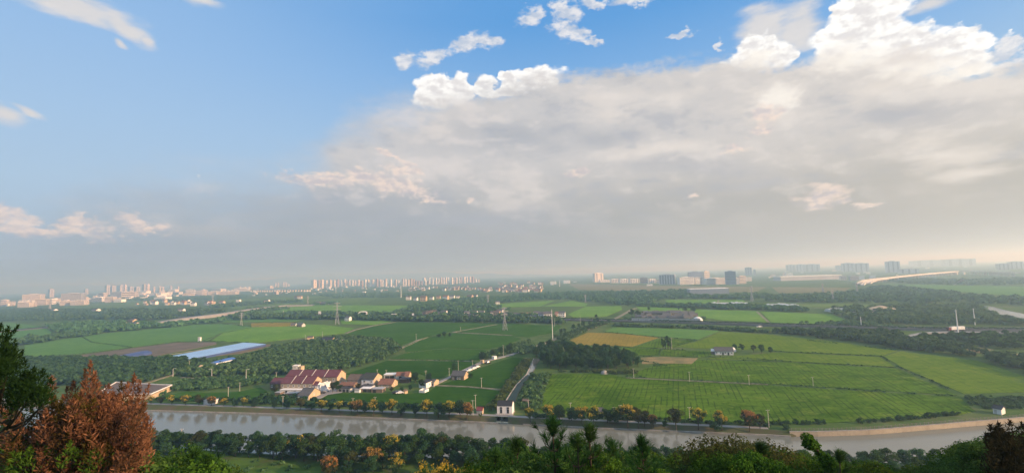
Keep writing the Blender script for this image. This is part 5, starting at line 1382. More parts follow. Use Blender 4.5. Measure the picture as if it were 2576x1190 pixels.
gable_house('grey_cottage', 'grey-roofed brick cottage with tan gable standing in the field', Z2(735, 495), Z2(925, 502), 8.0, 2.9, 2.5, 'brick', 'tan', 'grey_tile', 0.4, 1, 'house', None, [(0.15, 1.5, 0.9, 1.3), (0.5, 1.5, 0.9, 1.3), (0.68, 1.5, 0.9, 1.3)], [(0.38, 1.1, 2.1, 'dark')])
flat_block('tan_kiosk', 'tan square kiosk beside the utility pole on the village road', Z2(1174, 250), Z2(1202, 252), 2.2, 2.3, 'tan', 'tan', 'kiosk', None, (), (), (), 0.0)
flat_block('white_kiosk', 'white boxy cabin on the outer bend of the village road', Z2(1338, 190), Z2(1372, 195), 3.0, 2.3, 'white', 'white', 'kiosk', None, [(0.5, 1.4, 0.9, 0.7)], (), (), 0.0)
gable_house('red_roof_hut', 'little cream hut with red roof on the canal road', Z2(1112, 1000), Z2(1196, 1004), 2.7, 2.0, 1.1, 'offwhite', 'tan', 'maroon_bright', 0.25, 1, 'hut', None, (), [(0.6, 0.9, 1.7, 'offwhite')])
gable_house('canal_hut', 'grey-roofed hut behind the yellow trees on the canal road', C(7, 862, 620), C(7, 918, 622), 3.6, 2.4, 1.4, 'offwhite', 'offwhite', 'grey_tile', 0.25, 1, 'hut', None, (), [(0.7, 0.9, 1.9, 'dark')])
gable_house('garden_shed', 'small pinkish shed among the bushes right of the ditch', C(7, 105, 500), C(7, 158, 502), 3.0, 2.0, 0.7, 'brick', 'brick', 'brown_tile', 0.15, 1, 'shed')
# farm in the middle of the right-hand fields
gable_house('farmhouse', 'long white farmhouse with dark grey roof alone in the green fields', Z6(1075, 358), Z6(1388, 362), 8.0, 3.0, 2.6, 'white', 'offwhite', 'grey_tile', 0.4, 1, 'house', None, [(0.08, 1.7, 1.2, 1.2), (0.3, 1.7, 1.2, 1.2), (0.55, 1.7, 1.2, 1.2), (0.9, 1.7, 1.2, 1.2)], [(0.42, 1.2, 2.1, 'dark'), (0.72, 1.2, 2.1, 'dark')])
gable_house('farm_shed', 'pale lean-to at the left end of the white farmhouse', Z6(1005, 345), Z6(1066, 348), 7.0, 2.4, 1.2, 'brick', 'brick', 'white', 0.3, 1, 'shed')
def dome(name, label, c, r, h, mat, cat, n=12, m=5):
    t = MB(); V, F = [], []
    for j in range(m + 1):
        a = PI / 2 * j / m
        for k in range(n): V.append((r * math.cos(a) * math.cos(2 * PI * k / n), r * math.cos(a) * math.sin(2 * PI * k / n), h * math.sin(a)))
    for j in range(m):
        for k in range(n): F.append((j * n + k, j * n + (k + 1) % n, (j + 1) * n + (k + 1) % n, (j + 1) * n + k))
    t.add(V, F); o = t.build(name, M[mat]); o.location = c
    for p in o.data.polygons: p.use_smooth = True
    return tag(o, label, cat)
p = P(*Z6(1372, 300)); dome('round_tank', 'white domed tank behind the right end of the farmhouse', p, 2.6, 3.6, 'white', 'tank')
p = P(*Z5(1503, 512)); dome('round_tank', 'small cream round tank in the scrub below the blue-roofed shed', p, 2.6, 4.0, 'tan', 'tank')
p = P(*C(3, 1870, 705)); dome('dome_tent', 'white arched tent at the end of the motorway noise barrier', p, 6.5, 6.0, 'white', 'tent')
p = P(*C(7, 930, 186)); dome('hay_dome', 'small grey domed cover on the bund behind the front field', p, 2.6, 2.2, 'concrete', 'cover')

# sluice house on the canal: deck on piers, gates below, railing, two wing walls
def sluice():
    a, rz, L = on_front(Z2(1416, 1002), Z2(1640, 1006))
    t = thing('sluice_house', (a.x, a.y, 0), rz, 'white sluice house with dark tiled roof on piers over the ditch mouth', 'sluice house')
    D, H, R = 6.0, 4.1, 1.7
    w = MB(); prof = [(0, 0.1), (D, 0.1), (D, H), (D / 2, H + R), (0, H)]
    V = [(0, y, z) for y, z in prof] + [(L, y, z) for y, z in prof]
    w.add(V, [(0, 4, 3, 2, 1), (5, 6, 7, 8, 9), (0, 1, 6, 5), (1, 2, 7, 6), (4, 0, 5, 9)]); w.build('wall', M['white'], t)
    r = MB(); sl = R / (D / 2); o = 0.12
    for s in (0, 1):
        y0 = -o if s == 0 else D + o
        V = [(-0.05, y0, H - o * sl + 0.02), (L + 0.05, y0, H - o * sl + 0.02), (L + 0.05, D / 2, H + R + 0.02), (-0.05, D / 2, H + R + 0.02)]
        V += [(x, y, z + 0.18) for x, y, z in V]; F = [(0, 3, 2, 1), (4, 5, 6, 7), (0, 1, 5, 4), (1, 2, 6, 5), (2, 3, 7, 6), (3, 0, 4, 7)]
        r.add(V, [tuple(reversed(f)) for f in F] if s else F)
    r.b(-0.05, L + 0.05, D / 2 - 0.15, D / 2 + 0.15, H + R + 0.12, H + R + 0.32)
    r.build('roof', M['dark_tile'], t)
    for x in (0.27, 0.72):
        window(t, x * L, 0, 3.25, 1.1, 0.65, 'front', 'dark'); window(t, x * L, 0, 1.65, 1.1, 1.9, 'front', 'dark')
    d = MB(); d.b(-0.6, L + 0.5, -2.6, D + 0.2, -0.35, 0.1); d.build('deck', M['concrete'], t)
    for x in (-0.3, L * 0.36, L * 0.82):
        p = MB(); p.b(x - 0.35, x + 0.35, -2.5, 2.0, -3.2, -0.35); p.build('pier', M['offwhite'], t)
    for x0, x1 in ((0.05, L * 0.36 - 0.35), (L * 0.36 + 0.35, L * 0.82 - 0.35)):
        gte = MB(); gte.b(x0, x1, 0.4, 0.6, -3.2, -0.35); gte.build('gate', M['dark'], t)
    for k in range(9):
        p = MB(); x = -0.5 + k * (L + 0.9) / 8; p.b(x - 0.05, x + 0.05, -2.55, -2.45, 0.1, 1.2); p.build('railing_post', M['steel'], t)
    for z in (0.62, 1.16):
        p = MB(); p.b(-0.55, L + 0.45, -2.54, -2.46, z, z + 0.07); p.build('rail', M['steel'], t)
    for sgn, xs in ((-1, -0.6), (1, L * 0.82 + 0.3)):
        V, F = [], []; n = 9
        for k in range(n):
            u = k / (n - 1); ang = u * PI / 2
            x = xs + sgn * (3.4 * (1 - math.cos(ang))) ; y = -2.4 - 3.4 * math.sin(ang) - 0.0
            z = 0.1 - 1.5 * u ** 1.5
            for dx in (0, sgn * 0.55 * (1 - 0.2 * u)):
                V += [(x + dx * math.cos(ang), y + (0.55 if dx else 0) * math.sin(ang), z), (x + dx * math.cos(ang), y + (0.55 if dx else 0) * math.sin(ang), -3.2)]
        for k in range(n - 1):
            i = k * 4; j = i + 4
            F += [(i, j, j + 2, i + 2), (i, i + 1, j + 1, j), (i + 2, j + 2, j + 3, i + 3)]
        F += [(0, 2, 3, 1), (n * 4 - 4, n * 4 - 3, n * 4 - 1, n * 4 - 2)]
        new_obj('wing_wall', mesh_np('wing_wall', V, F), t, M['offwhite'])
    return t
sluice()

# white shed at the right end of the canal wall
gable_house('white_shed', 'white shed with dark roof on the field corner above the canal wall', C(8, 2266, 586), C(8, 2352, 602), 4.2, 2.5, 1.0, 'white', 'white', 'dark_tile', 0.35, 1, 'shed', None, (), [(0.3, 0.9, 1.9, 'offwhite')])

# canal wall on the right: separate slabs with joints, coping and a post-and-rail fence
def canal_wall():
    top = W([(1984, 1083), (2052, 1083), (2110, 1081.5), (2182, 1079), (2245, 1074.5), (2307, 1069), (2370, 1064), (2432, 1058.5), (2505, 1053), (2576, 1047), (2700, 1037), (2900, 1021)])
    t = thing('canal_wall', top[0], 0, 'cream retaining wall with fence curving along the far water edge', 'wall')
    L0 = Vector(top[0]); k = 0
    for a, b_ in zip(top[:-1], top[1:]):
        d = b_ - a; n = max(1, round(d.length / 3.6)); rz = math.atan2(d.y, d.x)
        for i in range(n):
            c = a + d * ((i + 0.5) / n); nn = Vector((-math.sin(rz), math.cos(rz), 0))
            c2 = c - nn * 0.55 - L0
            m = MB(); off = random.uniform(-0.03, 0.03)
            m.box((0, 0, 0), (d.length / n - 0.05, 0.5, 2.9), 0)
            o = m.build('panel', M['sandstone'], t); o.location = (c2.x, c2.y + off, -1.55); o.rotation_euler = (0, 0, rz)
            m = MB(); m.box((0, 0, 0), (d.length / n - 0.01, 0.7, 0.16), 0)
            o = m.build('coping', M['concrete'], t); o.location = (c2.x, c2.y, -0.015); o.rotation_euler = (0, 0, rz)
            for j in (0.25, 0.75):
                q = a + d * ((i + j) / n) - L0 - nn * 0.5
                m = MB(); m.box((0, 0, 0.65), (0.16, 0.16, 1.2), rz)
                o = m.build('fence_post', M['fence_grey'], t); o.location = (q.x, q.y, 0)
            for z in (0.55, 1.05):
                m = MB(); m.box((0, 0, 0), (d.length / n, 0.07, 0.08), 0)
                q = c - nn * 0.5 - L0
                o = m.build('fence_rail', M['fence_grey'], t); o.location = (q.x, q.y, z); o.rotation_euler = (0, 0, rz)
canal_wall()

# blue roofed sheds on the left
def quad_shed(name, label, A, B, Cc, D_, h, rise, wall, roof, cat='shed'):
    """A,B near end; C,D far end (reference pixels of the eaves, at height h); ridge runs from near end to far end"""
    a, b_, c, d = (P(*q, h) for q in (A, B, Cc, D_))
    o0 = Vector((a.x, a.y, 0))
    t = thing(name, o0, 0, label, cat)
    a, b_, c, d = a - o0, b_ - o0, c - o0, d - o0
    m1, m2 = (a + b_) / 2 + Vector((0, 0, rise)), (c + d) / 2 + Vector((0, 0, rise))
    g0 = lambda v: Vector((v.x, v.y, -0.2))
    V = [a, b_, c, d, m1, m2, g0(a), g0(b_), g0(c), g0(d)]
    mesh = mesh_np('wall', V, [(0, 6, 7, 1), (1, 7, 8, 2), (2, 8, 9, 3), (3, 9, 6, 0), (0, 1, 4), (2, 3, 5)])
    new_obj('wall', mesh, t, M[wall])
    up = Vector((0, 0, 0.12))
    n = 12
    for s, (e1, e2) in enumerate(((b_, c), (a, d))):     # the roof in sheet panels along its length
        for k in range(n):
            u0, u1 = k / n + 0.0008, (k + 1) / n - 0.0008
            q = [e1.lerp(e2, u0), e1.lerp(e2, u1), m1.lerp(m2, u1), m1.lerp(m2, u0)]
            q = [v + up for v in q]; lo = [v - Vector((0, 0, 0.08)) for v in q]
            me = mesh_np('roof_panel', lo + q, [(0, 3, 2, 1), (4, 5, 6, 7), (0, 1, 5, 4), (1, 2, 6, 5), (2, 3, 7, 6), (3, 0, 4, 7)])
            new_obj('roof_panel', me, t, M[roof])
    return t
quad_shed('blue_greenhouse', 'very long shed with pale blue roof running across the fields', Z5(875, 352), Z5(1318, 362), Z5(2432, 146), Z5(2110, 124), 2.2, 0.25, 'navy', 'blue_roof')
quad_shed('navy_shed', 'long low navy-blue shed left of the pale blue roof', Z5(60, 362), Z5(240, 362), Z5(808, 258), Z5(700, 238), 2.4, 0.8, 'navy', 'navy')
quad_shed('blue_shed', 'short shed with bright blue roof and white wall in the scrub', Z5(1640, 408), Z5(1722, 420), Z5(2015, 352), Z5(1900, 338), 4.2, 0.8, 'white', 'bright_blue')
# flat warehouse half hidden by the rust conifer
wp = [P(*q, 3.2) for q in ((252, 986), (292, 962), (396, 968), (433, 969), (380, 992), (300, 994))]
t = thing('low_warehouse', (wp[0].x, wp[0].y, 0), 0, 'flat low warehouse with white roof edge behind the rust conifer', 'warehouse')
rel = [(p.x - wp[0].x, p.y - wp[0].y) for p in wp]
if sum(rel[i][0] * rel[(i + 1) % 6][1] - rel[(i + 1) % 6][0] * rel[i][1] for i in range(6)) < 0: rel = rel[::-1]
m = MB(); m.prism(rel, -0.2, 3.0); m.build('wall', M['tan'], t)
m = MB(); m.prism([(x * 1.01, y * 1.01) for x, y in rel], 3.0, 3.3); m.build('roof', M['brown_tile'], t)
pw = MB()
for i in range(6):
    a, b_ = Vector(rel[i]), Vector(rel[(i + 1) % 6]); c = (a + b_) / 2; d = b_ - a
    pw.box((c.x, c.y, 3.6), (d.length - 0.3, 0.3, 0.6), math.atan2(d.y, d.x))
pw.build('parapet', M['white'], t)
flat_block('bank_shed', 'small white shed under the yellow trees by the left canal road', Z5(1542, 1006), Z5(1672, 1010), 4.0, 2.3, 'white', 'grey_sheet', 'shed', None, (), [(0.7, 1.0, 1.9, 'offwhite')], (), 0.0)
gable_house('field_house', 'white house with orange gable in the scrub left of centre', C(2, 655, 925), C(2, 760, 925), 9, 3.4, 2.4, 'white', 'tan', 'dark_tile', 0.4, 1, 'house', None, [(0.3, 1.8, 1.2, 1.2), (0.7, 1.8, 1.2, 1.2)])
flat_block('field_house', 'white flat block right of the orange gable in the scrub', C(2, 765, 918), C(2, 870, 928), 7, 3.0, 'white', 'concrete', 'house', None, [(0.3, 1.6, 1.2, 1.2), (0.7, 1.6, 1.2, 1.2)], (), (), 0.2)
gable_house('field_house', 'tan ruined hut above the scrub house', C(2, 510, 893), C(2, 570, 890), 5, 2.6, 1.2, 'tan', 'tan', 'grey_tile', 0.2, 1, 'house')
flat_block('tower_hut', 'narrow white water tower in the left green field', C(1, 1990, 910), C(1, 2012, 910), 2.0, 4.6, 'white', 'concrete', 'tower', None, (), (), (), 0.3)

# ------------------------------------------------------------------ cars
def car(label, pt, rz, paint='car_white', group=None, s=1.0):
    t = thing('parked_car', pt, rz, label, 'car', group)
    b_ = MB()
    prof = [(-2.15, 0.35), (-2.2, 0.75), (-1.75, 0.95), (-1.2, 1.0), (-0.6, 1.45), (0.75, 1.48), (1.45, 1.02), (2.1, 0.9), (2.2, 0.6), (2.15, 0.35)]
    n = len(prof)
    def half(z): return 0.86 if z < 1.1 else 0.68
    V = [(x, -half(z), z) for x, z in prof] + [(x, half(z), z) for x, z in prof]
    b_.add(V, [tuple(range(n)), tuple(range(2 * n - 1, n - 1, -1))] + [(i, n + i, n + (i + 1) % n, (i + 1) % n) for i in range(n)])
    b_.build('body', M[paint], t)
    for y in (-0.80, 0.80):
        g_ = MB(); sg = 1 if y > 0 else -1
        V = [(-1.05, y + sg * 0.03, 1.04), (1.25, y + sg * 0.03, 1.04), (0.72, sg * 0.72, 1.40), (-0.55, sg * 0.72, 1.40)]
        g_.add(V, [(0, 1, 2, 3) if sg < 0 else (3, 2, 1, 0)]); g_.build('side_window', M['glass'], t)
    for nm, V in (('windscreen', [(-1.19, -0.66, 1.04), (-1.19, 0.66, 1.04), (-0.66, 0.6, 1.43), (-0.66, -0.6, 1.43)]), ('rear_window', [(1.43, -0.66, 1.06), (1.43, 0.66, 1.06), (0.82, 0.6, 1.46), (0.82, -0.6, 1.46)])):
        sgn = -0.03 if nm == 'windscreen' else 0.03
        g_ = MB(); g_.add([(x + sgn, y, z + 0.03) for x, y, z in V], [(0, 1, 2, 3), (3, 2, 1, 0)][:1]); g_.build(nm, M['glass'], t)
    for x in (-1.35, 1.35):
        for y in (-0.8, 0.8):
            w_ = MB(); w_.tube([(x, y - 0.11, 0.32), (x, y + 0.11, 0.32)], 0.32, 10); w_.build('wheel', M['tyre'], t)
    t.scale = (s, s, s)
    return t
for k, (q, rz, pm, lab) in enumerate([(Z2(1000, 372), 0.75, 'car_white', 'white car parked first in the line beside the grey-roofed cottage'), (Z2(1062, 346), 0.75, 'car_white', 'white car parked in the middle of the roadside line'), (Z2(1118, 320), 0.75, 'car_white', 'white car parked furthest along the village road'), (Z2(1098, 296), 0.7, 'car_dark', 'dark car behind the line of white cars on the village road'),
      (Z2(1278, 258), 0.6, 'car_dark', 'small dark vehicle out on the village road alone'), (Z1(1046, 448), 0.1, 'car_white', 'white car close to the rear maroon terrace in the yard'), (Z1(1022, 524), 0.25, 'car_white', 'white car parked in the yard by the white annex'), (Z1(950, 556), 0.3, 'car_dark', 'dark car in the yard beside the grey-roofed house'), (Z1(985, 482), 0.2, 'car_white', 'white car tucked behind the white annex'),
      (Z1(2225, 552), 0.2, 'car_dark', 'dark green van among the village gardens'), (Z1(2290, 556), 0.2, 'car_white', 'pale car among the village gardens'), (C(3, 2490, 781), 0.0, 'car_white', 'white car driving on the motorway right of centre')]):
    p = P(*q); p.z = 0.32 if k != 11 else 1.5
    car(lab, p, rz, pm, None, 1.1 if k < 11 else 1.3)
def truck():
    p = P(*C(4, 1905, 800), 1.5)
    t = thing('lorry', p, 0.05, 'lorry with long white trailer and maroon cab on the motorway', 'lorry')
    m = MB(); m.b(-7.5, 7.5, -1.25, 1.25, 1.1, 4.0); m.build('trailer', M['white'], t)
    m = MB(); m.b(-10.6, -8.0, -1.2, 1.2, 0.8, 3.4); m.build('cab', M['maroon_bright'], t)
    m = MB(); m.b(-10.65, -10.6, -1.0, 1.0, 2.1, 3.1); m.build('windscreen', M['glass'], t)
    for x in (-9.4, -6.0, 4.6, 6.0):
        for y in (-1.05, 1.05):
            m = MB(); m.tube([(x, y - 0.18, 0.5), (x, y + 0.18, 0.5)], 0.5, 10); m.build('wheel', M['tyre'], t)
    t.scale = (0.9, 1.0, 1.0)
truck()

# ------------------------------------------------------------------ poles, lamps, masts and pylons
def pole_obj(label, x, yb, yt, lamp=0, arms=1, mat='pole', name='utility_pole', cat='utility pole', r=0.14, group=None):
    p = P(x, yb); h = (yb - yt) * px_m(p)
    t = thing(name, p, random.uniform(-0.2, 0.2), label, cat, group)
    m = MB(); m.tube([(0, 0, -0.3), (0, 0, h)], [r * 1.25, r * 0.8], 7); m.build('shaft', M[mat], t)
    if lamp:
        m = MB(); m.tube([(0, 0, h - 0.1), (0.5 * lamp, 0, h + 0.35), (1.8 * lamp, 0, h + 0.4)], 0.07, 5); m.build('arm', M[mat], t)
        m = MB(); m.b(min(1.5 * lamp, 2.3 * lamp), max(1.5 * lamp, 2.3 * lamp), -0.18, 0.18, h + 0.30, h + 0.42); m.build('lamp', M['white'], t)
    else:
        for k in range(arms):
            m = MB(); m.b(-0.8, 0.8, -0.05, 0.05, h - 0.35 - 0.6 * k, h - 0.23 - 0.6 * k); m.build('crossarm', M['steel'], t)
            for xx in (-0.7, 0.0, 0.7):
                m = MB(); m.tube([(xx, 0, h - 0.23 - 0.6 * k), (xx, 0, h - 0.02 - 0.6 * k)], 0.05, 5); m.build('insulator', M['white'], t)
    return t
POLES = [(711.5, 1026, 996, 'tall pole on the canal road left of the grey-roofed house'), (695, 953, 936, 'pole with transformer just behind the maroon annex'), (888, 1018, 1001, 'pole rising from the canal trees below the village, left one'), (943.5, 1016, 998, 'pole rising from the orange-flowered canal tree'), (949, 947, 929, 'pole directly behind the white-fronted house'), (971.5, 943, 930, 'thin pole behind the white sheet barn'),
 (1071.5, 960, 932, 'tall pole with crossarm behind the white flat-roofed house'), (1130, 945, 926, 'pole left of the grey-roofed cottage'), (1153, 934, 907, 'pole among the trees behind the grey-roofed cottage'), (1189, 922, 906, 'pole above the parked white cars'), (1208.5, 910, 886, 'pole at the tan kiosk'), (1266.5, 895, 868, 'pole at the far bend of the village road'), (1211.5, 976, 950, 'lone pole standing in the rice between cottage and path'),
 (1196.5, 1027, 993, 'thin pole behind the red-roofed hut'), (1190, 1044, 1007, 'stout pole on the canal road left of the red-roofed hut'), (1330, 1032, 1006, 'pole right of the sluice house near the pink shed'), (1436, 1052, 1013, 'tall pole on the canal road between the first yellow trees right of the sluice'), (1518, 1051, 1028, 'pole against the grey-roofed canal hut'), (1545.5, 1056, 1024, 'leaning pole right of the canal hut'), (1562, 1056, 1019, 'pole beside the brown and yellow canal tree'), (1735.5, 1060, 1024, 'slim pole by the canal left of the three yellow trees'),
 (1594.5, 952, 927, 'pole on the bund below the grove'), (1735, 960, 935, 'pole on the first bund of the large right field'), (1885, 968, 943, 'faint pole further right on the first bund'), (1690.5, 880, 849, 'pale pole beside the four narrow trees'), (1934.5, 1075, 1031, 'pole where the canal wall begins'), (2046, 972, 948, 'faint pole in the right field above the canal wall'), (574, 998, 973, 'thick pole in the gardens left of the terraces'), (603, 985, 962, 'pole in the gardens behind the thick one'),
 (476, 927, 907, 'thin pole left of the blue shed'), (689, 1156, 1112, 'yellowish pole in the clearing on the near bank'), (456, 1126, 1079, 'pole among the near bank trees at left'), (1047, 856, 840, 'pole beside the bent field path'), (811.5, 847, 834, 'pole at the upper edge of the scrub'), (768, 857, 842, 'pole left of the scrub house'), (1213, 813, 800, 'pole before the motorway right of the field path end'), (1158.5, 833, 822, 'pole at the fork of the field paths'), (1015, 806, 795, 'leftmost pole beside the motorway'), (1065, 806, 796, 'second motorway-side pole from the left'), (1111, 809, 798, 'third motorway-side pole from the left'), (1161, 809, 798, 'fourth motorway-side pole from the left'), (1460, 812, 795, 'steel pole where the farm road meets the motorway'), (1329, 805, 793, 'pole in front of the white village houses'), (1395, 822, 798, 'pole beside the tall white mast')]
for x, yb, yt, lab in POLES:
    pole_obj(lab + '', x, yb, yt, 0, 2 if 'crossarm' in lab else 1)
for x, yb, yt, lp, lab in ((435, 947, 928, 1, 'left street lamp on the lane through the scrub'), (532.5, 955, 929, -1, 'middle street lamp on the lane through the scrub'), (619, 957.5, 930, 1, 'right street lamp on the lane, nearest the terraces')):
    pole_obj(lab, x, yb, yt, lp, 0, 'white', 'street_lamp', 'street lamp', 0.12, 'lane street lamps')
for x, yb, yt, lab, r in ((1390.5, 854, 779, 'tall white mast beside the farm road', 0.38), (2167, 822, 797, 'pale mast beside the motorway on the right', 0.5), (2411, 841, 779, 'tall tapering mast in front of the lorry', 0.6), (2453, 817, 776, 'second tall mast right of the lorry', 0.6), (845, 737, 720, 'far white mast left of the village roofs', 1.2), (1009, 749, 718, 'tall far mast in front of the apartment towers', 1.1), (1408, 721, 704, 'far white mast left of the cream tower block', 1.6), (713, 792, 782, 'short white post by the motorway', 0.5)):
    p = P(x, yb); h = (yb - yt) * px_m(p)
    t = thing('phone_mast', p, 0.3, lab, 'mast')
    m = MB(); m.tube([(0, 0, -0.5), (0, 0, h * 0.5), (0, 0, h)], [r, r * 0.75, r * 0.45], 8); m.build('shaft', M['white'], t)
    m = MB()
    for k in range(3): m.box((math.cos(k * 2.1) * r * 1.3, math.sin(k * 2.1) * r * 1.3, h * 0.95), (r * 0.6, r * 0.6, h * 0.035), k * 2.1)
    m.build('antenna', M['offwhite'], t)
def pylon(label, x, yb, yt, thick=0.32):
    p = P(x, yb); H = (yb - yt) * px_m(p)
    t = thing('pylon', p, 0.5, label, 'pylon', 'lattice pylons'); w = H * 0.17
    m = MB()
    lv = [0, 0.22, 0.42, 0.58, 0.72, 0.85, 0.96]
    wd = lambda f: w / 2 * (1 - 0.78 * min(f / 0.6, 1)) if f < 0.6 else w / 2 * 0.22
    cs = [(-1, -1), (1, -1), (1, 1), (-1, 1)]
    for f0, f1 in zip(lv[:-1], lv[1:]):
        a, b_ = wd(f0), wd(f1)
        for k in range(4):
            c, c2 = cs[k], cs[(k + 1) % 4]
            m.bar((c[0] * a, c[1] * a, H * f0), (c[0] * b_, c[1] * b_, H * f1), thick)
            m.bar((c[0] * a, c[1] * a, H * f0), (c2[0] * b_, c2[1] * b_, H * f1), thick * 0.6)
            m.bar((c2[0] * a, c2[1] * a, H * f0), (c[0] * b_, c[1] * b_, H * f1), thick * 0.6)
            m.bar((c[0] * b_, c[1] * b_, H * f1), (c2[0] * b_, c2[1] * b_, H * f1), thick * 0.6)
    m.build('lattice', M['steel'], t)
    for f, L in ((0.66, 0.17), (0.80, 0.20), (0.93, 0.14)):
        m = MB(); b_ = wd(f)
        for s in (-1, 1):
            e = (s * H * L, 0, H * f + 0.3)
            for c in (-1, 1):
                m.bar((s * b_, c * b_, H * f), e, thick * 0.8); m.bar((s * b_, c * b_, H * (f + 0.035)), e, thick * 0.8)
        m.build('crossarm', M['steel'], t)
    m = MB(); m.bar((0, 0, H * 0.95), (0, 0, H), thick); m.build('peak', M['steel'], t)
for x, yb, yt, th, lab in ((1270, 831, 772, 0.36, 'large lattice pylon in the green field in front of the white village'), (848, 816, 760, 0.36, 'lattice pylon by the motorway left of centre'), (607, 819, 786, 0.36, 'lattice pylon at the left end of the gold field'), (1228, 767, 741, 0.6, 'distant pylon above the white village'), (1473, 761, 741, 0.6, 'distant pylon over the woods right of centre'), (1892, 759, 719, 0.7, 'pylon in front of the office campus right end'), (2071, 738, 713, 0.8, 'left one of the far pylons before the factory'), (2096, 757, 729, 0.7, 'middle one of the far pylons before the factory'), (2157, 740, 711, 0.8, 'pylon beside the start of the viaduct ramps'), (125, 783, 752, 0.8, 'faint pylon in front of the left city'), (535, 762, 738, 0.9, 'faint pylon right of the left city'), (774, 765, 745, 0.7, 'faint pylon below the first apartment towers')):
    pylon(lab, x, yb, yt, th)

# ------------------------------------------------------------------ villages in the middle distance
def mini_house(kind):
    """small gabled house shared by the far villages: wall, roof and two rows of windows"""
    wall, gable, roof, two, flatr = kind
    t = bpy.data.objects.new('village_house', None); COL.objects.link(t); t.empty_display_size = 0.5
    L, D, hw, hr = 9.5, 8.0, (6.2 if two else 3.4), 2.4
    w = MB(); prof = [(-D / 2, -0.3), (D / 2, -0.3), (D / 2, hw), (0, hw + hr), (-D / 2, hw)]
    V = [(-L / 2, y, z) for y, z in prof] + [(L / 2, y, z) for y, z in prof]
    w.add(V, [(0, 4, 3, 2, 1), (5, 6, 7, 8, 9)], 1); w.add(V, [(0, 1, 6, 5), (1, 2, 7, 6), (4, 0, 5, 9)], 0)
    w.build('wall', [M[wall], M[gable]], t)
    r = MB(); o = 0.35; sl = hr / (D / 2)
    for s in (-1, 1):
        V = [(-L / 2 - o, s * (D / 2 + o), hw - o * sl + 0.03), (L / 2 + o, s * (D / 2 + o), hw - o * sl + 0.03), (L / 2 + o, 0, hw + hr + 0.03), (-L / 2 - o, 0, hw + hr + 0.03)]
        V += [(x, y, z + 0.18) for x, y, z in V]; F = [(0, 3, 2, 1), (4, 5, 6, 7), (0, 1, 5, 4), (1, 2, 6, 5), (2, 3, 7, 6), (3, 0, 4, 7)]
        r.add(V, F if s < 0 else [tuple(reversed(f)) for f in F])
    r.build('roof', M[roof], t)
    for z in ((1.7, 4.6) if two else (1.7,)):
        for x in (-2.6, 0.2, 2.8):
            m = MB(); m.b(x - 0.75, x + 0.75, -D / 2 - 0.06, -D / 2 + 0.02, z - 0.7, z + 0.7); m.build('window', M['glass'], t)
    return t
MINI = {}
KINDS = {'white2': ('white', 'white', 'grey_tile', True, False), 'grey1': ('beige', 'offwhite', 'grey_tile', False, False), 'dark1': ('brick', 'beige', 'grey_tile', False, False), 'tan2': ('tan', 'tan', 'brown_tile', True, False), 'red1': ('offwhite', 'tan', 'red_tile', False, False), 'red2': ('white', 'tan', 'red_tile', True, False)}
def mhouse(kind, x, yb, rz, s, label, group):
    if kind not in MINI: t = MINI[kind] = mini_house(KINDS[kind])
    else: t = copy_tree(MINI[kind])
    p = P(x, yb); t.location = p; t.rotation_euler = (0, 0, rz); t.scale = (s, s, s)
    return tag(t, label, 'house', group)
# white village before the motorway
VA = [(1070, 795, 'tan2', 'tan house row end left of the white village'), (1080, 795, 'tan2', 'middle tan house left of the white village'), (1090, 793, 'tan2', 'taller tan house left of the white village'), (1110, 793, 'grey1', None), (1118, 792, 'white2', None), (1175, 794, 'white2', None), (1185, 796, 'grey1', None), (1195, 793, 'white2', None), (1212, 790, 'grey1', None), (1240, 794, 'white2', None), (1250, 796, 'tan2', None), (1258, 791, 'white2', None), (1268, 795, 'grey1', None), (1282, 797, 'white2', None),
      (1296, 796, 'grey1', None), (1304, 798, 'grey1', None), (1316, 795, 'red1', 'tan-gabled house left in the white village, first of a pair'), (1328, 795, 'red1', 'tan-gabled house in the white village, second of a pair'), (1340, 800, 'grey1', None), (1350, 796, 'white2', None), (1346, 803, 'grey1', None), (1365, 802, 'white2', 'largest white house in the white village, beside the tall mast'), (1378, 803, 'white2', 'white house right of the largest one in the village'), (1394, 799, 'red1', 'red-roofed house at the right of the white village'), (1404, 793, 'red1', 'small red-roofed house set back at the village right end'), (1414, 797, 'white2', 'last white house at the right end of the village')]
for x, yb, k, lab in VA:
    mhouse(k, x, yb, random.uniform(-0.3, 0.15), random.uniform(0.9, 1.15) * (1.25 if lab and 'largest' in lab else 1), lab or {'white2': 'white two-storey house in the village row behind the motorway', 'grey1': 'low grey-roofed house in the village row behind the motorway', 'tan2': 'tan house in the village row behind the motorway'}[k], 'houses of the white village')
# dark-roofed hamlet behind the noise barrier
for x in range(1602, 1752, 9):
    for row in range(3):
        if random.random() < 0.3: continue
        mhouse('dark1' if random.random() < 0.75 else 'grey1', x + random.uniform(-3, 3) + row * 2, 803 - row * 6 + random.uniform(-1, 1) + (x - 1600) * 0.008, random.uniform(-0.5, 0.3), random.uniform(0.85, 1.15), 'low dark-roofed house in the hamlet behind the noise barrier', 'houses of the dark-roofed hamlet')
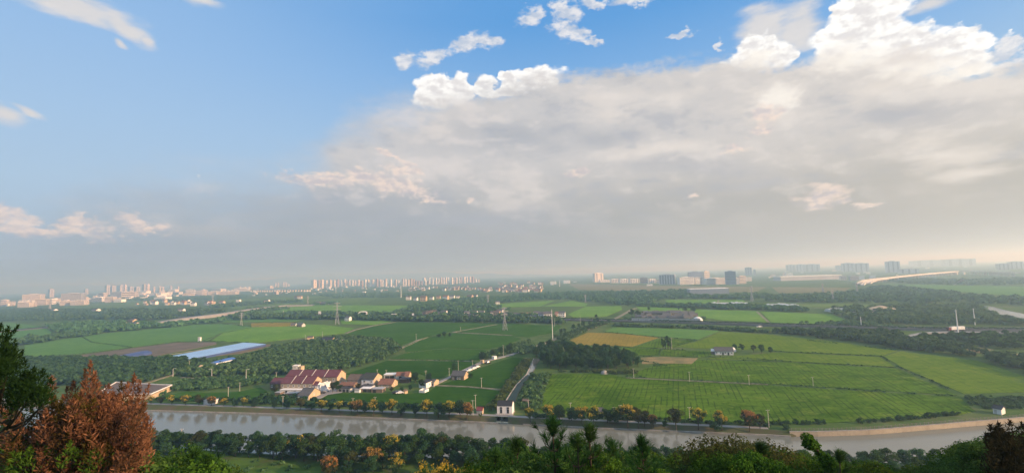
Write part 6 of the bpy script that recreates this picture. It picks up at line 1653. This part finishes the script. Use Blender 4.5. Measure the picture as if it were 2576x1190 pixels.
# scattered farms
for (x, yb, k, s, lab) in [(1028, 754, 'white2', 1.5, 'white house with bright gable, left of the row in the middle plain'), (1046, 756, 'white2', 1.2, 'small white house beside the bright-gabled one'), (1066, 757, 'tan2', 1.8, 'large orange-lit tan house in the middle plain'), (1086, 754, 'white2', 1.2, None), (1103, 752, 'tan2', 1.3, None), (1122, 754, 'red2', 1.6, None), (1138, 752, 'white2', 1.4, None), (1152, 751, 'white2', 1.2, None), (1183, 753, 'tan2', 1.6, 'tan house standing right of the row in the middle plain'), (1195, 751, 'white2', 1.4, None),
     (746, 752, 'tan2', 1.4, 'tan house left of the pair in the far meadow'), (755, 752, 'red2', 1.5, 'orange-roofed house, right one of the pair in the far meadow'), (672, 763, 'white2', 1.5, 'white shed-like house at the left meadow edge'), (757, 822, 'grey1', 1.0, 'grey farmhouse right of the gold field'), (739, 820, 'grey1', 0.8, 'little hut at the gold field corner'), (876, 807, 'white2', 0.9, 'white hut on the belt left of the long field path'), (800, 765, 'dark1', 1.3, None), (812, 766, 'dark1', 1.3, None), (822, 766, 'grey1', 1.2, None), (340, 821, 'grey1', 1.3, None), (335, 816, 'tan2', 1.2, 'tan house in the left wood edge'), (312, 820, 'grey1', 1.2, None), (1252, 766, 'white2', 1.0, None), (456, 788, 'white2', 1.4, None), (242, 789, 'white2', 1.6, 'white block in the dark left wood'), (137, 787, 'white2', 1.4, 'left white block in the dark wood')]:
    mhouse(k, x, yb, random.uniform(-0.35, 0.1), s, lab or 'scattered farmhouse in the middle plain', 'scattered farmhouses')
# orange-roofed village left and the far village in the centre
r_ = random.Random(3)
for k in range(26):
    x = r_.uniform(330, 560); y = 763 + (x - 330) * 0.012 + r_.uniform(-3, 5)
    mhouse(r_.choice(['red1', 'tan2', 'white2', 'red2']), x, y, r_.uniform(-0.4, 0.1), r_.uniform(1.0, 1.6), 'small house of the sunlit hamlet below the left city', 'houses of the left hamlet')
for k in range(125):
    x = r_.uniform(1030, 1375); y = 722 + r_.uniform(0, 10) + (4 if x > 1180 else 0) - (x - 1200) * 0.006
    if 1130 < x < 1210 and y > 731: continue
    mhouse(r_.choice(['red1', 'tan2', 'white2', 'red2', 'grey1', 'dark1']), x, y, r_.uniform(-0.5, 0.1), r_.uniform(1.1, 1.7), 'tiny sunlit house of the far village below the apartment towers', 'houses of the far village')
for k in range(22):
    x = r_.uniform(1255, 1375); y = r_.uniform(712, 724)
    mhouse(r_.choice(['red2', 'white2', 'tan2']), x, y, r_.uniform(-0.5, 0.1), r_.uniform(1.3, 2.0), 'taller sunlit house at the right edge of the far village', 'right end houses of the far village')

# polytunnels
def tunnel(x, y, L, r, rz, label, group):
    if 'tunnel' not in MINI:
        V, F = [], []; n = 9
        for k in range(n):
            a = PI * k / (n - 1)
            for xx in (-0.5, 0.5): V.append((xx, math.cos(a), math.sin(a) * 0.8))
        for k in range(n - 1): F.append((k * 2, k * 2 + 1, k * 2 + 3, k * 2 + 2))
        F += [tuple(range(0, 2 * n, 2)), tuple(range(2 * n - 1, 0, -2))]
        MINI['tunnel'] = mesh_np('polytunnel', V, F); MINI['tunnel'].materials.append(M['film'])
    o = new_obj('polytunnel', MINI['tunnel']); o.location = P(x, y); o.rotation_euler = (0, 0, rz); o.scale = (L, r, r * 1.1)
    return tag(o, label, 'polytunnel', group)
for k, x in enumerate(np.linspace(1792, 1880, 15)): tunnel(float(x), 766 + random.uniform(-1, 1.5), 26, 4.6, 1.2, 'white polytunnel in the upper row beside the wood', 'upper polytunnels')
for k, x in enumerate(np.linspace(1936, 2004, 11)): tunnel(float(x), 771 + random.uniform(-2, 2), 26, 4.6, 1.2, 'white polytunnel in the lower scattered row', 'lower polytunnels')
for k in range(7): tunnel(2098 + k * 11, 782 + (k % 2) * 1.5, 34, 5.0, 0.5, 'weathered polytunnel by the sand heap', 'polytunnels by the sand heap')
p = P(2216, 784)
m = MB(); V = [(0, 0, 9)]; n = 14
for k in range(n): V.append((34 * math.cos(2 * PI * k / n) * random.uniform(0.85, 1.1), 20 * math.sin(2 * PI * k / n) * random.uniform(0.85, 1.1), -0.3))
for k in range(n): V.append((15 * math.cos(2 * PI * k / n) * random.uniform(0.85, 1.1), 9 * math.sin(2 * PI * k / n), 6.0 * random.uniform(0.85, 1.05)))
m.add(V, [(0, 1 + n + k, 1 + n + (k + 1) % n) for k in range(n)] + [(1 + n + k, 1 + k, 1 + (k + 1) % n, 1 + n + (k + 1) % n) for k in range(n)])
o = m.build('sand_heap', M['sand']); o.location = p; tag(o, 'pale sand heap right of the weathered polytunnels', 'heap')

# noise barrier: panels between posts along the motorway
a, b_ = P(*C(3, 1205, 712)), P(*C(3, 1900, 722))
t = thing('noise_barrier', a, 0, 'pale noise barrier of upright panels between hamlet and motorway', 'barrier')
d = b_ - a; n = 38; rz = math.atan2(d.y, d.x); q = MB(); q.box((0, 0, 0), (d.length / n * 0.80, 0.3, 3.6), 0); pm = q.mesh('panel'); pm.materials.append(M['offwhite'])
q = MB(); q.box((0, 0, 0), (d.length / n * 0.18, 0.5, 4.2), 0); pp = q.mesh('post'); pp.materials.append(M['concrete'])
for k in range(n):
    o = new_obj('panel', pm, t); c = d * ((k + 0.5) / n); o.location = (c.x, c.y, 3.4); o.rotation_euler = (0, 0, rz)
    o = new_obj('post', pp, t); c = d * (k / n); o.location = (c.x, c.y, 3.6); o.rotation_euler = (0, 0, rz)

# motorway arch and signboards
p = P(913, 795); s = px_m(p)
t = thing('arch_gate', p, 0, 'white arched gantry over the motorway left of centre', 'gantry')
for sx in (-1, 1):
    m = MB(); m.b(sx * 9.5 * s - s * 1.3, sx * 9.5 * s + s * 1.3, -1.5, 1.5, -0.5, 8.5 * s); m.build('leg', M['white'], t)
m = MB(); V, F = [], []
for k in range(9):
    u = -1 + 2 * k / 8; zz = 9 * s + 3.2 * s * (1 - u * u) ** 0.5
    V += [(u * 10.8 * s, -1.6, zz - 2.0 * s), (u * 10.8 * s, -1.6, zz), (u * 10.8 * s, 1.6, zz), (u * 10.8 * s, 1.6, zz - 2.0 * s)]
for k in range(8):
    for j in range(4): F.append((k * 4 + j, k * 4 + (j + 1) % 4, k * 4 + 4 + (j + 1) % 4, k * 4 + 4 + j))
F += [(3, 2, 1, 0), (32, 33, 34, 35)]
m.add(V, F); m.build('arch', M['white'], t)
for x, yb, yt, w, lab in ((804, 795, 783, 7, 'white signboard left of the arched gantry'), (1039, 797, 788, 5, 'white signboard right of the arched gantry'), (991, 795, 789, 13, 'wide grey sign between gantry and white signboard')):
    p = P(x, yb); s = px_m(p); t = thing('signboard', p, -0.1, lab, 'sign')
    m = MB(); m.b(-w * s / 2, w * s / 2, -0.2, 0.2, (yb - yt) * s * 0.45, (yb - yt) * s); m.build('board', M['white'], t)
    for sx in (-0.3, 0.3):
        m = MB(); m.b(w * s * sx - 0.25, w * s * sx + 0.25, -0.15, 0.15, -0.3, (yb - yt) * s * 0.45); m.build('leg', M['steel'], t)

# ------------------------------------------------------------------ towns on the horizon
M['t_cream'] = plain('tower_cream', (0.70, 0.61, 0.52), (0.62, 0.54, 0.46), 0.02, 0.85, 0.2, vary=0.12)
M['t_grey'] = plain('tower_grey', (0.46, 0.46, 0.48), (0.40, 0.40, 0.42), 0.02, 0.8, 0.3, vary=0.12)
M['t_white'] = plain('block_white', (0.80, 0.78, 0.75), (0.72, 0.70, 0.67), 0.02, 0.85, 0.2, vary=0.08)
M['t_brown'] = plain('tower_brown', (0.42, 0.29, 0.20), (0.36, 0.25, 0.18), 0.02, 0.85, 0.2, vary=0.12)
M['t_blue'] = plain('hall_bluegrey', (0.22, 0.26, 0.32), (0.19, 0.23, 0.28), 0.01, 0.7, 0.3)
M['t_glass'] = plain('curtain_glass', (0.27, 0.32, 0.39), (0.23, 0.28, 0.35), 0.02, 0.3, 0.5)
M['t_band'] = plain('window_band', (0.12, 0.13, 0.15), (0.10, 0.11, 0.13), 0.02, 0.35, 0.5)
def far_block(name, label, xl, xr, yt, yb, yaw=-0.45, ratio=0.6, wall='t_white', bands=0, cat='building', group=None, strips=0, top=True, band='t_band'):
    p = P((xl + xr) / 2, yb); s = px_m(p)
    Wp = (xr - xl) * s; c_, s_ = math.cos(abs(yaw)), math.sin(abs(yaw))
    w = Wp / (c_ + ratio * s_); d = w * ratio; H = (yb - yt) * s
    ctr = p + Vector((0, d * 0.5 + w * 0.3 * s_, 0))
    t = thing(name, ctr, yaw, label, cat, group)
    m = MB(); m.b(-w / 2, w / 2, -d / 2, d / 2, -1, H * (0.97 if top else 1)); m.build('wall', M[wall], t)
    if top:
        m = MB(); m.b(-w * 0.22, w * 0.18, -d * 0.25, d * 0.25, H * 0.97, H * 1.03); m.b(-w / 2, w / 2, -d / 2, -d / 2 + 0.6, H * 0.97, H * 0.985); m.b(w / 2 - 0.6, w / 2, -d / 2 + 0.6, d / 2, H * 0.97, H * 0.985)
        m.build('roof', M[wall], t)
    if bands:
        q = MB(); hh = H * 0.94 / bands
        q.b(-w * 0.47, w * 0.47, -d / 2 - 0.35, -d / 2 + 0.05, 0, hh * 0.45); q.b(w / 2 - 0.05, w / 2 + 0.35, -d * 0.45, d * 0.45, 0, hh * 0.45)
        me = q.mesh('window_band'); me.materials.append(M[band])
        for k in range(bands):
            o = new_obj('window_band', me, t); o.location = (0, 0, hh * (k + 0.4))
    if strips:
        q = MB(); q.b(-w * 0.05, w * 0.05, -d / 2 - 0.5, -d / 2 + 0.05, H * 0.03, H * 0.94); me = q.mesh('balcony_strip'); me.materials.append(M[band])
        for k in range(strips):
            o = new_obj('balcony_strip', me, t); o.location = (w * (-0.5 + (k + 0.5) / strips), 0, 0)
        q = MB(); q.b(w / 2 - 0.05, w / 2 + 0.5, -d * 0.08, d * 0.08, H * 0.03, H * 0.94); q.build('balcony_strip', M[band], t)
    return t
def c2(l): return [(644 + a / 4, 644 + b / 4, 631.4 + c / 4, 631.4 + d / 4) for a, b, c, d in l]
T1 = c2([(545, 600, 292, 375), (610, 642, 294, 372), (642, 675, 290, 376), (682, 716, 294, 366), (722, 758, 290, 369), (766, 796, 294, 362), (802, 832, 289, 363), (840, 862, 296, 352), (866, 902, 288, 354), (906, 922, 296, 350), (925, 946, 291, 350), (952, 978, 295, 352), (982, 1004, 296, 348), (1010, 1040, 292, 350), (1046, 1076, 298, 362), (1084, 1110, 290, 366), (1114, 1138, 288, 364), (1156, 1186, 286, 364), (1200, 1228, 285, 362), (1230, 1258, 285, 362), (1262, 1280, 292, 360), (1286, 1316, 284, 361), (1340, 1366, 287, 361), (1390, 1418, 289, 361), (1424, 1442, 292, 355), (1466, 1488, 282, 359), (1490, 1512, 284, 358), (1516, 1542, 284, 352), (1544, 1572, 281, 352), (1576, 1596, 284, 350), (1598, 1618, 292, 348)])
for k, (xl, xr, yt, yb) in enumerate(T1):
    lab = {0: 'leftmost grey apartment tower of the long row on the horizon', len(T1) - 1: 'last apartment tower of the front row before the lower gap'}.get(k, f'apartment tower with sunlit right side in the front row, {"left" if k < 11 else "middle" if k < 21 else "right"} stretch')
    far_block('apartment_tower', lab, xl, xr, yt + random.uniform(-0.8, 0.8), yb, -0.55 + random.uniform(-0.1, 0.1), 0.75, random.choice(['t_cream', 't_cream', 't_brown', 't_white']), 0, 'tower', 'front row apartment towers', 2)
T2 = c2([(1622, 1646, 304, 346), (1650, 1676, 302, 344), (1692, 1714, 300, 344), (1718, 1742, 302, 342), (1668, 1706, 273, 330), (1736, 1752, 270, 330), (1764, 1786, 270, 341), (1800, 1820, 274, 338), (1824, 1844, 276, 334), (1850, 1872, 268, 336), (1874, 1896, 270, 334), (1902, 1920, 262, 333), (1922, 1940, 265, 332), (1956, 1984, 265, 336), (1988, 1998, 272, 330), (2002, 2026, 270, 330), (2036, 2052, 264, 326), (2054, 2072, 266, 325), (2080, 2108, 262, 324), (2110, 2130, 262, 321), (2136, 2164, 261, 318), (2166, 2194, 260, 320), (2198, 2220, 282, 316), (2224, 2246, 284, 316)])
for k, (xl, xr, yt, yb) in enumerate(T2):
    lab = {len(T2) - 1: 'low last apartment block at the right end of the tower row', len(T2) - 3: 'tallest-looking apartment tower near the right end of the row'}.get(k, f'slim apartment tower in the farther right-hand row, {"left" if k < 9 else "right"} half')
    far_block('apartment_tower', lab, xl, xr, yt + random.uniform(-0.8, 0.8), yb, -0.55 + random.uniform(-0.1, 0.1), 0.75, random.choice(['t_cream', 't_white', 't_brown']), 0, 'tower', 'rear row apartment towers', 2)
T3 = c2([(176, 200, 322, 362), (204, 226, 322, 362), (262, 282, 314, 362), (284, 304, 314, 362), (310, 332, 332, 360), (98, 162, 352, 384), (172, 218, 408, 436)])
for k, (xl, xr, yt, yb) in enumerate(T3):
    lab = ['first', 'second', 'third', 'fourth', 'fifth'][k] + ' small apartment tower left of the gap before the long row' if k < 5 else ['wide sunlit block at the left end of the elevated line', 'sunlit cube below the elevated line'][k - 5]
    far_block('apartment_tower' if k < 5 else 'town_block', lab, xl, xr, yt, yb, -0.5, 0.7, 't_cream', 0 if k < 5 else 3, 'tower' if k < 5 else 'building', None, 2 if k < 5 else 0)
def c1(l): return [(a / 4, b / 4, 631.4 + c / 4, 631.4 + d / 4) for a, b, c, d in l]
CITY = [((205, 365, 425, 506), 't_cream', 7, 'cream office with dark window stripes in the left city'), ((590, 776, 412, 512), 't_grey', 7, 'wide grey glass-fronted office with sunlit right end in the left city'), ((1110, 1212, 400, 470), 't_glass', 4, 'dark glass block with white roof rim in the left city'), ((1205, 1336, 398, 478), 't_cream', 3, 'bright cream office right of the dark glass block'), ((975, 1052, 415, 478), 't_cream', 3, 'cream block with taller left end in the left city'),
        ((880, 1050, 462, 512), 't_white', 4, 'long white office with stripes below the taller cream block'), ((1050, 1132, 452, 518), 't_cream', 4, 'cream corner block right of the long white office'), ((170, 282, 506, 566), 't_cream', 4, 'row of cream flats below the striped office'), ((284, 342, 508, 560), 't_cream', 4, 'narrow cream flats right of the first row'), ((342, 446, 474, 544), 't_cream', 4, 'bright cream flats in the lower left city'), ((448, 532, 478, 536), 't_white', 3, 'white flats with pale roof in the lower left city'),
        ((590, 700, 494, 548), 't_cream', 3, 'pale block below the wide grey office'), ((700, 834, 492, 545), 't_cream', 4, 'bright block below the right end of the grey office'), ((0, 58, 480, 552), 't_cream', 3, 'cut-off cream block at the far left edge'), ((60, 122, 502, 552), 't_cream', 3, 'cream block second from the left edge'), ((1860, 1942, 380, 430), 't_white', 2, 'white block on the rise right of the long sheds'), ((1828, 1890, 420, 458), 't_cream', 3, 'small cream block left of the grey tower pair'), ((1890, 1946, 422, 460), 't_cream', 2, 'second small cream block left of the grey tower pair'), ((1960, 2030, 390, 448), 't_grey', 5, 'grey slab of the tower pair in the left city right part'), ((2030, 2072, 385, 448), 't_cream', 5, 'sunlit slab of the tower pair in the left city right part'),
        ((2110, 2240, 376, 420), 't_white', 2, 'pale long block behind the right part of the left city'), ((2080, 2200, 402, 440), 't_cream', 3, 'cream block row right of the tower pair'), ((2200, 2362, 406, 440), 't_cream', 3, 'longer cream block row at the right end of the left city'), ((2340, 2492, 368, 405), 't_white', 2, 'long pale block closing the left city on the right')]
for (b, mt, nb, lab) in CITY:
    (xl, xr, yt, yb), = c1([b])
    far_block('city_block', lab, xl, xr, yt + 0.15 * (yb - yt), yb, random.choice([-0.25, 0.15, 0.25, 0.35]), 0.5, mt, nb, 'building', 'blocks of the left city')
for b, lab in (((1450, 1642, 425, 452), 'long white shed in the left city'), ((1530, 1682, 465, 496), 'long white shed in front of the left city'), ((1680, 1772, 386, 414), 'white shed behind the long sheds'), ((1250, 1304, 470, 490), 'small white shed below the bright cream office'), ((1370, 1482, 405, 442), 'domed-looking white hall in the left city'), ((1130, 1232, 488, 516), 'low white shed right of the cream corner block'), ((2370, 2415, 490, 520), 'white cube in the far meadow right of the left city')):
    (xl, xr, yt, yb), = c1([b])
    far_block('white_shed_hall', lab, xl, xr, yt, yb, -0.2, 0.5, 't_white', 0, 'shed', None, 0, False)
for k, (b, mt) in enumerate([((458, 516, 384, 470), 't_grey'), ((1235, 1262, 340, 440), 't_cream'), ((1328, 1388, 362, 440), 't_grey'), ((1415, 1462, 335, 430), 't_grey'), ((1463, 1492, 334, 430), 't_cream'), ((1034, 1088, 345, 440), 't_grey'), ((1090, 1142, 350, 440), 't_grey'), ((1150, 1232, 345, 430), 't_grey'), ((1265, 1326, 360, 430), 't_grey'), ((1528, 1552, 360, 420), 't_cream'), ((1588, 1612, 356, 420), 't_cream'), ((1616, 1642, 358, 420), 't_cream'), ((1698, 1722, 350, 410), 't_cream'), ((1778, 1796, 355, 410), 't_cream'), ((830, 870, 380, 440), 't_grey')]):
    (xl, xr, yt, yb), = c1([b])
    far_block('city_tower', ['pale lone tower at the left of the city', 'sunlit slim tower above the bright cream office', 'grey squat tower right of the slim sunlit one', 'tall dark grey tower on the left city skyline', 'sunlit slim tower right against the tall dark one', 'dark grey tower leftmost of the hazy trio', 'dark grey tower in the middle of the hazy trio', 'wide dark grey slab on the right of the hazy trio', 'hazy grey slab behind the bright cream office', 'first small sunlit tower right of the tall dark one', 'second small sunlit tower right of the tall dark one', 'third small sunlit tower right of the tall dark one', 'fourth small sunlit tower right of the tall dark one', 'fifth small sunlit tower right of the tall dark one', 'hazy tower right of the wide grey office'][k], xl, xr, yt, yb, -0.5, 0.7, mt, 0, 'tower', 'towers of the left city', 2)
r_ = random.Random(8)
for k in range(120):
    x = r_.uniform(0, 640); y = 631.4 + (548 - x * 0.22 + r_.uniform(-40, 14)) / 4
    w = r_.uniform(4, 13); h = r_.uniform(2.5, 7)
    far_block('city_house', 'small pale block crowded in the left city', x, x + w, y - h, y, r_.uniform(-0.3, 0.45), 0.6, r_.choice(['t_cream', 't_white', 't_white', 't_grey']), 0, 'building', 'small blocks of the left city', 0, False)
# elevated line with piers left of the apartment towers
a, b_ = P(*C(2, -60, 412)), P(*C(2, 560, 408)); t = thing('elevated_line', a, 0, 'white elevated line on many piers left of the apartment towers', 'viaduct')
d = b_ - a; rz = math.atan2(d.y, d.x); m = MB(); m.box((d.x / 2, d.y / 2, 19), (d.length, 10, 6), rz); m.build('deck', M['t_white'], t)
q = MB(); q.box((0, 0, 8), (3.5, 8, 17), 0); pm = q.mesh('pier'); pm.materials.append(M['t_cream'])
for k in range(24):
    o = new_obj('pier', pm, t); c = d * ((k + 0.5) / 24); o.location = (c.x, c.y, 0); o.rotation_euler = (0, 0, rz)

# office campus and blocks right of centre
def c3(a, b, c, d): return (1288 + a / 4, 1288 + b / 4, 631.4 + c / 4, 631.4 + d / 4)
def c4(a, b, c, d): return (1932 + a / 4, 1932 + b / 4, 631.4 + c / 4, 631.4 + d / 4)
RIGHT = [(c3(822, 926, 222, 312), 0.28, 0.5, 't_cream', 0, 2, 'cream tower block with sunlit front standing alone right of centre'), (c3(880, 992, 290, 316), 0.16, 0.4, 't_white', 2, 0, 'low white wing at the foot of the cream tower block'), (c3(995, 1082, 280, 322), 0.16, 0.4, 't_white', 0, 5, 'first ribbed white hall right of the cream tower'), (c3(1085, 1182, 282, 322), 0.16, 0.4, 't_white', 0, 5, 'second ribbed white hall right of the cream tower'), (c3(1186, 1286, 280, 323), 0.16, 0.4, 't_white', 0, 5, 'third ribbed white hall right of the cream tower'), (c3(1296, 1372, 266, 324), -0.3, 0.4, 't_brown', 3, 0, 'hall with orange top among the ribbed white halls'), (c3(1374, 1452, 280, 323), 0.12, 0.4, 't_white', 0, 4, 'last ribbed white hall before the grey office'), (c3(1452, 1498, 286, 322), -0.3, 0.5, 't_cream', 2, 0, 'small sunlit block left of the grey office'),
 (c3(1500, 1672, 237, 336), -0.42, 0.55, 't_grey', 0, 6, 'grey office block with sunlit right side, left end of the campus'), (c3(1684, 1842, 264, 337), 0.12, 0.4, 't_white', 5, 0, 'long white striped wing on the left of the campus'), (c3(1842, 1942, 264, 332), 0.12, 0.4, 't_white', 5, 0, 'sunlit striped wing in the middle of the campus'), (c3(1796, 1936, 208, 330), -0.15, 0.5, 't_glass', 0, 0, 'dark flat-topped glass tower rising above the campus'), (c3(1934, 1998, 204, 330), 0.2, 0.6, 't_cream', 6, 0, 'sunlit end tower beside the dark glass tower'), (c3(1946, 2168, 270, 337), 0.10, 0.35, 't_white', 5, 0, 'longest striped wing on the right of the campus'), (c3(2166, 2282, 203, 336), -0.45, 0.6, 't_glass', 8, 0, 'blue glass tower with slanted top at the campus right end'), (c3(2240, 2290, 268, 334), -0.1, 0.5, 't_white', 5, 0, 'striped link right of the blue glass tower'), (c3(2288, 2362, 250, 328), 0.1, 0.5, 't_cream', 5, 0, 'sunlit striped block closing the campus on the right'), (c3(2362, 2420, 262, 304), -0.2, 0.5, 't_cream', 0, 0, 'small pale block right of the campus'),
 (c3(520, 588, 296, 326), -0.2, 0.5, 't_white', 0, 0, 'long pale shed left of the cream tower block'), (c3(388, 448, 305, 335), -0.2, 0.5, 't_white', 0, 0, 'white block beside the far white mast'), (c3(1360, 1420, 335, 352), -0.2, 0.5, 't_white', 0, 0, 'white cabin on the dry land before the campus'),
 (c4(740, 802, 250, 296), -0.3, 0.6, 't_cream', 3, 0, 'sunlit office at the right end of the long factory'), (c4(930, 986, 250, 292), -0.4, 0.8, 't_white', 0, 0, 'left white cube by the start of the viaduct'), (c4(1044, 1102, 245, 284), -0.4, 0.8, 't_white', 0, 0, 'right white cube by the start of the viaduct'), (c4(840, 925, 250, 296), -0.2, 0.5, 't_grey', 3, 0, 'grey striped block between factory and white cubes'), (c4(36, 82, 236, 264), -0.3, 0.6, 't_cream', 0, 0, 'small cream block left of the long factory'), (c4(156, 176, 215, 262), -0.3, 0.7, 't_cream', 0, 0, 'slim cream stack behind the long factory'), (c4(190, 262, 222, 250), -0.3, 0.5, 't_white', 0, 0, 'low white block behind the long factory'), (c4(1000, 1036, 212, 232), -0.3, 0.6, 't_white', 0, 0, 'white block behind the right white cube')]
for (xl, xr, yt, yb), yaw, ratio, mt, nb, ns, lab in RIGHT:
    far_block('campus_block' if 'campus' in lab else 'town_block', lab, xl, xr, yt, yb, yaw, ratio, mt, nb, 'building', None, ns, nb + ns > 0 or mt == 't_glass')
# long factory with bright flat roof
xl, xr, yt, yb = c4(145, 742, 256, 292)
t = far_block('factory', 'long dark factory with bright white roof rim on the right', xl, xr, yt, yb, -0.05, 0.25, 't_grey', 0, 'factory', None, 0, False)
p = P((xl + xr) / 2, yb); s = px_m(p); m = MB(); w = (xr - xl) * s; m.b(-w / 2, w / 2, -w * 0.13, w * 0.12, (yb - yt) * s, (yb - yt) * s * 1.25); m.build('roof', M['t_white'], t)
xl, xr, yt, yb = c3(1810, 2202, 382, 446)
t = far_block('warehouse_hall', 'huge windowless grey hall in front of the campus', xl, xr, yt, yb, -0.16, 0.35, 't_blue', 0, 'hall', None, 0, False)
p = P((xl + xr) / 2, yb); s = px_m(p); w = (xr - xl) * s * 0.95; m = MB(); m.b(-w * 0.5, w * 0.5, -w * 0.176, w * 0.17, (yb - yt) * s, (yb - yt) * s * 1.06); m.build('roof', M['t_white'], t)
# hazy blocks on the right skyline
for (xl, xr, yt, yb), lab in [(c4(205, 300, 138, 208), 'hazy slab at the left of the right-hand skyline'), (c4(306, 400, 134, 208), 'second hazy slab of the right-hand skyline'), (c4(406, 560, 132, 208), 'third and widest hazy slab above the long factory'), (c4(700, 762, 145, 200), 'small hazy block left of the broad grey one'), (c4(780, 900, 121, 208), 'broad hazy grey block above the white cubes'), (c4(905, 1052, 122, 208), 'hazy stepped block right of the broad grey one'), (c4(1235, 1362, 102, 218), 'tall grey square tower above the viaduct'), (c4(2356, 2462, 126, 192), 'hazy block near the right picture edge'), (c4(2482, 2600, 106, 180), 'hazy block cut by the right picture edge'), (c4(1570, 1900, 90, 150), 'long faint block line on the right horizon'), (c4(1880, 2150, 78, 150), 'higher faint block line on the right horizon'), (c4(1380, 1560, 180, 224), 'low hazy blocks right of the tall square tower'), (c3(2360, 2432, 165, 246), 'hazy twin tower right of the campus'), (c3(2436, 2460, 186, 246), 'thin hazy tower beside the hazy twin tower')]:
    far_block('hazy_tower', lab, xl, xr, yt, yb, -0.5, 0.6, 't_grey', 0, 'tower', 'hazy blocks on the right skyline', 3)
M_end = None
# curved viaduct
def deck_path(pts, w, name, t, th=3.0):
    pts = [P(x, y, z) for x, y, z in pts]; o0 = Vector(t.location); V, F = [], []
    for i, p in enumerate(pts):
        tn = (pts[min(i + 1, len(pts) - 1)] - pts[max(i - 1, 0)]); tn.z = 0; tn.normalize(); s = Vector((-tn.y, tn.x, 0)) * w / 2
        for q, dz in ((s, -th), (s, 1.2), (s * 0.9, 1.2), (s * 0.9, 0), (-s * 0.9, 0), (-s * 0.9, 1.2), (-s, 1.2), (-s, -th)):
            v = p + q - o0; V.append((v.x, v.y, v.z + dz))
    for i in range(len(pts) - 1):
        for k in range(8): F.append((i * 8 + k, i * 8 + (k + 1) % 8, i * 8 + 8 + (k + 1) % 8, i * 8 + 8 + k))
    F += [tuple(range(7, -1, -1)), tuple((len(pts) - 1) * 8 + k for k in range(8))]
    new_obj(name, mesh_np(name, V, F), t, M['t_deck'])
    return pts
M['t_deck'] = plain('deck_concrete', (0.62, 0.57, 0.50), (0.52, 0.48, 0.43), 0.02, 0.85, 0.2)
vt = thing('viaduct', P(2207, 704), 0, 'long curving elevated road climbing to the right skyline', 'viaduct')
main = deck_path([(2182, 712, 5), (2190, 707.5, 7), (2200, 704, 9), (2215, 701, 11), (2257, 696, 13), (2307, 691, 14), (2357, 686.5, 15), (2407, 682.5, 16), (2444, 682, 16), (2490, 683.2, 16), (2560, 686, 16)], 17, 'deck', vt)
deck_path([(2158, 713, 4), (2166, 708, 6), (2178, 704, 8), (2200, 701.5, 10), (2230, 698.5, 11)], 9, 'ramp', vt)
deck_path([(2169, 716, 4), (2176, 710.5, 6), (2188, 706, 8), (2208, 703, 9.5), (2240, 699, 11)], 9, 'ramp', vt)
q = MB(); q.box((0, 0, -7), (3.0, 9, 13), 0); pm = q.mesh('pier'); pm.materials.append(M['t_deck'])
for a, b_ in zip(main[2:-1], main[3:]):
    d = b_ - a; n = max(2, int(d.length / 42))
    for k in range(n):
        o = new_obj('pier', pm, vt); o.location = a + d * (k / n) - vt.location - Vector((0, 0, 3)); o.rotation_euler = (0, 0, math.atan2(d.y, d.x))
# far scatter of sheds over the plain
r_ = random.Random(21)
for k in range(90):
    x = r_.choice([r_.uniform(1380, 2560), r_.uniform(620, 1040)]); hz = 690 - (x - 1288) * 0.0323
    y = hz + r_.uniform(16, 34); w = r_.uniform(3, 10); h = r_.uniform(1.2, 3.2)
    if 1490 < x < 1890 and y > 700: continue
    far_block('far_shed', 'tiny pale shed scattered on the far plain', x, x + w, y - h, y, -0.3 + r_.uniform(-0.2, 0.3), 0.6, r_.choice(['t_white', 't_cream', 't_white', 't_brown']), 0, 'shed', 'sheds on the far plain', 0, False)
# thin smoke rising from the right-hand field
def smoke():
    p = P(2398, 718); s = px_m(p); m = MB(); V, F = [], []; n, k_ = 8, 9
    for j in range(k_):
        u = j / (k_ - 1); c = Vector((u * 34 * s, u * 8, u * 14 * s)); r0 = (1.2 + 5.0 * u) * s * (0.15 if j in (0, k_ - 1) else 1)
        for i in range(n): V.append((c.x + r0 * 0.5 * math.cos(2 * PI * i / n), c.y + r0 * math.sin(2 * PI * i / n), c.z + r0 * 0.6 * math.cos(2 * PI * i / n)))
    for j in range(k_ - 1):
        for i in range(n): F.append((j * n + i, j * n + (i + 1) % n, (j + 1) * n + (i + 1) % n, (j + 1) * n + i))
    F += [tuple(range(n - 1, -1, -1)), tuple((k_ - 1) * n + i for i in range(n))]
    m.add(V, F)
    mt, g, out = material('smoke_air'); v = g.new('ShaderNodeVolumePrincipled'); v.inputs['Density'].default_value = 0.006; v.inputs['Color'].default_value = (0.9, 0.9, 0.92, 1)
    g.t.links.new(v.outputs[0], out.inputs['Volume']); mt.cycles.homogeneous_volume = True
    o = m.build('smoke', mt); o.location = p; tag(o, kind='stuff')
smoke()
